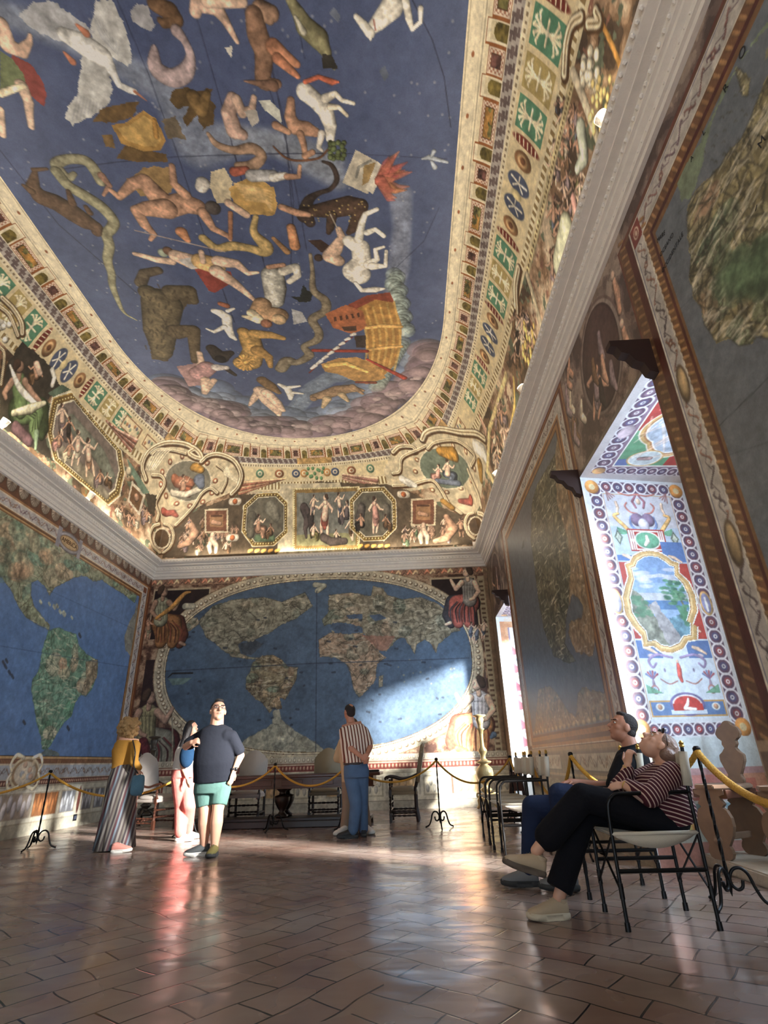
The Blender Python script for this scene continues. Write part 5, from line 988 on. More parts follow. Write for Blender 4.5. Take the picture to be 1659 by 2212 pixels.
for a, b in ((6.35, 8.35), (8.85, 10.6)):
    R(a, b, .76, 1.0, (116, 104, 96)); R(a+.03, b-.03, .785, .975, (196, 186, 168)); arab(cv, a+.06, b-.06, .8, .96, (120, 96, 76), (140, 110, 84), .17, 8)
R(5.95, 11.15, .70, .73, (190, 160, 124)); R(5.95, 11.15, .50, .69, (116, 84, 64)); arab(cv, 6.0, 11.1, .52, .67, (160, 130, 96), (90, 66, 50), .2, 9); R(5.95, 11.15, 0, .48, (150, 136, 112))
for k in range(8): R(6.1+k*.64, 6.6+k*.64, .12, .38, (124, 110, 90)); R(6.14+k*.64, 6.56+k*.64, .15, .35, (160, 142, 116))
m0 = (6.50, 10.56, 1.29, 5.0); R(*m0, (104, 112, 122), .14)
c = np.zeros((cv.nv, cv.nu), np.float32); sl = cv.sl(*m0); c[sl] = 1; cv.clip = c
land(cv, ZK_, [(365, 960), (390, 860), (490, 690), (510, 640), (540, 900), (510, 960), (560, 1100), (590, 1160), (600, 1300), (580, 1420), (560, 1480), (550, 1560), (540, 1700), (600, 1790), (560, 1800), (480, 1760), (430, 1620), (400, 1460), (380, 1300), (360, 1150)], [(96, 96, 70), (122, 116, 84), (140, 130, 94), (78, 84, 66), (108, 104, 74)], 21, .06, 150, (60, 54, 42))
land(cv, ZK_, [(490, 690), (505, 600), (600, 1040), (640, 1250), (680, 1400), (700, 1700), (690, 1760), (600, 1740), (560, 1640), (570, 1580), (630, 1560), (640, 1500), (610, 1450), (580, 1440), (560, 1500), (570, 1300), (560, 1150), (500, 950)], [(160, 132, 94), (176, 146, 106), (140, 112, 80)], 22, .06, 60, (120, 92, 64))
land(cv, ZK_, [(400, 1940), (460, 1920), (500, 1960), (560, 2060), (600, 2080), (610, 1960), (640, 1930), (700, 1950), (770, 1960), (790, 2090), (380, 2170)], [(150, 128, 92), (170, 144, 104), (96, 104, 78)], 23, .05, 60, (70, 66, 48))
S(ZN, (44, 48, 54), 975, 110, 6, 965, 190, 22, 940, 250, 6, sh=0); 
for k in range(18): cv.ell(6.55+k*.23, 1.33, .07, .03, (206, 190, 150), .7, .3)
cv.clip = None
# oval medallion over the near niche, small one over the far niche
for (yc, zc, ry, rz) in ((4.72, 4.78, .52, .58), (12.3, 4.72, .5, .6)):
    cv.ell(yc, zc, ry*1.16, rz*1.10, (120, 98, 90), 1, .3); cv.ell(yc, zc, ry*1.10, rz*1.05, (156, 138, 126), 1, .3); cv.ell(yc, zc, ry, rz, (72, 52, 50), 1, .4)
    cv.ell(yc, zc, ry*.95, rz*.95, (86, 64, 60), 1, .3)
    cv.folk((0, 0, 1), *((1290, 905) if yc < 9 else (1062, 1290)), 120 if yc < 9 else 40, 'skind', 'mauve', 3)
    for j, (dy, dz, c_) in enumerate(((-.1, .22, 'mauve'), (-.05, -.05, 'skind'), (.12, -.22, 'dark'), (-.2, -.25, 'mauve'), (.18, .1, 'brown'))): cv.stroke([(yc+dy, zc+dz, .05), (yc+dy+.04, zc+dz-.16, .07), (yc+dy, zc+dz-.3, .03)], COL[c_], .8)
for j in range(10): y = RNG.uniform(5.35, 5.85); z = RNG.uniform(4.1, 5.2); cv.stroke([(y, z, .05), (y+.08, z+.12, .06), (y, z+.26, .04)], COL[('skind', 'mauve', 'brown', 'stone')[j % 4]], .9)
for (y, z) in ((4.12, 4.35), (4.05, 4.9)): cv.stroke([(y, z+.25, .05), (y, z+.1, .07), (y+.04, z-.08, .05)], COL['skind'], .9); cv.ell(y, z+.33, .05, .05, 'skin', 1, .7)
R(3.84, 5.95, WH-.02, WH+.05, (130, 120, 108)); R(11.15, 13.0, WH-.02, WH+.05, (130, 120, 108))
R(13.0, YB, 0, ZC, (128, 108, 88)); R(13.05, 13.12, .8, 4.0, (170, 146, 116)); R(13.3, 13.42, .8, 5.3, (150, 126, 100))
# near map: inner corner at y=3.25
R(RY0, 3.87, 0, 5.30, (118, 60, 44)); R(RY0, 3.84, 0, 5.27, (116, 78, 50))
for k in range(60): cv.stroke([(3.72, k*.09, .016), (3.80, k*.09+.04, .02)], (146, 106, 66), .4)
R(RY0, 3.70, 0, 5.22, (96, 48, 38)); R(RY0, 3.60, 0, 5.245, (228, 218, 200)); R(RY0, 3.585, 0, 5.23, (130, 130, 150)); R(RY0, 3.575, 0, 5.22, (202, 194, 182))
arab(cv, 3.42, 3.56, .9, 5.0, (96, 80, 80), (150, 104, 84), .17, 15, True); arab(cv, RY0, 3.38, 5.06, 5.20, (110, 80, 90), (140, 90, 80), .16, 16)
R(3.40, 3.585, 5.02, 5.235, (150, 66, 56)); cv.ell(3.49, 5.13, .05, .06, (226, 200, 170)); cv.ell(3.49, 5.13, .035, .045, (150, 66, 56)); cv.ell(3.49, 5.13, .02, .03, (226, 200, 170))
for zc in (3.5, 2.2): cv.ell(3.49, zc, .075, .17, (120, 96, 70), 1, .3); cv.ell(3.49, zc, .055, .14, (190, 160, 110), 1, .7)
R(RY0, 3.41, .0, 5.035, (226, 214, 192)); R(RY0, 3.395, 0, 5.02, (130, 86, 52))
for k in range(56): cv.stroke([(3.33, 1+k*.075, .014), (3.385, 1+k*.075+.03, .018)], (160, 116, 70), .4)
for k in range(30): cv.stroke([(1.0+k*.078, 4.93, .014), (1.03+k*.078, 5.0, .018)], (156, 112, 68), .4)
R(RY0, 3.31, 0, 4.92, (96, 44, 34)); R(RY0, 3.28, 0, 4.88, (136, 94, 54)); R(RY0, 3.25, 0, 4.83, (112, 120, 128), .12)
c = np.zeros((cv.nv, cv.nu), np.float32); sl = cv.sl(RY0, 3.245, 0, 4.82); c[sl] = 1; cv.clip = c
cv.img += (c*(cv.n1-.5)*16)[..., None]
land(cv, ZR_, [(1700, 330), (1640, 460), (1600, 540), (1560, 650), (1510, 760), (1440, 830), (1400, 900), (1330, 980), (1280, 1020), (1240, 1080), (1215, 1180), (1225, 1290), (1240, 1400), (1230, 1500), (1260, 1620), (1300, 1680), (1310, 1760), (1380, 1860), (1440, 1830), (1500, 1880), (1560, 1870), (1600, 1830), (1700, 1850), (2100, 1600), (2100, 300)], [(160, 146, 100), (140, 134, 96), (104, 124, 92), (166, 128, 100), (88, 112, 84)], 31, .045, 240, (70, 66, 50))
for k in range(150):
    x, y = RNG.uniform(1300, 1700), RNG.uniform(500, 1850); S(ZR_, (74, 70, 50), x, y, 2.2, x+8, y-10, 2.2, x+16, y, 2.2, sh=0, a=.6)
for k in range(26): cv.ell(*cv.M(ZR_, [(RNG.uniform(1400, 1700), RNG.uniform(1300, 1600))])[0], .12, .09, (92, 118, 84), .4, .3, .5)
land(cv, ZR_, [(1480, 370), (1510, 380), (1560, 440), (1550, 520), (1520, 520), (1500, 450)], [(160, 150, 104)], 32, .03, 4); S(ZR_, (150, 142, 104), 1660, 280, 20, 1650, 310, 8, sh=0)
P(ZR_, (130, 146, 116), 1700, 50, 1590, 200, 1420, 480, 1290, 780, 1200, 900, 1160, 1000, 1190, 1090, 1240, 1080, 1300, 900, 1330, 760, 1360, 640, 1500, 340, 1700, 90, rough=.03)
S(ZR_, (66, 74, 82), 1170, 1160, 2, 1700, 560, 2, sh=0, a=.5); S(ZR_, (66, 74, 82), 1180, 1680, 2, 1500, 1380, 2, sh=0, a=.4)
S(ZK_, (60, 68, 76), 1360, 540, 2.2, 1700, 210, 2.2, sh=0, a=.8); S(ZK_, (60, 68, 76), 1400, 700, 1.6, 1700, 600, 1.6, sh=0, a=.4)
cv.clip = None
R(RY0, 3.87, 0, 1.0, (120, 96, 80)); R(RY0, 3.87, .94, 1.0, (170, 140, 108))
cv.relief(.16, 4)
im = cv.rgb()
def sub(y0, y1, z0, z1):
    i0, i1 = [int(np.argmin(abs(cv.U-a))) for a in (y0, y1)]; j0, j1 = [int(np.argmin(abs(cv.V-a))) for a in (z0, z1)]
    Uq = cv.U[i0:i1+1].copy(); Vq = cv.V[j0:j1+1].copy(); Uq[0], Uq[-1], Vq[0], Vq[-1] = y0, y1, z0, z1
    Uu, Vv = np.meshgrid(Uq, Vq); grid_mesh('wall_right', np.stack([np.full_like(Uu, XR), Uu, Vv], -1), im[j0:j1+1, i0:i1+1], M_FRM, kind='structure')
sub(RY0, 3.88, 0, ZC); WALL_R = [o for o in C.objects if o.name.startswith('wall_right')][-1]; sub(3.88, 5.95, WH, ZC); sub(5.95, 11.15, 0, ZC); sub(11.15, 13.0, WH, ZC); sub(13.0, YB, 0, ZC)
del cv, im
box('wall_right', XR+.0, XR+.012, -2.1, RY0, 0, ZC, M_PL, kind='structure')

# ---------------------------------------------------------------- painted niches: far cheek (s outward, z up) and soffit
def guilloche(cv, x0, x1, z0, z1, vert, cols=((150, 80, 84), (96, 92, 130))):
    cv.rect(x0, x1, z0, z1, (110, 84, 104)); w_ = (x1-x0) if vert else (z1-z0); L = (z1-z0) if vert else (x1-x0); n = max(1, int(L/(w_*.95)))
    for k in range(n):
        t = (k+.5)*L/n; u, v = ((x0+x1)/2, z0+t) if vert else (x0+t, (z0+z1)/2)
        cv.ell(u, v, w_*.58, w_*.58, (232, 226, 232), 1, 0, .1, .22); cv.ell(u, v, w_*.28, w_*.28, cols[k % 2], 1); cv.ell(u, v, w_*.15, w_*.15, (232, 224, 224), 1); cv.ell(u, v, w_*.07, w_*.07, cols[k % 2], 1)
def cheek(k, seed, res, full):
    ya, yb = WINS[k]; ca, sa = math.cos(math.radians(11.8)), math.sin(math.radians(11.8)); SL = (XO-XR)/ca
    def jm(x, y):
        r = ray(x, y); n = Vector((-sa, ca, 0)); p0 = Vector((XR, yb, 0)); o = Vector((0, 0, CAMH)); t = (p0-o).dot(n)/r.dot(n); q = o+r*t
        return ((q-p0).dot(Vector((ca, sa, 0))), q.z)
    cv = Cv(0, SL, 0, WH, res, (214, 216, 222), jm, .04, seed)
    R = lambda a, b, c_, d, col, g=.1: cv.rect(a, b, c_, d, col, 1, g)
    wl, bl, rd, og, gr, lav = (222, 224, 228), (96, 124, 178), (190, 70, 62), (206, 160, 96), (110, 168, 134), (190, 180, 200)
    if full:
        S, P = cv.S, cv.Pg; Q = (1000, 700, 2.458); Q2 = (959, 1100, 2.2114)
        for (a, b) in ((.08, .24), (1.16, 1.32)): guilloche(cv, a, b, 1.22, 3.93, True)
        guilloche(cv, .24, 1.16, 3.82, 3.96, False); guilloche(cv, .20, 1.2, 1.10, 1.22, False, ((176, 66, 66), (84, 84, 130)))
        for (x, z) in ((.13, 3.88), (1.25, 3.88), (.13, 1.17), (1.27, 1.17)): cv.ell(x, z, .09, .09, (226, 150, 76), 1, .5); cv.ell(x, z, .04, .04, (240, 214, 160))
        for x in (.255, 1.145): R(x-.008, x+.008, 1.26, 3.80, (206, 160, 120))
        R(.26, 1.14, 3.17, 3.80, (206, 204, 214)); R(.26, 1.14, 3.79, 3.80, og); R(.26, 1.14, 2.66, 3.38, (188, 202, 224)); R(.26, 1.14, 1.26, 2.66, (212, 222, 236))
        V0, v00 = cv.V.copy(), cv.v0
        def off(d): cv.V = V0-np.float32(d); cv.v0 = v00-d
        off(.07)
        for sx in (-1, 1):
            c0 = .70
            cv.stroke(catmull([(c0, 3.74, .008), (c0+sx*.12, 3.72, .010), (c0+sx*.24, 3.75, .008)], 4), (190, 110, 96), .3); cv.stroke([(c0+sx*.02, 3.72, .012), (c0+sx*.08, 3.64, .016), (c0+sx*.05, 3.56, .014)], (150, 96, 110), .5)
            cv.stroke([(c0+sx*.30, 3.62, .018), (c0+sx*.29, 3.55, .020), (c0+sx*.32, 3.46, .012)], 'skin', .6); cv.stroke(catmull([(c0+sx*.05, 3.48, .008), (c0+sx*.14, 3.50, .010), (c0+sx*.19, 3.57, .012), (c0+sx*.16, 3.62, .010)], 4), (196, 120, 110), .3)
            cv.stroke(catmull([(c0+sx*.06, 3.26, .022), (c0+sx*.18, 3.24, .026), (c0+sx*.28, 3.34, .026), (c0+sx*.36, 3.44, .022), (c0+sx*.30, 3.47, .016)], 5), og, .6); cv.stroke(catmull([(c0+sx*.03, 3.20, .012), (c0+sx*.16, 3.32, .016), (c0+sx*.15, 3.44, .012)], 4), (120, 140, 190), .4)
            cv.ell(c0+sx*.07, 3.40, .085, .085, (134, 112, 140), 1, .6); cv.poly([(c0+sx*.15, 3.22), (c0+sx*.34, 3.20), (c0+sx*.36, 3.30)], gr)
            for j in range(4): cv.stroke([(c0+sx*.40, 3.76, .006), (c0+sx*(.30+.03*j), 3.70-.02*j, .008)], (170, 120, 120), 0)
        cv.ell(.70, 3.33, .07, .09, (196, 190, 206), 1, .6); cv.ell(.70, 3.64, .03, .04, 'skin', 1, .6)
        off(.22)
        for x in (.34, 1.06): cv.poly([(x, 3.12), (x+.055, 3.02), (x, 2.92), (x-.055, 3.02)], (120, 130, 116)); cv.poly([(x, 3.08), (x+.03, 3.02), (x, 2.96), (x-.03, 3.02)], (200, 206, 190))
        # red fret with green oval
        R(.46, .94, 2.85, 3.13, rd)
        for x in (.475, .505, .875, .905): R(x, x+.018, 2.865, 3.115, (232, 220, 216))
        R(.53, .87, 2.87, 3.11, (232, 220, 216)); R(.545, .855, 2.885, 3.095, rd); R(.48, .92, 2.97, 3.0, (232, 220, 216)); cv.ell(.70, 2.99, .165, .115, (232, 224, 216)); cv.ell(.70, 2.99, .148, .10, (110, 176, 140), 1, .3); cv.stroke([(.70, 3.04, .02), (.70, 2.98, .03), (.66, 2.93, .02)], (214, 206, 190), .5)
        off(0)
        for x0, x1 in ((.27, .55), (.85, 1.13)):
            R(x0, x1, 2.95, 3.20 if x0 > .5 else 3.02, (96, 128, 190)); R(x0, x1, 2.07, 2.93, (196, 76, 66)); R(x0, x1, 1.86, 2.05, (100, 128, 186))
            for z, c_ in ((3.02, 'skin'), (2.80, 'cream'), (2.22, 'pink'), (1.98, 'skin')): cv.stroke([(x0+.08, z, .018), ((x0+x1)/2, z-.02, .024), (x1-.06, z-.07, .012)], COL[c_], .5); cv.ell((x0+x1)/2, z-.09, .04, .02, (232, 200, 190), .8)
        for x0, x1 in ((.27, .52), (.88, 1.13)): pass
        qp = cv.M(Q, [(990, 1205), (1040, 1214), (1085, 1240), (1112, 1262), (1142, 1270), (1144, 1322), (1195, 1370), (1228, 1440), (1240, 1520), (1215, 1592), (1240, 1602), (1240, 1672), (1192, 1680), (1165, 1720), (1110, 1743), (1052, 1735), (1012, 1705), (962, 1712), (952, 1652), (905, 1602), (866, 1540), (852, 1450), (872, 1375), (882, 1342), (865, 1277), (890, 1268), (905, 1235), (945, 1212)])
        qx = sum(p[0] for p in qp)/len(qp); qz = sum(p[1] for p in qp)/len(qp)
        def quat(k_, col, g=.15): cv.poly([(qx+(p[0]-qx)*(1-k_*1.7), qz+(p[1]-qz)*(1-k_)) for p in qp], col, 1, g)
        for k_, c_ in ((-.035, (240, 234, 222)), (-.01, (186, 130, 78)), (0, (212, 168, 104)), (.05, (232, 200, 142)), (.085, (176, 124, 74)), (.10, (240, 242, 240))): quat(k_, c_)
        cp = np.zeros((cv.nv, cv.nu), np.float32); keep = cv.img.copy(); cv.img[:] = 0; quat(.115, (255, 255, 255), 0); cp[:] = (cv.img[..., 0] > 100); cv.img = keep; cv.clip = cp; cv.rect(0, 1.4, 1, 3.2, (150, 178, 216)); off(.24)
        cv.rect(.3, 1.1, 2.46, 2.8, (130, 160, 206)); 
        for j in range(16): cv.ell(RNG.uniform(.4, 1.0), RNG.uniform(2.36, 2.62), .09, .022, (214, 210, 220), .7)
        cv.rect(.3, 1.1, 2.24, 2.34, (206, 196, 190), .7); cv.rect(.3, 1.1, 2.15, 2.25, (96, 134, 184)); cv.poly([(.3, 2.4), (.42, 2.36), (.52, 2.2), (.6, 2.0), (.7, 1.75), (.3, 1.7)], (140, 140, 124), 1, .4, .03)
        cv.poly([(.52, 2.2), (.62, 2.24), (.66, 2.12), (.8, 1.95), (.86, 1.78), (.66, 1.72)], (170, 164, 166), 1, .3, .03); cv.poly([(.72, 2.05), (.9, 2.1), (1.1, 2.05), (1.1, 1.75), (.85, 1.75)], (110, 150, 170), 1, .4, .03)
        for j in range(26): cv.ell(.40+RNG.uniform(-.08, .12), 2.2+RNG.uniform(-.14, .12), .035, .02, (92, 136, 104), .8)
        cv.stroke([(.97, 1.95, .014), (.95, 2.2, .012), (.90, 2.36, .010)], (104, 104, 84), .3)
        for j in range(60): cv.ell(.90+RNG.normal()*.08, 2.34+RNG.normal()*.075, .035, .018, ((84, 140, 104), (110, 160, 120), (70, 116, 96))[j % 3], .85)
        for j in range(18): cv.ell(.95+RNG.normal()*.05, 2.08+RNG.normal()*.06, .035, .03, (92, 144, 108), .8)
        cv.clip = None
        off(.18)
        for sx in (-1, 1):
            cv.stroke(catmull([(.70+sx*.05, 1.69, .012), (.70+sx*.22, 1.72, .014), (.70+sx*.33, 1.66, .014), (.70+sx*.30, 1.59, .012), (.70+sx*.25, 1.63, .010)], 5), (150, 130, 170), .3)
            for j in range(6): a = 1.57+(j-2.5)*.35; cv.stroke([(.70+sx*.33, 1.47, .007), (.70+sx*.33+math.cos(a)*.05, 1.47+math.sin(a)*.05, .007), (.70+sx*.33+math.cos(a)*.085, 1.47+math.sin(a)*.08, .011)], ((170, 84, 96), (110, 120, 170))[j % 2], .2)
            cv.stroke([(.70+sx*.33, 1.46, .01), (.70+sx*.33, 1.40, .02)], (150, 130, 150), .3); cv.ell(.70+sx*.33, 1.385-.02, .045, .045, (186, 120, 110), 1, .5, .2, .3); cv.ell(.70+sx*.33, 1.365, .03, .03, (190, 206, 226))
            cv.poly([(.70+sx*.42, 1.42), (.70+sx*.42, 1.33), (.70+sx*.24, 1.33)], gr, .9); cv.stroke(catmull([(.70+sx*.05, 1.45, .006), (.70+sx*.15, 1.42, .006), (.70+sx*.24, 1.47, .006)], 3), (176, 110, 96), 0); cv.ell(.70+sx*.17, 1.56, .012, .02, (140, 130, 160))
        cv.stroke([(.70, 1.62, .018), (.70, 1.57, .028), (.69, 1.50, .026), (.70, 1.45, .018)], (196, 84, 74), .6); cv.ell(.70, 1.65, .016, .018, 'skin', 1, .4)
        off(.06)
        R(.27, 1.13, 1.22, 1.38, og); R(.285, 1.115, 1.235, 1.365, (104, 134, 186)); cv.ell(.70, 1.34, .20, .115, (120, 110, 160)); cv.ell(.70, 1.34, .17, .095, (236, 230, 230)); cv.ell(.70, 1.335, .155, .085, (206, 66, 58)); R(.50, .90, 1.24, 1.285, (212, 222, 236)); R(.53, .87, 1.275, 1.345, (206, 66, 58)); cv.stroke([(.72, 1.39, .012), (.70, 1.34, .018), (.66, 1.30, .018), (.78, 1.29, .014)], (236, 222, 214), .4)
        for x in (.38, 1.02): cv.ell(x, 1.315, .048, .036, (236, 236, 230)); cv.ell(x, 1.315, .026, .026, (190, 140, 110), 1, .6)
        off(.2)
        for x in (.14, 1.24): cv.ell(x, 2.27, .075, .14, (226, 180, 110), 1, .4); cv.ell(x, 2.27, .055, .115, (150, 150, 196), 1, .3); cv.stroke([(x, 2.33, .014), (x, 2.25, .02), (x, 2.18, .012)], (226, 222, 230), .4)
        off(0)
        # below the panel: pale marbled wall, red skirting panels, gilt scroll
        R(.0, SL, .80, 1.08, (206, 214, 216)); R(0, SL, .74, .80, (196, 150, 150)); R(0, SL, .52, .74, (206, 130, 120)); R(.1, .55, .55, .71, (220, 176, 170)); R(0, SL, .50, .52, (236, 232, 226)); R(0, SL, .36, .50, (150, 186, 196)); cv.ell(.6, .42, .26, .10, (232, 234, 230)); cv.ell(.6, .42, .22, .08, (150, 186, 196)); R(0, SL, .18, .36, (200, 206, 196)); R(0, SL, 0, .18, (196, 138, 124))
        cv.stroke(catmull([(.1, .34, .03), (.3, .40, .04), (.45, .33, .04), (.36, .26, .03), (.28, .31, .02)], 5), (222, 176, 110), .5); R(.9, SL, .36, .74, (214, 150, 120)); R(.96, SL-.3, .4, .70, (206, 120, 100)); cv.ell(1.1, .56, .06, .06, (226, 190, 130), 1, .5)
        R(1.40, 1.43, .8, WH, (190, 170, 190)); R(0, .03, 0, WH, (226, 230, 236)); R(1.45, SL, 0, WH, (206, 210, 214))
    else:
        R(.08, SL, .98, 3.9, (206, 140, 96)); t2 = vnoise(cv.nv, cv.nu, 8, 5, 3); m = (t2 > .55); cv.img[m] = cv.img[m]*.6+cc((228, 186, 140))*.4
        R(.26, SL-.2, 1.1, 3.75, (226, 222, 214)); R(0, SL, 0, .98, (222, 220, 214)); R(0, SL, .86, .90, (206, 150, 150)); R(0, .07, 0, WH, (220, 228, 236))
        for z, c_ in ((3.3, (150, 150, 160)), (2.9, (96, 110, 150)), (2.5, (206, 150, 110)), (2.1, (150, 70, 80)), (1.7, (110, 150, 160)), (1.35, (150, 110, 130))):
            for x in (.36, .62, .9): cv.ell(x, z, .10, .15, c_, .9, .5); cv.ell(x, z, .06, .09, (230, 224, 214), .9); cv.stroke([(x-.12, z-.2, .014), (x, z-.12, .02), (x+.12, z-.22, .014)], (206, 150, 110), .4)
            cv.poly([(.30, z+.05), (.5, z-.15), (.30, z-.2)], (150, 66, 84)); R(.26, .30, 1.1, 3.75, (150, 130, 150))
    Uu, Vv = np.meshgrid(cv.U, cv.V)
    grid_mesh('wall_right', np.stack([XR+Uu*ca, yb+Uu*sa, Vv], -1), cv.rgb(), M_FR, kind='structure')
    # soffit (u = outward, v along the wall)
    W_ = yb-ya
    cs = Cv(0, XO-XR, ya, yb, res, (206, 196, 196), None, .04, seed+2); r2 = lambda a, b, c_, d, col: cs.rect(a, b, c_, d, col, 1, .1)
    r2(.10, 1.45, ya+.1, yb-.12, (150, 120, 140)); guilloche(cs, .10, .26, ya+.1, yb-.12, True, ((140, 110, 130), (110, 100, 140))); guilloche(cs, .26, 1.4, yb-.24, yb-.12, False, ((140, 110, 130), (110, 100, 140)))
    r2(.30, 1.34, ya+.14, yb-.27, (232, 228, 220)); r2(.32, 1.32, ya+.15, yb-.29, rd); r2(.32, .8, ya+.15, yb-1.15, rd); r2(.32, .9, yb-.95, yb-.29, (104, 160, 118)); r2(.9, 1.32, yb-.62, yb-.29, rd); r2(.32, .46, yb-.42, yb-.29, (104, 120, 176))
    for (x, y, a, b) in ((.82, yb-.95, .40, .46),):
        for k_, c_ in ((1.14, (236, 226, 206)), (1.1, og), (1.02, (176, 120, 74)), (.97, (236, 232, 226)), (.93, (176, 184, 200))):
            cs.ell(x, y, a*k_*.8, b*k_, c_); cs.ell(x, y, a*k_*1.05, b*k_*.7, c_)
        for j in range(12): cs.stroke([(x+RNG.uniform(-.2, .2), y+RNG.uniform(-.25, .25), .03), (x+RNG.uniform(-.2, .2), y+RNG.uniform(-.25, .25), .02)], ((206, 150, 120), (150, 140, 150), (214, 206, 196))[j % 3], .7)
    for k_, c_ in ((1.2, og), (1.1, (236, 228, 210)), (1, (206, 214, 216))): cs.ell(.62, yb-.42, .17*k_, .12*k_, c_)
    cs.stroke([(.56, yb-.42, .03), (.68, yb-.42, .03)], (150, 120, 120), .6)
    for j in range(18): cs.stroke([(RNG.uniform(.34, 1.28), ya+RNG.uniform(.2, W_-.4), .02), (RNG.uniform(.34, 1.28), ya+RNG.uniform(.2, W_-.4), .012)], (226, 190, 170), .5, .35)
    cs.ell(.20, yb-.95, .075, .12, (214, 190, 200), 1, .5); cs.ell(.18, yb-.17, .08, .07, (226, 170, 110), 1, .5)
    Uu, Vv = np.meshgrid(cs.U, cs.V)
    grid_mesh('wall_right', np.stack([XR+Uu, np.where(True, yb+Uu*SLOPE-(yb-Vv)/W_*(W_+Uu*SLOPE-Uu/(XO-XR)*NSP), 0), np.full_like(Uu, WH)], -1), cs.rgb(), M_FR, kind='structure')
cheek(0, 81, .0085, True); cheek(1, 83, .014, False)

# ---------------------------------------------------------------- painted lettering
def letters(txt, P, X, N, size, col, wall, sp=1.0, sh=0):
    c = bpy.data.curves.new('lettering', 'FONT'); c.body = txt; c.size = size; c.extrude = .0006; c.space_character = sp; c.align_x = 'CENTER'; c.align_y = 'CENTER'; c.shear = sh
    o = bpy.data.objects.new('lettering', c); C.objects.link(o); X, N = Vector(X).normalized(), Vector(N); Yv = N.cross(X); o.matrix_world = Matrix(((X.x, Yv.x, N.x, P[0]), (X.y, Yv.y, N.y, P[1]), (X.z, Yv.z, N.z, P[2]), (0, 0, 0, 1)))
    c.materials.append(mat('ink%d' % col[0], col, .8)); o.parent = wall; return o
letters('AMERICA', (XL+.004, 9.84, 5.05), (0, 1, 0), (1, 0, 0), .125, (74, 44, 28), WALL_L, 1.0)
def onr(x, y): p = onp(x, y, 0, XR); return Vector((XR-.003, p.y, p.z))
for txt, a, b, sz in (('O', (1604, 114), (1625, 80), .085), ('R', (1568, 190), (1586, 150), .075), ('L', (1521, 286), (1540, 250), .06), ('A', (1495, 342), (1512, 308), .055), ('M', (1646, 307), (1659, 280), .075), ('I', (1634, 450), (1645, 452), .05), ('MARE', (1428, 512), (1444, 494), .05), ('OCEANO', (1440, 530), (1458, 500), .05), ('OCCIDENTALE', (1452, 548), (1478, 500), .05)):
    p, q = onr(*a), onr(*b); letters(txt, tuple(p), tuple(q-p), (-1, 0, 0), sz, (46, 46, 48), WALL_R, 1.1, .2 if len(txt) > 2 else 0)

# ---------------------------------------------------------------- light strips and lamps on the cornice
def emis(name, col, st):
    m = bpy.data.materials.new(name); m.use_nodes = True; b = m.node_tree.nodes['Principled BSDF']
    b.inputs['Emission Color'].default_value = (*s2l(col), 1); b.inputs['Emission Strength'].default_value = st; b.inputs['Base Color'].default_value = (*s2l(col), 1); return m
for k, (ax, c, a, b_, sg) in enumerate(STRIPS):
    l_ = bpy.data.lights.new('cornice_strip_light', 'AREA'); l_.shape = 'RECTANGLE'; l_.size = b_-a; l_.size_y = .10; l_.color = (1, .89, .70); l_.energy = STRIP_POWER*(b_-a)
    lo = bpy.data.objects.new('cornice_strip_light', l_); C.objects.link(lo)
    if ax == 'x': lo.location = (c, (a+b_)/2, 6.0); d = Vector((sg*.50, 0, .86)); lo.rotation_euler = (Matrix(((0, 0, d.x), (1, 0, 0), (0, 1, d.z))).to_euler())
    if ax == 'x':
        z = -d.normalized(); x = Vector((0, 1, 0)); y = z.cross(x)
    else:
        d = Vector((0, -.50, .86)); lo.location = ((a+b_)/2, c, 6.0); z = -d.normalized(); x = Vector((1, 0, 0)); y = z.cross(x)
    lo.rotation_euler = Matrix((x, y, z)).transposed().to_euler()
# ================================================================ FURNITURE AND FITTINGS
M_CANV = mat('canvas', (206, 198, 182), .85, bump=.3, bscale=300, var=.06)
M_UPH = mat('grey_upholstery', (184, 176, 168), .85, bump=.2, bscale=200, var=.06)
M_OLV = mat('dull_upholstery', (150, 138, 116), .85, bump=.2, bscale=200, var=.08)
M_WAL = mat('walnut', (78, 46, 34), .35, vscale=14, var=.3, spec=.5)
M_DWD = mat('dark_oak', (40, 26, 22), .4, vscale=14, var=.25)
M_SGW = mat('weathered_walnut', (122, 98, 80), .5, vscale=12, var=.25)
M_ROPE = mat('yellow_rope', (206, 156, 62), .75, bump=.6, bscale=90, var=.12)
M_BRASS = mat('brass', (214, 178, 96), .3, .9)
M_GILT = mat('worn_gilding', (190, 168, 120), .4, .35, bump=.3, bscale=30, var=.25)
M_WHT = mat('white_card', (232, 226, 222), .7); M_DK = mat('black_plastic', (30, 30, 34), .4)

# ---- wooden brackets beside the niche heads
def bracket(name, y, z, s, label):
    bm = bmesh.new(); out = [(0, 0), (.34, 0), (.34, -.05), (.29, -.07), (.26, -.13), (.20, -.15), (.16, -.22), (.10, -.25), (.07, -.33), (0, -.36)]
    prism(bm, [(u*s, v*s) for u, v in out], .10*s, lambda u, v, w_: Vector((-u, w_, v)))
    o = obj(name, bm, M_BRONZE); o.location = (XR, y, z); tag(o, label, 'bracket', 'wooden brackets at the niche heads'); return o
bracket('wooden_bracket', 3.80, 4.17, 1.0, 'dark carved bracket beside the near map frame, largest of the three')
bracket('wooden_bracket', 6.02, 4.12, .95, 'dark carved bracket on the frame between far map and tall painted niche')
bracket('wooden_bracket', 11.22, 4.14, .95, 'small dark bracket over the narrow niche nearest the back wall')

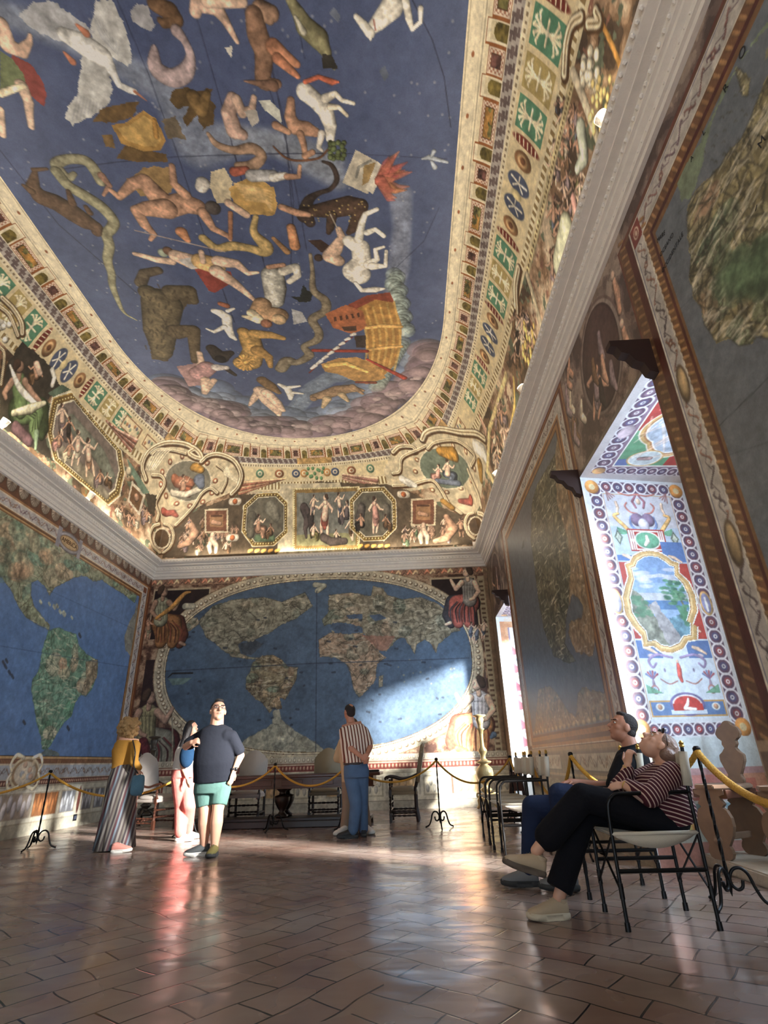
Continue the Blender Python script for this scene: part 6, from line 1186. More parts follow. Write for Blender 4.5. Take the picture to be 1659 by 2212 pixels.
# ---- lamps clipped to the cornice
M_LAMP = emis('lamp_lens', (255, 236, 180), 22.0)
def lamp(x, y, sx, label, s=1.0):
    t = thing('cornice_lamp', label, 'lamp', (x, y, ZT+.0), 0, 'floodlights on the cornice')
    bm = bmesh.new(); tube(bm, [(0, 0, .0), (0, 0, .07)], .012); bx(bm, -.03, .03, -.03, .03, -.05, .01); obj('lamp_bracket', bm, M_BLK, t)
    bm = bmesh.new(); tube(bm, [(sx*.0, 0, .09*s), (sx*.03, 0, .13*s), (sx*.07, 0, .19*s)], [.035*s, .05*s, .055*s], 16); obj('lamp_body', bm, M_COR, t)
    bm = bmesh.new(); tube(bm, [(sx*.068, 0, .188*s), (sx*.075, 0, .198*s)], .052*s, 16); obj('lamp_lens', bm, M_LAMP, t)
    bm = bmesh.new(); tube(bm, [(-sx*.02, 0, .07*s), (-sx*.004, 0, .085*s)], .04*s, 16); obj('back_lens', bm, M_LAMP, t)
for (px, py, sd_, lb, s) in ((1318, 262, -1, 'glowing lamp on the long right cornice, uppermost of three', 1.25), (1137, 848, -1, 'glowing lamp on the right cornice above the dark oval medallion', 1.15), (1080, 1040, -1, 'glowing lamp on the right cornice closest to the corner', 1.15),
                          (6, 905, 1, 'glowing lamp at the left edge below the green robed figure', 1.2), (190, 1078, 1, 'glowing lamp below the large octagonal picture on the left', 1.2)):
    p = onp(px, py, 0, (XR-.16) if sd_ < 0 else (XL+.16)); lamp(p.x, min(p.y, 12.9), sd_, lb, s)
# small white card standing on the cornice corner and the socket on the dado
p = onp(1027, 1180, 1, YB-.25); bm = bmesh.new(); bx(bm, -.065, .065, -.006, .006, 0, .15); o = obj('paper_card', bm, M_WHT); o.location = (p.x, YB-.26, ZC+.435); o.rotation_euler = (-.12, .03, 0); tag(o, 'small white card standing on the cornice in the back corner', 'card')
t = thing('wall_socket', 'small black socket low on the left dado near the curly-haired woman', 'socket', (XL, 11.82, .155)); box('socket_plate', 0, .012, -.06, .06, -.055, .055, M_DK, t, .004); box('socket_insert', .012, .018, -.035, .035, -.03, .03, mat('socket_grey', (70, 76, 96), .4), t)

# ---- black canvas armchairs (face -x)
def director_chair(loc, rz, label, group):
    t = thing('director_chair', label, 'chair', loc, rz, group); W_ = .235
    for sy in (-1, 1):
        y = sy*W_
        bm = bmesh.new(); tube(bm, catmull([(-.235, y, .69), (-.255, y, .64), (-.262, y, .45), (-.262, y, 0)], 5), .0115, 10); tube(bm, [(-.262, y, 0), (-.262, y, .045)], [.0175, .016], 10); tube(bm, [(-.262, y, .16), (-.262, y, .24)], .015, 8); obj('leg', bm, M_BLK, t)
        bm = bmesh.new(); tube(bm, [(.262, y, 0), (.262, y, .46), (.262, y, .72)], .0115, 10); tube(bm, [(.262, y, 0), (.262, y, .045)], [.0175, .016], 10); tube(bm, [(.262, y, .16), (.262, y, .22)], .015, 8); obj('leg', bm, M_BLK, t)
        bm = bmesh.new(); tube(bm, catmull([(-.235, y, .69), (-.20, y, .715), (-.14, y, .72), (.10, y, .72), (.272, y, .72)], 5), .0125, 10); obj('armrest', bm, M_BLK, t)
        bm = bmesh.new(); tube(bm, [(.262, y, .72), (.285, y, .98)], .0115, 10); ps = obj('back_post', bm, M_BLK, t)
        bm = bmesh.new(); lathe(bm, [(.010, 0), (.018, .008), (.012, .016), (.016, .028), (.004, .042)], 12, (.286, y, .98)); obj('finial', bm, M_BRASS, ps)
        bm = bmesh.new(); tube(bm, [(-.262, y, .30), (.262, y, .30)], .0125, 8); obj('stretcher', bm, M_BLK, t)
    for x in (-.262, .262):
        bm = bmesh.new(); dx = .008
        tube(bm, [(x-dx, -W_, .48), (x-dx, W_, .17)], .008, 6, flat=.5); tube(bm, [(x+dx, W_, .48), (x+dx, -W_, .17)], .008, 6, flat=.5); obj('cross_brace', bm, M_BLK, t)
    bm = bmesh.new(); n = 12; V_ = []
    for i in range(n+1):
        for j in range(9):
            u = i/n; v = j/8; V_.append(bm.verts.new((-.25+.50*v, -W_+2*W_*u, .500-.085*math.sin(PI*u)**.5*math.sin(PI*v)**.8)))
    for i in range(n):
        for j in range(8): bm.faces.new((V_[i*9+j], V_[i*9+j+1], V_[(i+1)*9+j+1], V_[(i+1)*9+j]))
    for sy in (-1, 1):
        tube(bm, [(-.262, sy*W_, .497), (.262, sy*W_, .497)], .012, 8); F_ = [(bm.verts.new((-.25+.5*k/14, sy*W_, .497)), bm.verts.new((-.25+.5*k/14, sy*(W_-.012), .492-.075*math.sin(PI*k/14)**.8))) for k in range(15)]
        for p_, q_ in zip(F_, F_[1:]): bm.faces.new((p_[0], q_[0], q_[1], p_[1]))
    s = obj('seat', bm, M_CANV, t, True); md = s.modifiers.new('thick', 'SOLIDIFY'); md.thickness = .006
    bm = bmesh.new(); V_ = []
    for i in range(13):
        for z in (.755, .80, .85, .90, .955):
            u = i/12; V_.append(bm.verts.new((.262+(z-.72)*.088+.028*math.sin(PI*u), -W_-.014+2*(W_+.014)*u, z-.012*math.sin(PI*u)*(1 if z > .9 else -.6))))
    for i in range(12):
        for j in range(4): bm.faces.new((V_[i*5+j], V_[i*5+j+1], V_[(i+1)*5+j+1], V_[(i+1)*5+j]))
    for sy in (-1, 1): tube(bm, [(.267, sy*W_, .755), (.283, sy*W_, .955)], .029, 10)
    s = obj('backrest', bm, M_CANV, t, True); md = s.modifiers.new('thick', 'SOLIDIFY'); md.thickness = .005
    return t
GC = 'canvas armchairs along the right wall'
director_chair((1.515, 4.24, 0), math.radians(-2), 'black framed canvas chair holding the woman in the striped cardigan', GC)
ch0 = director_chair((1.54, 5.06, 0), math.radians(-3), 'black framed canvas chair holding the man in the black polo', GC)
dup(ch0, (1.24, 6.92, 0), math.radians(-4), 'empty canvas armchair in the row beside the seated man, nearest of the three', GC)
dup(ch0, (1.20, 7.56, 0), math.radians(-2), 'empty canvas armchair standing in the middle of the empty row', GC)
dup(ch0, (1.22, 8.24, 0), math.radians(2), 'empty canvas armchair at the far end of the row near the gilt candlestick', GC)

# ---- upholstered high-back chairs (face -y locally)
def turned(bm, a, b, r, n=12, beads=5):
    a, b = Vector(a), Vector(b); pts = []; rad = []; m_ = beads*6
    for i in range(m_+1):
        t_ = i/m_; pts.append(a.lerp(b, t_)); rad.append(r*(1 if t_ < .10 or t_ > .90 or abs(t_-.5) < .06 else .55+.35*abs(math.sin(t_*beads*PI))))
    tube(bm, pts, rad, n)
def high_chair(loc, rz, label, wood, cloth):
    t = thing('high_back_chair', label, 'chair', loc, rz, 'upholstered high-back chairs round the table'); W_ = .27
    for sx in (-1, 1):
        bm = bmesh.new(); bx(bm, sx*W_-.024, sx*W_+.024, -.264, -.216, 0, .14); turned(bm, (sx*W_, -.24, .14), (sx*W_, -.24, .42), .024); bx(bm, sx*W_-.024, sx*W_+.024, -.264, -.216, .40, .50); turned(bm, (sx*W_, -.24, .5), (sx*W_, -.24, .67), .022, beads=3); obj('leg', bm, wood, t)
        bm = bmesh.new(); tube(bm, [(sx*W_, .23, 0), (sx*W_, .20, .2), (sx*W_, .20, .52), (sx*W_, .23, .62)], [.03, .024, .024, .024], 4); obj('leg', bm, wood, t)
        bm = bmesh.new(); tube(bm, catmull([(sx*W_, .25, .74), (sx*W_, .12, .69), (sx*W_, -.04, .665), (sx*W_, -.18, .70), (sx*W_, -.28, .71), (sx*W_, -.32, .685), (sx*W_, -.31, .66)], 5), [.020]*31, 8); obj('armrest', bm, wood, t)
        bm = bmesh.new(); turned(bm, (sx*W_, -.22, .17), (sx*W_, .21, .17), .020); turned(bm, (sx*W_, -.22, .10), (sx*W_, .21, .10), .018); obj('stretcher', bm, wood, t)
    for z, y in ((.30, -.24), (.19, -.24), (.12, .2)): bm = bmesh.new(); turned(bm, (-W_, y, z), (W_, y, z), .018, 8, 7); obj('stretcher', bm, wood, t)
    bm = bmesh.new(); bx(bm, -W_-.01, W_+.01, -.27, .24, .42, .475, .01); s_ = bmesh.ops.create_uvsphere(bm, u_segments=24, v_segments=14, radius=1)
    for v in s_['verts']: v.co = Vector((math.copysign(abs(v.co.x)**.6, v.co.x)*(W_+.02), math.copysign(abs(v.co.y)**.6, v.co.y)*.26-.015, .485+v.co.z*.065))
    obj('seat', bm, cloth, t, True)
    bm = bmesh.new(); out = [(-.27, .58), (.27, .58), (.275, 1.06), (.25, 1.10), (.19, 1.12), (.15, 1.17), (.10, 1.22), (.04, 1.245), (-.04, 1.245), (-.10, 1.22), (-.15, 1.17), (-.19, 1.12), (-.25, 1.10), (-.275, 1.06)]
    prism(bm, out, .075, lambda u, v, w_: Vector((u, .235+w_+(v-.58)*.20, v))); bmesh.ops.bevel(bm, geom=bm.edges[:], offset=.022, segments=3, affect='EDGES'); obj('backrest', bm, cloth, t, True)
    return t
high_chair((-3.07, 11.56, 0), 0, 'grey high-back chair behind the left half of the long table', M_DWD, M_UPH)
high_chair((-1.60, 11.62, 0), 0, 'grey high-back chair behind the table beside the striped shirt man', M_DWD, M_OLV)
high_chair((-.10, 11.05, 0), -PI/2-.04, 'high-back armchair seen in profile at the right end of the table', M_DWD, M_OLV)
high_chair((-4.60, 11.05, 0), PI/2-.35, 'pale high-back armchair at the left end, next to the curly-haired woman', M_WAL, M_UPH)

# ---- long refectory table
t = thing('refectory_table', 'long dark walnut table with carved apron and vase shaped legs', 'table', (-2.35, 10.75, 0), -.02)
box('tabletop', -1.62, 1.86, -.42, .42, .75, .80, M_WAL, t, .012)
bm = bmesh.new(); bx(bm, -1.5, 1.74, -.36, .36, .60, .75); bx(bm, -1.52, 1.76, -.38, .38, .585, .605, .004)
for k in range(6): bx(bm, -1.42+k*.53, -1.06+k*.53, -.372, -.358, .63, .72, .006)
obj('apron', bm, M_WAL, t)
for x in (-1.1, .15, 1.35):
    for y in (-.17, .17):
        bm = bmesh.new(); lathe(bm, [(.10, .14), (.11, .18), (.07, .20), (.045, .24), (.085, .30), (.125, .38), (.135, .44), (.13, .47), (.06, .49), (.05, .53), (.10, .57), (.11, .60)], 24, (x, y, 0)); obj('leg', bm, M_DWD, t, True)
bm = bmesh.new(); bx(bm, -1.45, 1.68, -.34, -.2, 0, .10, .01); bx(bm, -1.45, 1.68, .2, .34, 0, .10, .01); bx(bm, -1.45, 1.68, -.24, .24, .08, .14, .008)
obj('foot_stretcher', bm, M_DWD, t)
o = box('folder', -.84, -.52, 10.42, 10.64, .803, .835, M_DK, None, .008); tag(o, 'flat black folder lying on the right end of the table', 'folder')

# ---- carved candlesticks
CPR = [(.13, .16), (.15, .20), (.12, .24), (.06, .27), (.05, .31), (.10, .35), (.12, .38), (.06, .42), (.055, .46), (.13, .52), (.165, .60), (.175, .68), (.16, .76), (.10, .82), (.07, .85), (.15, .875), (.16, .90), (.10, .915), (.055, .95), (.05, 1.02), (.085, 1.08), (.09, 1.12), (.05, 1.18), (.04, 1.28), (.045, 1.42), (.055, 1.50), (.085, 1.53), (.05, 1.56), (.06, 1.63), (.085, 1.72), (.07, 1.76), (.13, 1.79), (.14, 1.81), (.02, 1.83)]
def candlestick(loc, m_, label, s=1):
    t = thing('floor_candlestick', label, 'candlestick', loc, .3, 'tall carved candlesticks')
    bm = bmesh.new(); lathe(bm, [(r*s*1.02, z*s) for r, z in CPR], 28); obj('shaft', bm, m_, t, True)
    for k in range(3):
        a = k*2*PI/3; d = Vector((math.cos(a), math.sin(a), 0)); bm = bmesh.new()
        tube(bm, [Vector((0, 0, .24))*s+d*.04, d*.13*s+Vector((0, 0, .26))*s, d*.20*s+Vector((0, 0, .17))*s, d*.19*s+Vector((0, 0, .08))*s, d*.25*s+Vector((0, 0, .03))], [.05*s, .05*s, .045*s, .04*s, .028*s], 10); tube(bm, catmull([d*.15*s+Vector((0, 0, .30))*s, d*.23*s+Vector((0, 0, .30))*s, d*.24*s+Vector((0, 0, .24))*s, d*.19*s+Vector((0, 0, .24))*s], 4), .018*s, 8)
        obj('foot', bm, m_, t, True)
candlestick((1.56, 12.70, 0), M_GILT, 'tall gilt candlestick standing in the bright back corner')
candlestick((-5.15, 11.9, 0), mat('dark_bronze', (70, 62, 54), .4, .4, var=.3), 'dark bronze candlestick half hidden behind the curly-haired woman', .86)

# ---- barrier posts and ropes
def stanchion(loc, rz, label):
    t = thing('barrier_post', label, 'barrier post', loc, rz, 'wrought iron barrier posts')
    bm = bmesh.new(); tube(bm, [(0, 0, .12+i*.024) for i in range(35)], .0125, 4, twist=.35); tube(bm, [(0, 0, .06), (0, 0, .10), (0, 0, .14)], [.002, .012, .016], 8); obj('post', bm, M_BLK, t)
    bm = bmesh.new(); lathe(bm, [(.012, .94), (.026, .955), (.028, .975), (.015, .99)], 12); obj('post_top', bm, M_BLK, t)
    for k in range(3):
        a = k*2*PI/3; d = Vector((math.cos(a), math.sin(a), 0)); Z = Vector((0, 0, 1)); bm = bmesh.new()
        pts = [d*.06+Z*.13, d*.035+Z*.10, d*.012+Z*.105, d*.012+Z*.15, d*.035+Z*.20, d*.075+Z*.215, d*.115+Z*.19, d*.14+Z*.12, d*.17+Z*.05, d*.215+Z*.012, d*.25+Z*.008]
        pts = [d*.085+Z*.155, d*.075+Z*.115, d*.045+Z*.10, d*.015+Z*.125, d*.012+Z*.17, d*.04+Z*.215, d*.085+Z*.225, d*.125+Z*.19, d*.15+Z*.11, d*.185+Z*.04, d*.25+Z*.009]
        tube(bm, catmull([tuple(p) for p in pts], 5), .0115, 6); obj('scroll_foot', bm, M_BLK, t, True)
    return t
SP = {'off_left': (-5.75, 6.2), 'left': (-5.16, 8.55), 'behind_pink': (-3.55, 9.75), 'table': (-2.22, 9.98), 'behind_jeans': (-.98, 9.75), 'mid': (.44, 9.72), 'cand': (1.72, 10.35), 'row': (1.74, 8.75), 'yellow': (1.76, 6.62), 'near': (2.13, 4.52), 'off_right': (2.0, 2.55)}
s0 = stanchion((*SP['left'], 0), .4, 'black iron barrier post in front of the left wall')
for k_, rz, lb in (('table', .3, 'black iron barrier post in front of the long table'), ('mid', -PI/2+.05, 'thin barrier post standing alone between profile chair and candlestick'), ('cand', .2, 'barrier post beside the gilt candlestick'),
                   ('row', .9, 'barrier post behind the empty canvas chairs'), ('yellow', .5, 'barrier post just left of the seated man, bright yellow rope on it'), ('near', -.35, 'large barrier post behind the striped cardigan woman, nearest of all'),
                   ('behind_pink', .1, 'barrier post behind the person in pink trousers'), ('behind_jeans', .7, 'barrier post behind the man in jeans')):
    dup(s0, (*SP[k_], 0), rz, lb)
def rope(a, b, sag, r, label, za=.955, zb=.955):
    A, B = Vector((*SP[a], za)), Vector((*SP[b], zb)); pts = []; n = 60
    for i in range(n+1): t_ = i/n; p = A.lerp(B, t_); p.z -= sag*(4*t_*(1-t_))**.9; pts.append(p)
    L = (B-A).length; m_ = int(max(60, L/.008)); m_ = min(m_, 420); P_ = []; R_ = []
    for i in range(m_+1):
        t_ = i/m_; p = A.lerp(B, t_); p.z -= sag*(4*t_*(1-t_))**.9; P_.append(p-A); R_.append(r*(1+.07*math.sin(i*1.6)))
    bm = bmesh.new(); tube(bm, P_, R_, 10); o = obj('barrier_rope', bm, M_ROPE, None, True); o.location = A; tag(o, label, 'rope', 'yellow barrier ropes')
rope('off_left', 'left', .26, .015, 'yellow rope running out at the left edge of the picture')
rope('left', 'behind_pink', .36, .016, 'yellow rope between left post and pink trousers, passing the curly-haired woman')
rope('behind_pink', 'table', .30, .016, 'yellow rope hanging left of the post in front of the table'); rope('table', 'behind_jeans', .32, .016, 'yellow rope hanging across the right half of the table')
rope('behind_jeans', 'mid', .30, .015, 'rope sagging in front of the profile high-back chair'); rope('mid', 'cand', .36, .015, 'rope sagging across the bright back corner wall')
rope('cand', 'row', .30, .018, 'rope behind the far end of the canvas chair row'); rope('row', 'yellow', .45, .018, 'rope sagging behind the empty canvas chairs'); rope('yellow', 'near', .34, .021, 'sunlit yellow rope passing behind the two seated visitors')
rope('near', 'off_right', .30, .024, 'thick yellow rope falling to the right edge, closest to the camera')

# ---- carved stools on the niche step
def board_outline(h, w0):
    half = [(.30, 0), (.42, .03), (.50, .10), (.46, .16), (.40, .20), (.62, .34), (.74, .48), (.72, .60), (.60, .70), (.44, .74), (.56, .79), (.46, .84), (.40, .90), (.62, .93), (.62, 1.0)]
    return [(w0*u, h*v) for u, v in half]+[(-w0*u, h*v) for u, v in half[::-1]]
def stool(loc, rz, label, back):
    t = thing('carved_stool', label, 'stool', loc, rz, 'carved wooden stools on the niche step')
    for y in (-.19, .19):
        bm = bmesh.new(); prism(bm, board_outline(.54, .235), .035, lambda u, v, w_: Vector((u, y+w_+(.03 if y > 0 else -.03)*(1-v/.54), v))); o = obj('leg', bm, M_SGW, t)
        bm = bmesh.new(); sgn = 1 if y > 0 else -1; lathe(bm, [(.045, 0), (.04, .012), (.02, .016), (.025, .024), (.008, .03)], 16)
        for v in bm.verts: v.co = Vector((v.co.x, y+sgn*(.035+v.co.z), v.co.y+.14))
        obj('rosette', bm, M_SGW, o)
    box('stretcher', -.02, .02, -.2, .2, .14, .19, M_SGW, t, .006); box('apron', -.17, .17, -.20, .20, .47, .54, M_WAL, t, .005)
    bm = bmesh.new(); out = [(.21*math.cos(a+PI/8)*1.12, .25*math.sin(a+PI/8)*1.08) for a in [k*PI/4 for k in range(8)]]; prism(bm, out, .035, lambda u, v, w_: Vector((u, v, .56+w_))); bmesh.ops.bevel(bm, geom=bm.edges[:], offset=.008, segments=2, affect='EDGES'); obj('seat', bm, M_SGW, t)
    if back:
        half = [(.055, 0), (.065, .04), (.04, .08), (.07, .13), (.095, .20), (.095, .25), (.06, .28), (.035, .31), (.062, .345), (.045, .375), (.085, .40), (.10, .44), (.08, .49), (.035, .51), (.03, .54), (.0, .555)]
        bm = bmesh.new(); prism(bm, [(u*1.3, v) for u, v in half]+[(-u*1.3, v) for u, v in half[-2::-1]], .045, lambda u, v, w_: Vector((u, .20+w_+v*.14, .565+v))); bmesh.ops.bevel(bm, geom=bm.edges[:], offset=.006, segments=2, affect='EDGES'); obj('backrest', bm, M_SGW, t)
stool((2.86, 5.74, .10), -1.12, 'carved walnut stool with tall baluster back on the niche step', True)
stool((3.08, 5.12, .10), -1.1, 'backless carved stool at the right end of the niche step', False)
# dark folding stand in the back corner, behind the canvas chairs
t = thing('folding_stand', 'dark wooden folding stand leaning in the corner behind the canvas chairs', 'stand', (1.95, 11.3, 0))
for sx in (-1, 1):
    bm = bmesh.new(); tube(bm, [(sx*.16, -.12, 0), (sx*.05, 0, .98)], .022, 4); obj('leg', bm, M_DWD, t)
    bm = bmesh.new(); tube(bm, [(sx*.16, .14, 0), (sx*.05, 0, .95)], .020, 4); obj('leg', bm, M_DWD, t)
box('stand_board', -.12, .12, -.05, -.02, .40, .72, M_WAL, t, .006)
# ================================================================ PEOPLE
def J(px, py, Y): return onp(px, py, 1, Y)
def cap(bm, a, ra, b, rb, ends=True, n=16, fl=None):
    """tapered limb piece; fl=(axis, factor) flattens the section along axis"""
    a, b = Vector(a), Vector(b); d = (b-a); L = d.length; d = d/L if L > 1e-6 else Vector((0, 0, 1))
    up = Vector((0, 0, 1)) if abs(d.z) < .9 else Vector((1, 0, 0)); u = d.cross(up).normalized(); v = d.cross(u)
    pts = []; rs = []
    if ends:
        for k in range(5): t = PI/2*(1-k/5); pts.append(a-d*ra*math.sin(t)*.98); rs.append(max(ra*math.cos(t), .0004))
    for k in range(5): t = k/4; pts.append(a.lerp(b, t)); rs.append(ra+(rb-ra)*t)
    if ends:
        for k in range(1, 6): t = PI/2*k/5; pts.append(b+d*rb*math.sin(t)*.98); rs.append(max(rb*math.cos(t), .0004))
    rings = []
    for p, r in zip(pts, rs):
        ring = []
        for k in range(n):
            o = (u*math.cos(2*PI*k/n)+v*math.sin(2*PI*k/n))*r
            if fl: ax = Vector(fl[0]).normalized(); o -= ax*o.dot(ax)*(1-fl[1])
            ring.append(bm.verts.new(p+o))
        rings.append(ring)
    for p, q in zip(rings, rings[1:]):
        for k in range(n): bm.faces.new((p[k], p[(k+1) % n], q[(k+1) % n], q[k]))
    bm.faces.new(rings[0][::-1]); bm.faces.new(rings[-1])
def limb(bm, *pr, ends=True, fl=None):
    for (a, ra), (b, rb) in zip(pr, pr[1:]): cap(bm, a, ra, b, rb, ends, fl=fl)
def ello(bm, c, r, X=(1, 0, 0), Y=(0, 1, 0), Z=(0, 0, 1), n=20):
    s = bmesh.ops.create_uvsphere(bm, u_segments=n, v_segments=n//2+2, radius=1); X, Y, Z, c = Vector(X), Vector(Y), Vector(Z), Vector(c)
    for v in s['verts']: v.co = c+X*v.co.x*r[0]+Y*v.co.y*r[1]+Z*v.co.z*r[2]
def loft(bm, secs, L, n=28, pleat=0, pn=14, cap_=True):
    """stack of oval sections (centre, half width, half depth[, forward vector])"""
    rings = []
    for i, s in enumerate(secs):
        c, a, b = Vector(s[0]), s[1], s[2]; nx = Vector(secs[min(i+1, len(secs)-1)][0])-Vector(secs[max(i-1, 0)][0]); ax = nx.normalized()
        l = (Vector(L)-ax*Vector(L).dot(ax)).normalized(); f = ax.cross(l); ring = []
        for k in range(n):
            t = 2*PI*k/n; e = 1+pleat*(i/(len(secs)-1))*math.sin(pn*t); ring.append(bm.verts.new(c+l*a*e*math.copysign(abs(math.cos(t))**.85, math.cos(t))+f*b*e*math.copysign(abs(math.sin(t))**.85, math.sin(t))))
        rings.append(ring)
    for p, q in zip(rings, rings[1:]):
        for k in range(n): bm.faces.new((p[k], p[(k+1) % n], q[(k+1) % n], q[k]))
    if cap_: bm.faces.new(rings[0][::-1]); bm.faces.new(rings[-1])
def skinned(name, bm, m, parent, base, vox=.008, it=4):
    for v in bm.verts: v.co -= base
    o = obj(name, bm, m, parent, True); md = o.modifiers.new('remesh', 'REMESH'); md.mode = 'VOXEL'; md.voxel_size = vox; md.use_smooth_shade = True
    s = o.modifiers.new('smooth', 'SMOOTH'); s.iterations = it; s.factor = .5; return o
def plainmesh(name, bm, m, parent, base, smooth=True, sub=0):
    for v in bm.verts: v.co -= base
    o = obj(name, bm, m, parent, smooth)
    if sub: s = o.modifiers.new('sub', 'SUBSURF'); s.levels = sub; s.render_levels = sub
    return o
def head(bm, c, F, U, s=1.0, hairy=False):
    F, U = Vector(F).normalized(), Vector(U).normalized(); U = (U-F*U.dot(F)).normalized(); Lr = F.cross(U); e = lambda f, l, u: c+F*f*s+Lr*l*s+U*u*s
    ello(bm, e(-.008, 0, .022), (.074*s, .094*s, .092*s), Lr, F, U); ello(bm, e(.018, 0, -.045), (.062*s, .068*s, .070*s), Lr, F, U); ello(bm, e(.050, 0, -.088), (.030*s, .032*s, .026*s), Lr, F, U)
    cap(bm, e(.080, 0, .018), .009*s, e(.108, 0, -.022), .0135*s); ello(bm, e(.098, 0, -.026), (.017*s, .014*s, .010*s), Lr, F, U); ello(bm, e(.072, 0, .034), (.052*s, .020*s, .012*s), Lr, F, U)
    ello(bm, e(.080, 0, -.050), (.024*s, .015*s, .007*s), Lr, F, U); ello(bm, e(.078, 0, -.062), (.021*s, .015*s, .008*s), Lr, F, U)
    for q in (-1, 1): ello(bm, e(.045, q*.040, -.018), (.022*s, .030*s, .026*s), Lr, F, U); ello(bm, e(-.004, q*.077, -.004), (.009*s, .020*s, .031*s), Lr, F, U)
    return e, Lr
def face_bits(t, base, c, F, U, s, brow=(50, 36, 30), glasses=None):
    F, U = Vector(F).normalized(), Vector(U).normalized(); U = (U-F*U.dot(F)).normalized(); Lr = F.cross(U); e = lambda f, l, u: c+F*f*s+Lr*l*s+U*u*s
    bm = bmesh.new()
    for q in (-1, 1): ello(bm, e(.079, q*.031, .010), (.013*s, .009*s, .007*s), Lr, F, U, 12)
    ey = plainmesh('eyes', bm, mat('eye_white', (220, 214, 206), .3), t, base); bm = bmesh.new()
    for q in (-1, 1): ello(bm, e(.0865, q*.031, .010), (.006*s, .003*s, .006*s), Lr, F, U, 10)
    plainmesh('iris', bm, mat('iris_brown', (46, 32, 26), .25), ey, base)
    bm = bmesh.new()
    for q in (-1, 1): cap(bm, e(.090, q*.015, .030), .004*s, e(.080, q*.050, .034), .0035*s)
    plainmesh('eyebrows', bm, mat('brow%d' % brow[0], brow, .8), t, base)
    bm = bmesh.new(); cap(bm, e(.0945, -.016, -.056), .004*s, e(.0945, .016, -.056), .004*s, fl=(U, .6)); plainmesh('lips', bm, mat('lips', (160, 96, 86), .5), t, base)
    if glasses:
        bm = bmesh.new()
        for q in (-1, 1):
            pts = [e(.100, q*.034+.023*math.cos(a), .010+.018*math.sin(a)) for a in np.linspace(0, 2*PI, 17)]; tube(bm, pts, .0022*s, 6, cap=False); tube(bm, [e(.100, q*.056, .014), e(.03, q*.080, .014), e(-.02, q*.082, .006)], .002*s, 6)
        tube(bm, [e(.100, -.011, .012), e(.104, 0, .014), e(.100, .011, .012)], .002*s, 6); plainmesh('glasses', bm, mat('spectacle_frame', glasses, .3), t, base)
def hand(bm, w, D, N, s=1.0, curl=(.3, .35, .25), side=1, spread=.06, thumb=.5):
    """palm and five unequal fingers; D points along the hand, N out of the back of the hand, side puts the thumb"""
    D, N = Vector(D).normalized(), Vector(N).normalized(); N = (N-D*N.dot(D)).normalized(); W = D.cross(N)*side
    ello(bm, w+D*.05*s, (.040*s, .052*s, .017*s), W, D, N, 16); ello(bm, w+D*.066*s-N*.002*s, (.042*s, .028*s, .015*s), W, D, N, 14); cap(bm, w-D*.02*s, .024*s, w+D*.03*s, .026*s, fl=(N, .7))
    for k, (off, ln) in enumerate(((.030, .92), (.010, 1.0), (-.010, .94), (-.029, .74))):
        p = w+D*.082*s+W*off*s; d = (D+W*(off*spread*30)).normalized(); a = 0
        for j, (l_, r_) in enumerate(((.040, .0092), (.026, .0084), (.020, .0074))):
            a += curl[j]*(1+.12*k); q = p+(d*math.cos(a)-N*math.sin(a))*l_*ln*s; cap(bm, p, r_*s, q, (r_-.0008)*s, n=12); p = q
    p = w+D*.022*s+W*.030*s; d1 = (D*.55+W*.75-N*.35*thumb).normalized(); q = p+d1*.040*s; cap(bm, p, .0125*s, q, .0105*s, n=12); d2 = (D*.9+W*.25-N*.5*thumb).normalized(); r = q+d2*.030*s; cap(bm, q, .0105*s, r, .0088*s, n=12); cap(bm, r, .0088*s, r+(d2+D*.3-W*.1).normalized()*.022*s, .0075*s, n=12)
def shoe(t, base, ankle, toe, m1, m2, s=1.0, zt=None, up=Vector((0, 0, 1)), name='shoe'):
    """heel at the ankle, toe box forward, separate sole"""
    a, b = Vector(ankle), Vector(toe); d = (b-a); d -= up*d.dot(up); d.normalize(); w = d.cross(up); L = .27*s; h0 = a-d*.065*s-up*.10
    def P_(x, y, z): return h0+d*x*L+w*y*s+up*z*s
    bm = bmesh.new(); secs = [(.0, .026, .034, .055), (.04, .038, .056, .066), (.20, .042, .064, .072), (.36, .043, .060, .064), (.52, .047, .050, .054), (.72, .051, .040, .046), (.88, .047, .032, .042), (.97, .034, .024, .038), (1.0, .022, .014, .034)]
    rings = []
    for x, hw, hh, zc in secs: rings.append([bm.verts.new(P_(x, hw*math.cos(k*PI/8), zc+hh*math.sin(k*PI/8)*.9)) for k in range(16)])
    for p, q in zip(rings, rings[1:]):
        for k in range(16): bm.faces.new((p[k], p[(k+1) % 16], q[(k+1) % 16], q[k]))
    bm.faces.new(rings[0][::-1]); bm.faces.new(rings[-1]); cap(bm, P_(.16, 0, .08), .038*s, P_(.14, 0, .115), .042*s, False)
    o = plainmesh(name, bm, m1, t, base, True, 1)
    bm = bmesh.new(); out = [(-.02, .020), (.03, .038), (.2, .043), (.4, .040), (.6, .050), (.8, .053), (.95, .042), (1.03, .015)]
    A = [(x, y) for x, y in out]+[(x, -y) for x, y in out[::-1]]; prism(bm, A, .036, lambda u, v, w_: P_(u, v*1.04, .018+w_+(.012 if u > .85 else 0))); bmesh.ops.bevel(bm, geom=bm.edges[:], offset=.006*s, segments=2, affect='EDGES'); plainmesh('sole', bm, m2, o, base)
    bm = bmesh.new()
    for x in (.40, .47, .54, .61): tube(bm, [P_(x, -.030, .092-(x-.36)*.10), P_(x+.015, 0, .118-(x-.36)*.125), P_(x, .030, .092-(x-.36)*.10)], .0042, 6)
    plainmesh('laces', bm, m2, o, base)
    return o
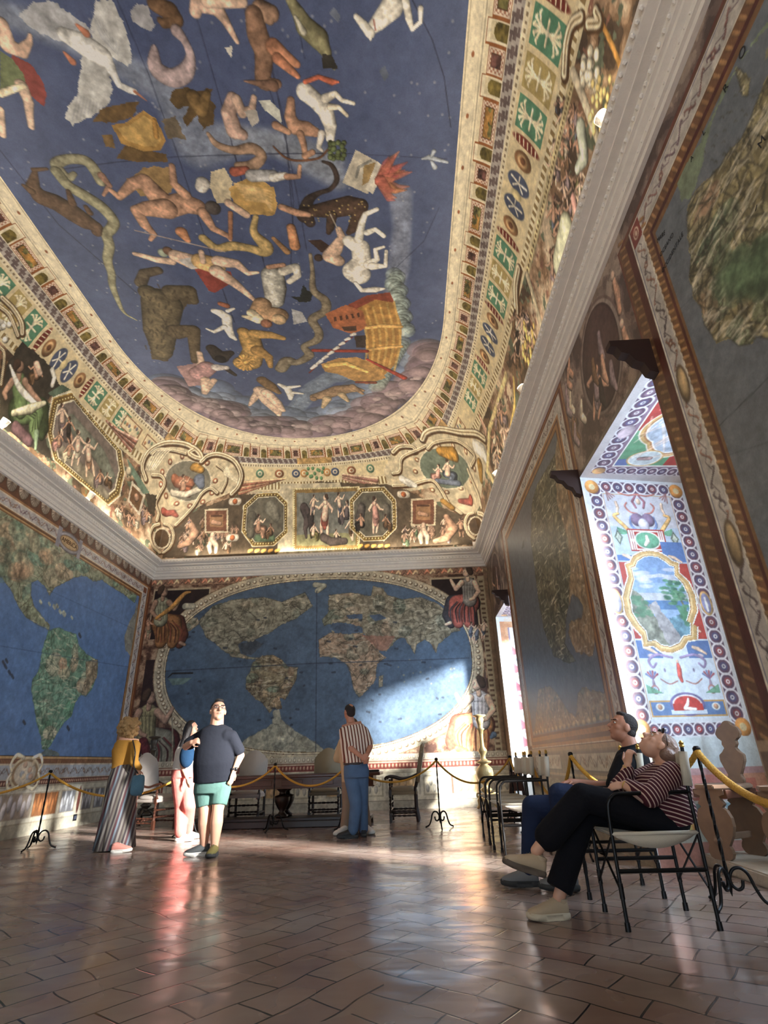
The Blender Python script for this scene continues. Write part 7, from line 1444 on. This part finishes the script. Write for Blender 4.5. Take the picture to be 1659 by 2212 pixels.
def stripes(name, c1, c2, vec, freq, duty=.5, rough=.85, wob=.02, bump=0):
    m = bpy.data.materials.new(name); m.use_nodes = True; nt = m.node_tree; b = nt.nodes['Principled BSDF']; N = lambda t: nt.nodes.new('ShaderNode'+t); L = nt.links.new
    tc = N('TexCoord'); n = N('TexNoise'); n.inputs['Scale'].default_value = 3; L(tc.outputs['Object'], n.inputs[0]); v = N('VectorMath'); v.operation = 'SCALE'; v.inputs['Scale'].default_value = wob; L(n.outputs['Color'], v.inputs[0]); a = N('VectorMath'); L(tc.outputs['Object'], a.inputs[0]); L(v.outputs[0], a.inputs[1])
    d = N('VectorMath'); d.operation = 'DOT_PRODUCT'; d.inputs[1].default_value = vec; L(a.outputs[0], d.inputs[0]); k = N('Math'); k.operation = 'MULTIPLY'; k.inputs[1].default_value = freq; L(d.outputs['Value'], k.inputs[0]); f = N('Math'); f.operation = 'FRACT'; L(k.outputs[0], f.inputs[0])
    r = N('ValToRGB'); r.color_ramp.interpolation = 'CONSTANT'; e = r.color_ramp.elements
    cs = [c1, c2] if not isinstance(c1, list) else c1
    if isinstance(c1, list):
        while len(e) < len(cs): e.new(.5)
        for i, c in enumerate(cs): e[i].position = c[0]; e[i].color = (*s2l(c[1]), 1)
    else: e[0].position = 0; e[0].color = (*s2l(c1), 1); e[1].position = duty; e[1].color = (*s2l(c2), 1)
    L(f.outputs[0], r.inputs[0]); L(r.outputs[0], b.inputs['Base Color']); b.inputs['Roughness'].default_value = rough; b.inputs['Specular IOR Level'].default_value = .2; return m
def cloth(name, col, var=.12): return mat(name, col, .9, bump=.35, bscale=14, var=var, vscale=10, spec=.2)
SK = mat('skin', (206, 158, 134), .5, bump=.05, var=.05); SK2 = mat('skin_tanned', (186, 130, 106), .5, bump=.05, var=.05)
V = Vector

# ---- person in black T-shirt and green shorts
Y = 7.53; base = V((J(440, 1850, Y).x, Y, 0)); t = thing('person', 'person in black T-shirt and green shorts, glasses, looking up to the right', 'person', tuple(base))
F = V((.42, -.80, .30)).normalized(); U = V((-.1, .3, 1)); hc = J(471, 1537, Y)
nk = J(468, 1566, Y); shR = J(502, 1587, Y-.02); shL = J(432, 1589, Y+.02); elR = J(520, 1632, Y+.03); wrR = J(505, 1666, Y-.06); elL = J(402, 1612, Y+.03); wrL = J(414, 1604, Y-.16); hip = J(460, 1690, Y); ch = J(465, 1615, Y)
knL = J(442, 1756, Y-.02); anL = V((J(438, 1832, Y).x, Y+.04, .10)); knR = J(470, 1752, Y-.05); anR = V((J(462, 1832, Y-.05).x, Y-.03, .10)); hL, hR = hip+V((-.11, 0, 0)), hip+V((.11, 0, 0))
LAT = V((.94, .30, 0))
bm = bmesh.new(); head(bm, hc, F, U, 1.24); cap(bm, hc-U.normalized()*.07, .080, nk-V((0, 0, .04)), .09); loft(bm, [(nk+V((0, 0, -.05)), .13, .08), (ch, .19, .13), (hip+V((0, 0, .12)), .19, .15), (hip-V((0, 0, .08)), .18, .13)], LAT)
limb(bm, (shR-V((.02, 0, .04)), .045), (shR.lerp(elR, .5), .05), (elR, .048), (wrR, .031)); limb(bm, (shL+V((.02, 0, -.04)), .045), (elL, .05), (wrL, .033)); hand(bm, wrR, (-.12, -.15, -1), (.9, -.4, 0), 1.05, (.25, .3, .25), -1); hand(bm, wrL, (.9, -.3, .25), (-.2, -.9, .5), 1.05, (1.2, 1.3, .8), 1)
limb(bm, (hL, .10), (knL, .070), (knL.lerp(anL, .33), .076), (anL, .044)); limb(bm, (hR, .10), (knR, .070), (knR.lerp(anR, .33), .076), (anR, .044))
skinned('body', bm, SK, t, base, .008)
face_bits(t, base, hc, F, U, 1.24, glasses=(40, 44, 52))
Un = (U-F*U.dot(F)).normalized(); Lr = F.cross(Un)
bm = bmesh.new(); ello(bm, hc+Un*.056-F*.026, (.096, .110, .092), Lr, F, Un); ello(bm, hc+Un*.122+F*.045, (.062, .05, .028), Lr, F, Un); skinned('hair', bm, mat('dark_hair', (34, 28, 26), .6, bump=.4, bscale=90), t, base, .008)
bm = bmesh.new(); loft(bm, [(nk+V((0, 0, .005)), .09, .08), (nk+V((0, 0, -.05)), .20, .12), (ch+V((0, 0, .02)), .25, .17), (ch.lerp(hip, .5)+V((0, -.02, 0)), .25, .20), (hip+V((0, -.01, .09)), .24, .195), (hip+V((0, 0, .02)), .24, .19)], LAT)
limb(bm, (shR+V((-.07, 0, -.02)), .100), (shR+V((-.01, 0, -.025)), .082), (shR.lerp(elR, .75), .076)); limb(bm, (shL+V((.07, 0, -.02)), .10), (shL+V((.01, 0, -.02)), .082), (shL.lerp(elL, .75), .078)); skinned('t_shirt', bm, cloth('black_tee', (30, 33, 42)), t, base, .010)
bm = bmesh.new(); loft(bm, [(hip+V((0, 0, .06)), .215, .165), (hip+V((0, 0, -.05)), .225, .165), (hip+V((0, 0, -.12)), .22, .15)], LAT); cap(bm, hL+V((0, 0, -.06)), .125, hL.lerp(knL, .80), .100, False); cap(bm, hR+V((0, 0, -.06)), .125, hR.lerp(knR, .80), .100, False); skinned('shorts', bm, cloth('green_shorts', (84, 116, 110)), t, base, .010)
G1, G2, YL = mat('grey_trainer', (70, 74, 76), .7), mat('dark_sole', (50, 52, 54), .8), mat('white_sole', (214, 214, 210), .7)
shoe(t, base, anL, anL+V((-.25, -.12, 0)), G1, YL, 1.08); shoe(t, base, anR, anR+V((.02, -.3, 0)), mat('olive_trainer', (110, 104, 60), .7), G2, 1.08)
bm = bmesh.new(); cap(bm, wrR+V((-.004, 0, .035)), .037, wrR+V((-.004, 0, .015)), .037, False); bx(bm, wrR.x+.02, wrR.x+.045, wrR.y-.03, wrR.y+.01, wrR.z+.005, wrR.z+.045); plainmesh('wristwatch', bm, M_DK, t, base)

# ---- person with pink trousers and blue pack, mostly behind the first
Y = 9.0; base = V((J(396, 1815, Y).x, Y, 0)); t = thing('person', 'person in pink trousers and white sneakers with blue backpack, head hidden', 'person', tuple(base))
hc = J(414, 1574, Y); nk = J(408, 1600, Y); ch = J(404, 1625, Y); hip = J(398, 1672, Y); LAT = V((.45, .9, 0)); F = V((.9, -.3, .1)); U = V((0, 0, 1))
knL = J(392, 1742, Y+.10); anL = V((J(388, 1806, Y).x, Y+.02, .10)); knR = J(408, 1738, Y+.02); anR = V((J(404, 1796, Y+.3).x, Y+.30, .10)); sh = J(396, 1610, Y-.1); el = J(392, 1650, Y-.15); wr = J(404, 1680, Y-.2)
bm = bmesh.new(); head(bm, hc, F, U, .98); cap(bm, hc-U*.07, .05, nk, .055); loft(bm, [(nk, .12, .08), (ch, .16, .11), (hip, .16, .12)], LAT); limb(bm, (sh, .048), (el, .038), (wr, .026)); hand(bm, wr, (.3, -.2, -.9), (-.6, -.6, 0), .92, (.3, .3, .2), 1); limb(bm, (hip+V((-.04, -.05, 0)), .08), (knL, .05), (anL, .035)); limb(bm, (hip+V((.04, .06, 0)), .08), (knR, .05), (anR, .035)); skinned('body', bm, SK, t, base, .010)
bm = bmesh.new(); ello(bm, hc+U*.02-F*.03, (.09, .10, .11), F.cross(U), F, U); cap(bm, hc-F*.05, .085, J(398, 1618, Y), .06); cap(bm, hc-F*.02+V((0, -.06, 0)), .06, J(394, 1612, Y-.12), .05); skinned('hair', bm, mat('black_hair', (26, 22, 24), .5, bump=.4, bscale=90), t, base, .010)
bm = bmesh.new(); loft(bm, [(nk, .14, .09), (ch, .19, .13), (hip+V((0, 0, .06)), .19, .14)], LAT); cap(bm, sh, .065, sh.lerp(el, .8), .055, False); skinned('white_top', bm, cloth('white_jersey', (214, 212, 208)), t, base, .010)
bm = bmesh.new(); loft(bm, [(hip+V((0, 0, .10)), .17, .13), (hip-V((0, 0, .05)), .19, .15)], LAT); limb(bm, (hip+V((-.05, -.06, -.05)), .115), (knL, .10), (anL+V((0, 0, .02)), .085)); limb(bm, (hip+V((.05, .06, -.05)), .115), (knR, .10), (anR+V((0, 0, .02)), .085)); skinned('trousers', bm, cloth('pink_trousers', (200, 112, 104)), t, base, .010)
ws = mat('white_sneaker', (226, 224, 220), .6); shoe(t, base, anL, anL+V((.3, -.05, 0)), ws, YL, .98); shoe(t, base, anR, anR+V((.3, .0, 0)), ws, YL, .98)
o = None
bm = bmesh.new(); c = J(404, 1632, Y-.22); ello(bm, c, (.11, .09, .17)); cap(bm, c+V((-.03, .02, .14)), .02, c+V((.02, .16, .22)), .015); 
o = skinned('backpack', bm, cloth('blue_nylon', (22, 50, 78)), None, base, .010); o.location = base; tag(o, 'dark blue backpack carried by the person in pink trousers', 'backpack')

# ---- curly haired person in striped trousers
Y = 8.25; base = V((J(248, 1838, Y).x, Y, 0)); t = thing('person', 'person with curly blond hair, mustard top and wide striped trousers, seen from behind', 'person', tuple(base))
hc = J(283, 1572, Y); nk = J(280, 1594, Y); ch = J(272, 1622, Y); ws_ = J(268, 1656, Y); hip = J(266, 1682, Y); LAT = V((.86, .5, 0)); F = V((.75, .62, .25)).normalized(); U = V((-.1, -.1, 1))
shR = J(292, 1608, Y-.1); elR = J(289, 1646, Y-.16); wrR = J(300, 1664, Y-.12); shL = J(256, 1610, Y+.1); elL = J(254, 1650, Y+.2); wrL = J(262, 1668, Y+.3)
bm = bmesh.new(); head(bm, hc, F, U, .98); cap(bm, hc-V((0, 0, .07)), .048, nk-V((0, 0, .03)), .052); loft(bm, [(nk, .13, .08), (ch, .155, .11), (ws_, .13, .10), (hip, .16, .12)], LAT); limb(bm, (shR, .048), (elR, .038), (wrR, .025)); limb(bm, (shL, .048), (elL, .038), (wrL, .025)); hand(bm, wrR, (.15, 0, -1), (.7, -.6, 0), .92, (.5, .6, .4), -1); hand(bm, wrL, (.1, 0, -1), (-.7, .6, 0), .92)
a1 = V((J(232, 1830, Y).x, Y, .1)); a2 = V((J(258, 1832, Y).x, Y-.05, .1)); limb(bm, (hip, .09), (J(245, 1750, Y), .06), (a1, .035)); limb(bm, (hip, .09), (J(262, 1750, Y), .06), (a2, .035)); skinned('body', bm, SK, t, base, .010)
bm = bmesh.new()
rr = random.Random(4)
for k in range(330):
    a, b_ = rr.uniform(0, 6.28), math.acos(rr.uniform(-1, .98)); d = V((math.sin(b_)*math.cos(a), math.sin(b_)*math.sin(a), math.cos(b_)))
    if d.dot(F) > .72 and d.z < .3: continue
    q = hc+V((-.02, -.02, .0))+d*rr.uniform(.10, .148); s_ = bmesh.ops.create_icosphere(bm, subdivisions=2, radius=rr.uniform(.016, .030), matrix=Matrix.Translation(q))
ello(bm, hc+V((-.02, -.02, .01)), (.12, .12, .125)); skinned('hair', bm, mat('curly_blond_hair', (176, 142, 96), .7, bump=.8, bscale=60, var=.35, vscale=40), t, base, .008, 1)
bm = bmesh.new(); loft(bm, [(nk+V((0, 0, -.01)), .075, .065), (nk+V((0, 0, -.05)), .16, .10), (ch, .185, .13), (ws_+V((0, 0, .02)), .155, .12), (ws_-V((0, 0, .02)), .165, .12)], LAT); limb(bm, (shR, .062), (elR, .058), (wrR+V((0, 0, .03)), .040)); limb(bm, (shL, .062), (elL, .055), (wrL+V((0, 0, .03)), .040)); skinned('top', bm, cloth('mustard_cloth', (168, 124, 56)), t, base, .010)
bm = bmesh.new(); hem = V((J(246, 1838, Y).x, Y, .02)); secs = [(ws_+V((0, 0, .02)), .145, .12), (hip, .19, .155), (hip.lerp(hem, .35), .20, .17), (hip.lerp(hem, .7), .225, .19), (hem, .25, .215)]
loft(bm, secs, LAT, 96, .05, 16); MS = stripes('striped_cloth', [(0, (84, 76, 76)), (.12, (112, 108, 102)), (.24, (66, 62, 66)), (.36, (126, 122, 118)), (.46, (92, 66, 72)), (.6, (116, 130, 142)), (.72, (78, 72, 76)), (.86, (132, 128, 124))], None, (.9, .45, -.18), 5.2); plainmesh('wide_trousers', bm, MS, t, base, True)
pk = mat('pink_shoe', (206, 140, 130), .6); shoe(t, base, a2+V((.06, -.16, 0)), a2+V((.3, -.12, 0)), pk, YL, .92); shoe(t, base, a1+V((.02, .05, 0)), a1+V((.3, .1, 0)), pk, YL, .92)
bm = bmesh.new(); bb = J(297, 1697, Y-.12)
secs = [(bb+V((0, 0, .14)), .085, .03), (bb+V((0, 0, .08)), .095, .05), (bb+V((0, 0, -.06)), .10, .055), (bb+V((0, 0, -.13)), .085, .045)]
loft(bm, secs, V((.9, -.2, 0)), 24); o = plainmesh('handbag', bm, mat('blue_denim_bag', (84, 124, 150), .9, bump=.3, var=.3), None, V(bb), True, 1); o.location = bb; tag(o, 'blue denim handbag held by the curly-haired person', 'handbag')
bm = bmesh.new(); tube(bm, catmull([tuple(J(287, 1599, Y-.13)-bb), tuple(J(292, 1625, Y-.22)-bb), tuple(J(289, 1655, Y-.2)-bb), (0, 0, .13)], 6), .010, 6); obj('strap', bm, M_DK, o, True)

# ---- person in striped shirt and jeans, hands behind the back
Y = 8.80; base = V((J(764, 1812, Y).x, Y, 0)); t = thing('person', 'person in brown and white striped shirt and blue jeans, hands behind back', 'person', tuple(base))
hc = J(755, 1538, Y); nk = J(759, 1562, Y); ch = J(765, 1595, Y); ws_ = J(768, 1640, Y); hip = J(770, 1668, Y); LAT = V((.93, .3, 0)); F = V((-.55, .80, .15)).normalized(); U = V((0, 0, 1))
shL = J(750, 1584, Y-.03); elL = J(758, 1616, Y-.15); wrL = J(780, 1634, Y-.18); shR = J(786, 1580, Y+.03); elR = J(800, 1612, Y-.02); wrR = J(792, 1633, Y-.16)
bm = bmesh.new(); head(bm, hc, F, U, 1.02); cap(bm, hc-V((0, 0, .06)), .058, nk-V((0, 0, .04)), .065); loft(bm, [(nk, .15, .09), (ch, .185, .12), (ws_, .16, .12), (hip, .17, .13)], LAT); limb(bm, (shL, .058), (elL, .042), (wrL, .029)); limb(bm, (shR, .058), (elR, .042), (wrR, .029)); hand(bm, wrL, (.8, 0, -.4), (0, 1, -.2), 1.0, (.6, .7, .5), 1); hand(bm, wrR, (-.1, -.1, -1), (0, 1, 0), 1.0, (.8, .8, .5), -1)
aL = V((J(763, 1803, Y).x, Y-.02, .1)); aR = V((J(785, 1800, Y+.15).x, Y+.15, .1)); kL = J(769, 1738, Y-.03); kR = J(782, 1738, Y+.1); limb(bm, (hip, .07), (kL, .05), (aL, .035)); limb(bm, (hip, .07), (kR, .05), (aR, .035)); skinned('body', bm, SK2, t, base, .009)
Lr = F.cross(U).normalized(); bm = bmesh.new(); ello(bm, hc+U*.035-F*.018, (.079, .095, .082), Lr, F, U); ello(bm, hc-F*.045-U*.01, (.070, .06, .06), Lr, F, U); skinned('hair', bm, mat('short_dark_hair', (40, 30, 28), .7, bump=.5, bscale=120), t, base, .008)
bm = bmesh.new(); loft(bm, [(nk+V((0, 0, .0)), .075, .07), (nk+V((0, 0, -.05)), .19, .11), (ch, .215, .145), (ws_, .19, .15), (ws_-V((0, 0, .05)), .18, .14)], LAT); limb(bm, (shL, .075), (shL.lerp(elL, .75), .070)); limb(bm, (shR, .075), (shR.lerp(elR, .75), .070)); skinned('striped_shirt', bm, stripes('shirt_stripes', (224, 210, 196), (110, 62, 50), (.95, .3, .12), 22, .58), t, base, .010)
bm = bmesh.new(); cap(bm, ws_-V((0, 0, .035)), .178, ws_-V((0, 0, .075)), .178, False, 28, (V((-.3, .93, 0)), .78)); plainmesh('belt', bm, mat('brown_belt', (44, 32, 30), .5), t, base)
bm = bmesh.new(); loft(bm, [(ws_-V((0, 0, .06)), .172, .135), (hip, .185, .15), (hip-V((0, 0, .07)), .18, .14)], LAT); hm = hip-V((0, 0, .05)); limb(bm, (hm+V((-.07, 0, 0)), .115), (kL, .088), (aL+V((0, 0, .0)), .072)); limb(bm, (hm+V((.06, .05, 0)), .115), (kR, .086), (aR, .070)); skinned('jeans', bm, mat('blue_denim', (80, 104, 136), .9, bump=.4, bscale=20, var=.28, vscale=7, spec=.2), t, base, .010)
bsh = mat('black_shoe', (28, 28, 32), .6); shoe(t, base, aL, aL+V((-.28, -.03, 0)), bsh, G2, 1.08); shoe(t, base, aR, aR+V((-.05, .25, 0)), bsh, G2, 1.05)

# ---- person in beige behind
Y = 9.35; base = V((J(766, 1802, Y).x, Y, 0)); t = thing('person', 'person in beige shirt and trousers, mostly hidden behind the striped shirt', 'person', tuple(base))
hc = J(762, 1566, Y); nk = J(762, 1590, Y); ch = J(759, 1618, Y); ws_ = J(764, 1656, Y); hip = J(766, 1680, Y); LAT = V((1, .1, 0)); F = V((-.2, .95, .1)); U = V((0, 0, 1)); shL = J(740, 1603, Y); elL = J(728, 1638, Y+.02); wrL = J(752, 1646, Y+.15)
bm = bmesh.new(); head(bm, hc, F, U, .94); cap(bm, hc-V((0, 0, .06)), .05, nk-V((0, 0, .04)), .055); loft(bm, [(nk, .13, .08), (ch, .16, .11), (ws_, .15, .11), (hip, .17, .12)], LAT); limb(bm, (shL, .05), (elL, .04), (wrL, .027)); hand(bm, wrL, (.6, .5, 0), (0, 0, 1), .95); aL = V((J(748, 1795, Y).x, Y, .1)); aR = V((J(790, 1795, Y+.03).x, Y+.03, .1)); limb(bm, (hip, .09), (J(753, 1740, Y), .055), (aL, .035)); limb(bm, (hip, .09), (J(782, 1740, Y), .055), (aR, .035)); skinned('body', bm, SK, t, base, .012)
bm = bmesh.new(); ello(bm, hc+U*.02-F*.02, (.082, .095, .09)); skinned('hair', bm, mat('brown_hair', (84, 62, 46), .7, bump=.5, bscale=120), t, base, .012)
bm = bmesh.new(); loft(bm, [(nk, .08, .07), (nk-V((0, 0, .04)), .17, .10), (ch, .19, .13), (hip, .20, .15), (hip-V((0, 0, .06)), .20, .15)], LAT); limb(bm, (shL, .068), (elL, .062), (wrL, .045)); skinned('beige_shirt', bm, cloth('beige_linen', (196, 170, 138)), t, base, .011)
bm = bmesh.new(); limb(bm, (hip+V((-.09, 0, 0)), .115), (J(753, 1740, Y), .095), (aL, .09)); limb(bm, (hip+V((.10, 0, 0)), .115), (J(783, 1740, Y), .095), (aR, .09)); ello(bm, hip, (.19, .14, .12)); skinned('trousers', bm, cloth('taupe_trousers', (142, 124, 108)), t, base, .011)
shoe(t, base, aL+V((-.02, -.1, 0)), aL+V((-.2, -.3, 0)), ws, YL, .95); shoe(t, base, aR+V((.03, -.1, 0)), aR+V((.15, -.3, 0)), ws, YL, .95)

# ---- seated person in black polo
Y = 5.05; base = V((1.54, Y, 0)); t = thing('person', 'seated person in black polo and blue jeans, head in profile looking up left', 'person', tuple(base)); VX = .007
hc = J(1345, 1572, Y); F = V((-.90, -.05, .38)).normalized(); U = V((.35, 0, 1)); nk = J(1362, 1622, Y); ch = J(1362, 1668, Y); hip = J(1396, 1748, Y); LAT = V((0, 1, 0))
sN, sF = J(1352, 1648, Y-.20), J(1366, 1640, Y+.20); eN = J(1322, 1716, Y-.26); wN = J(1238, 1702, Y-.13); eF = J(1318, 1700, Y+.26); wF = J(1232, 1690, Y+.06)
hN, hF = hip+V((0, -.10, 0)), hip+V((0, .10, 0)); kN = J(1208, 1716, Y-.13); kF = J(1150, 1742, Y+.14); aN = V((J(1235, 1898, Y-.05).x, Y+.05, .11)); aF = V((.93, Y+.24, .11))
bm = bmesh.new(); head(bm, hc, F, U, 1.06); cap(bm, hc-V((-.02, 0, .06)), .060, nk-V((-.01, 0, .03)), .068); loft(bm, [(nk+V((.01, 0, -.02)), .15, .09), (ch, .19, .13), (hip+V((-.02, 0, .12)), .17, .14), (hip, .18, .14)], LAT)
limb(bm, (sN, .058), (eN, .043), (wN, .030)); limb(bm, (sF, .058), (eF, .043), (wF, .030)); hand(bm, wN, (-1, .25, -.12), (0, -.3, 1), 1.05, (.35, .5, .3), 1); hand(bm, wF, (-.9, -.5, -.05), (0, .2, 1), 1.05, (.35, .5, .3), -1)
limb(bm, (hN, .085), (kN, .06), (aN, .038)); limb(bm, (hF, .085), (kF, .06), (aF, .038)); skinned('body', bm, SK2, t, base, VX)
face_bits(t, base, hc, F, U, 1.06); Un = (U-F*U.dot(F)).normalized(); Lr = F.cross(Un)
bm = bmesh.new(); ello(bm, hc+Un*.038*1.06-F*.024, (.083, .094, .088), Lr, F, Un); ello(bm, hc-F*.050-Un*.020, (.072, .062, .064), Lr, F, Un); ello(bm, hc+Un*.100+F*.02, (.055, .055, .024), Lr, F, Un); skinned('hair', bm, mat('short_dark_hair', (40, 30, 28), .7), t, base, .007)
bm = bmesh.new(); loft(bm, [(nk+V((.01, 0, .02)), .078, .078), (nk+V((.01, 0, -.03)), .17, .11), (ch, .225, .155), (ch.lerp(hip, .55), .215, .17), (hip+V((-.01, 0, .05)), .21, .17)], LAT); limb(bm, (sN, .082), (sN.lerp(eN, .72), .075)); limb(bm, (sF, .082), (sF.lerp(eF, .72), .075)); cap(bm, nk+V((.01, 0, .0)), .082, nk+V((.0, 0, .045)), .078, False); skinned('polo_shirt', bm, cloth('black_polo', (22, 22, 26)), t, base, .008)
JN = mat('dark_denim', (36, 46, 72), .9, bump=.4, bscale=20, var=.25, vscale=7, spec=.2)
bm = bmesh.new(); ello(bm, hip+V((-.02, 0, .0)), (.17, .20, .12)); limb(bm, (hN, .115), (kN, .085), (aN+V((0, 0, .02)), .062)); limb(bm, (hF, .115), (kF, .085), (aF+V((0, 0, .02)), .062)); skinned('jeans', bm, JN, t, base, .008)
gs = mat('grey_walking_shoe', (116, 118, 122), .7); shoe(t, base, aN, aN+V((.28*-.9, .05, 0)), gs, G2, 1.1); shoe(t, base, aF, aF+V((-.25, .03, 0)), gs, G2, 1.1)
bm = bmesh.new(); d = (wN-eN).normalized(); cap(bm, wN-d*.035, .034, wN-d*.022, .034, False); plainmesh('bracelet', bm, mat('dark_band', (60, 30, 26), .6), t, base)

# ---- seated person in striped cardigan, head tipped right back
Y = 4.27; base = V((1.52, Y, 0)); t = thing('person', 'seated person in striped cardigan with crossed legs, head tipped back, hand at chin', 'person', tuple(base))
hc = J(1420, 1612, Y); F = V((-.50, .05, .92)).normalized(); U = V((.85, 0, .45)); nk = J(1438, 1650, Y); ch = J(1430, 1702, Y); hip = J(1442, 1760, Y); LAT = V((0, 1, 0))
sN, sF = J(1452, 1672, Y-.17), J(1436, 1664, Y+.18); eN = J(1404, 1722, Y-.26); wN = J(1348, 1696, Y-.12); eF = J(1336, 1702, Y+.10); wF = J(1356, 1655, Y+.06)
hN, hF = hip+V((-.02, -.10, -.01)), hip+V((-.02, .10, -.01)); kN = J(1258, 1722, Y-.06); aN = J(1158, 1838, Y-.05); kF = J(1262, 1752, Y+.12); aF = V((J(1205, 1930, Y+.06).x, Y+.06, .11))
bm = bmesh.new(); head(bm, hc, F, U, 1.0); cap(bm, hc+V((.01, 0, -.05)), .056, nk-V((-.02, 0, .05)), .062); loft(bm, [(nk+V((.02, 0, -.04)), .15, .09), (ch, .18, .14), (hip+V((-.02, 0, .10)), .17, .13), (hip, .18, .12)], LAT)
limb(bm, (sN, .055), (eN, .044), (wN, .028)); limb(bm, (sF, .055), (eF, .043), (wF, .028)); hand(bm, wN, (-.85, .35, -.1), (.1, -.5, .9), .96, (.7, .9, .6), 1); hand(bm, wF, (.25, -.05, .95), (-.9, -.35, .2), .96, (.6, .8, .6), -1)
limb(bm, (hN, .10), (kN, .065), (kN.lerp(aN, .4), .058), (aN, .036)); limb(bm, (hF, .10), (kF, .065), (aF, .038)); skinned('body', bm, SK, t, base, VX)
face_bits(t, base, hc, F, U, 1.0, (110, 84, 66)); Un = (U-F*U.dot(F)).normalized(); Lr = F.cross(Un)
bm = bmesh.new(); ello(bm, hc+Un*.040-F*.026, (.083, .095, .086), Lr, F, Un); cap(bm, hc+Un*.06-F*.03, .07, J(1462, 1640, Y)+V((0, 0, -.02)), .045); cap(bm, hc+Un*.0-F*.06+V((0, -.05, 0)), .05, J(1464, 1650, Y-.06), .03); skinned('hair', bm, mat('ash_blond_hair', (128, 100, 86), .45, bump=.6, bscale=40, var=.3, vscale=20), t, base, .007)  # backlit shade put into the hair colour, darker and redder
bm = bmesh.new()
for q in (-1, 1): ello(bm, hc+Un*.090+F*.062+Lr*q*.034, (.030, .008, .020), Lr, (F-Un).normalized(), (F+Un).normalized(), 14)
tube(bm, [hc+Un*.095+F*.062-Lr*.07, hc+Un*.098+F*.068, hc+Un*.095+F*.062+Lr*.07], .003, 6)
for q in (-1, 1): tube(bm, [hc+Un*.095+F*.062+Lr*q*.07, hc+Un*.03-F*.02+Lr*q*.086], .0025, 6)
plainmesh('sunglasses', bm, mat('tinted_plastic', (40, 30, 34), .2), t, base)
CD = stripes('cardigan_stripes', (70, 30, 40), (196, 170, 160), (.34, .10, .94), 42, .70, wob=.03)
CA = stripes('sleeve_stripes', (70, 30, 40), (196, 170, 160), (.93, .10, .36), 42, .70, wob=.03)
bm = bmesh.new(); loft(bm, [(nk+V((.025, 0, .0)), .085, .075), (nk+V((.03, 0, -.05)), .165, .11), (ch+V((.005, 0, 0)), .215, .165), (ch.lerp(hip, .55)+V((-.01, 0, 0)), .222, .175), (hip+V((.0, 0, .02)), .225, .17), (hip+V((.01, 0, -.05)), .21, .14)], LAT); skinned('cardigan', bm, CD, t, base, .008)
bm = bmesh.new(); limb(bm, (sN, .080), (eN, .064), (wN+V((.03, 0, 0)), .042)); so = skinned('sleeve', bm, CA, t, base, .008); bm = bmesh.new(); limb(bm, (sF, .080), (eF, .062), (wF-V((0, 0, .03)), .040)); skinned('sleeve', bm, CA, t, base, .008)
bm = bmesh.new(); ello(bm, hip+V((-.04, 0, -.01)), (.16, .205, .095)); limb(bm, (hN+V((0, 0, -.01)), .112), (kN, .086)); limb(bm, (hF, .115), (kF, .086)); cap(bm, kN, .090, kN.lerp(aN, .74), .090, True); cap(bm, kF, .088, aF+V((.01, 0, .05)), .085, False); skinned('wide_trousers', bm, cloth('black_trousers', (18, 18, 24)), t, base, .009)
bs = mat('beige_sneaker', (176, 158, 134), .7); up = V((.28, 0, .96)).normalized()
shoe(t, base, aN+V((.0, 0, -.035)), aN+V((-.3, 0, .05)), bs, mat('taupe_sole', (96, 84, 74), .7), 1.0, up=up); shoe(t, base, aF+V((-.01, 0, -.01)), aF+V((-.28, -.03, 0)), bs, mat('cream_sole', (190, 180, 160), .7), 1.0)
bm = bmesh.new(); d = (wN-eN).normalized(); cap(bm, wN-d*.012, .031, wN-d*.006, .031, False); d2 = (wF-eF).normalized(); cap(bm, wF-d2*.015, .031, wF-d2*.009, .031, False); plainmesh('bracelets', bm, M_BRASS, t, base)
# ---------------------------------------------------------------- temporary
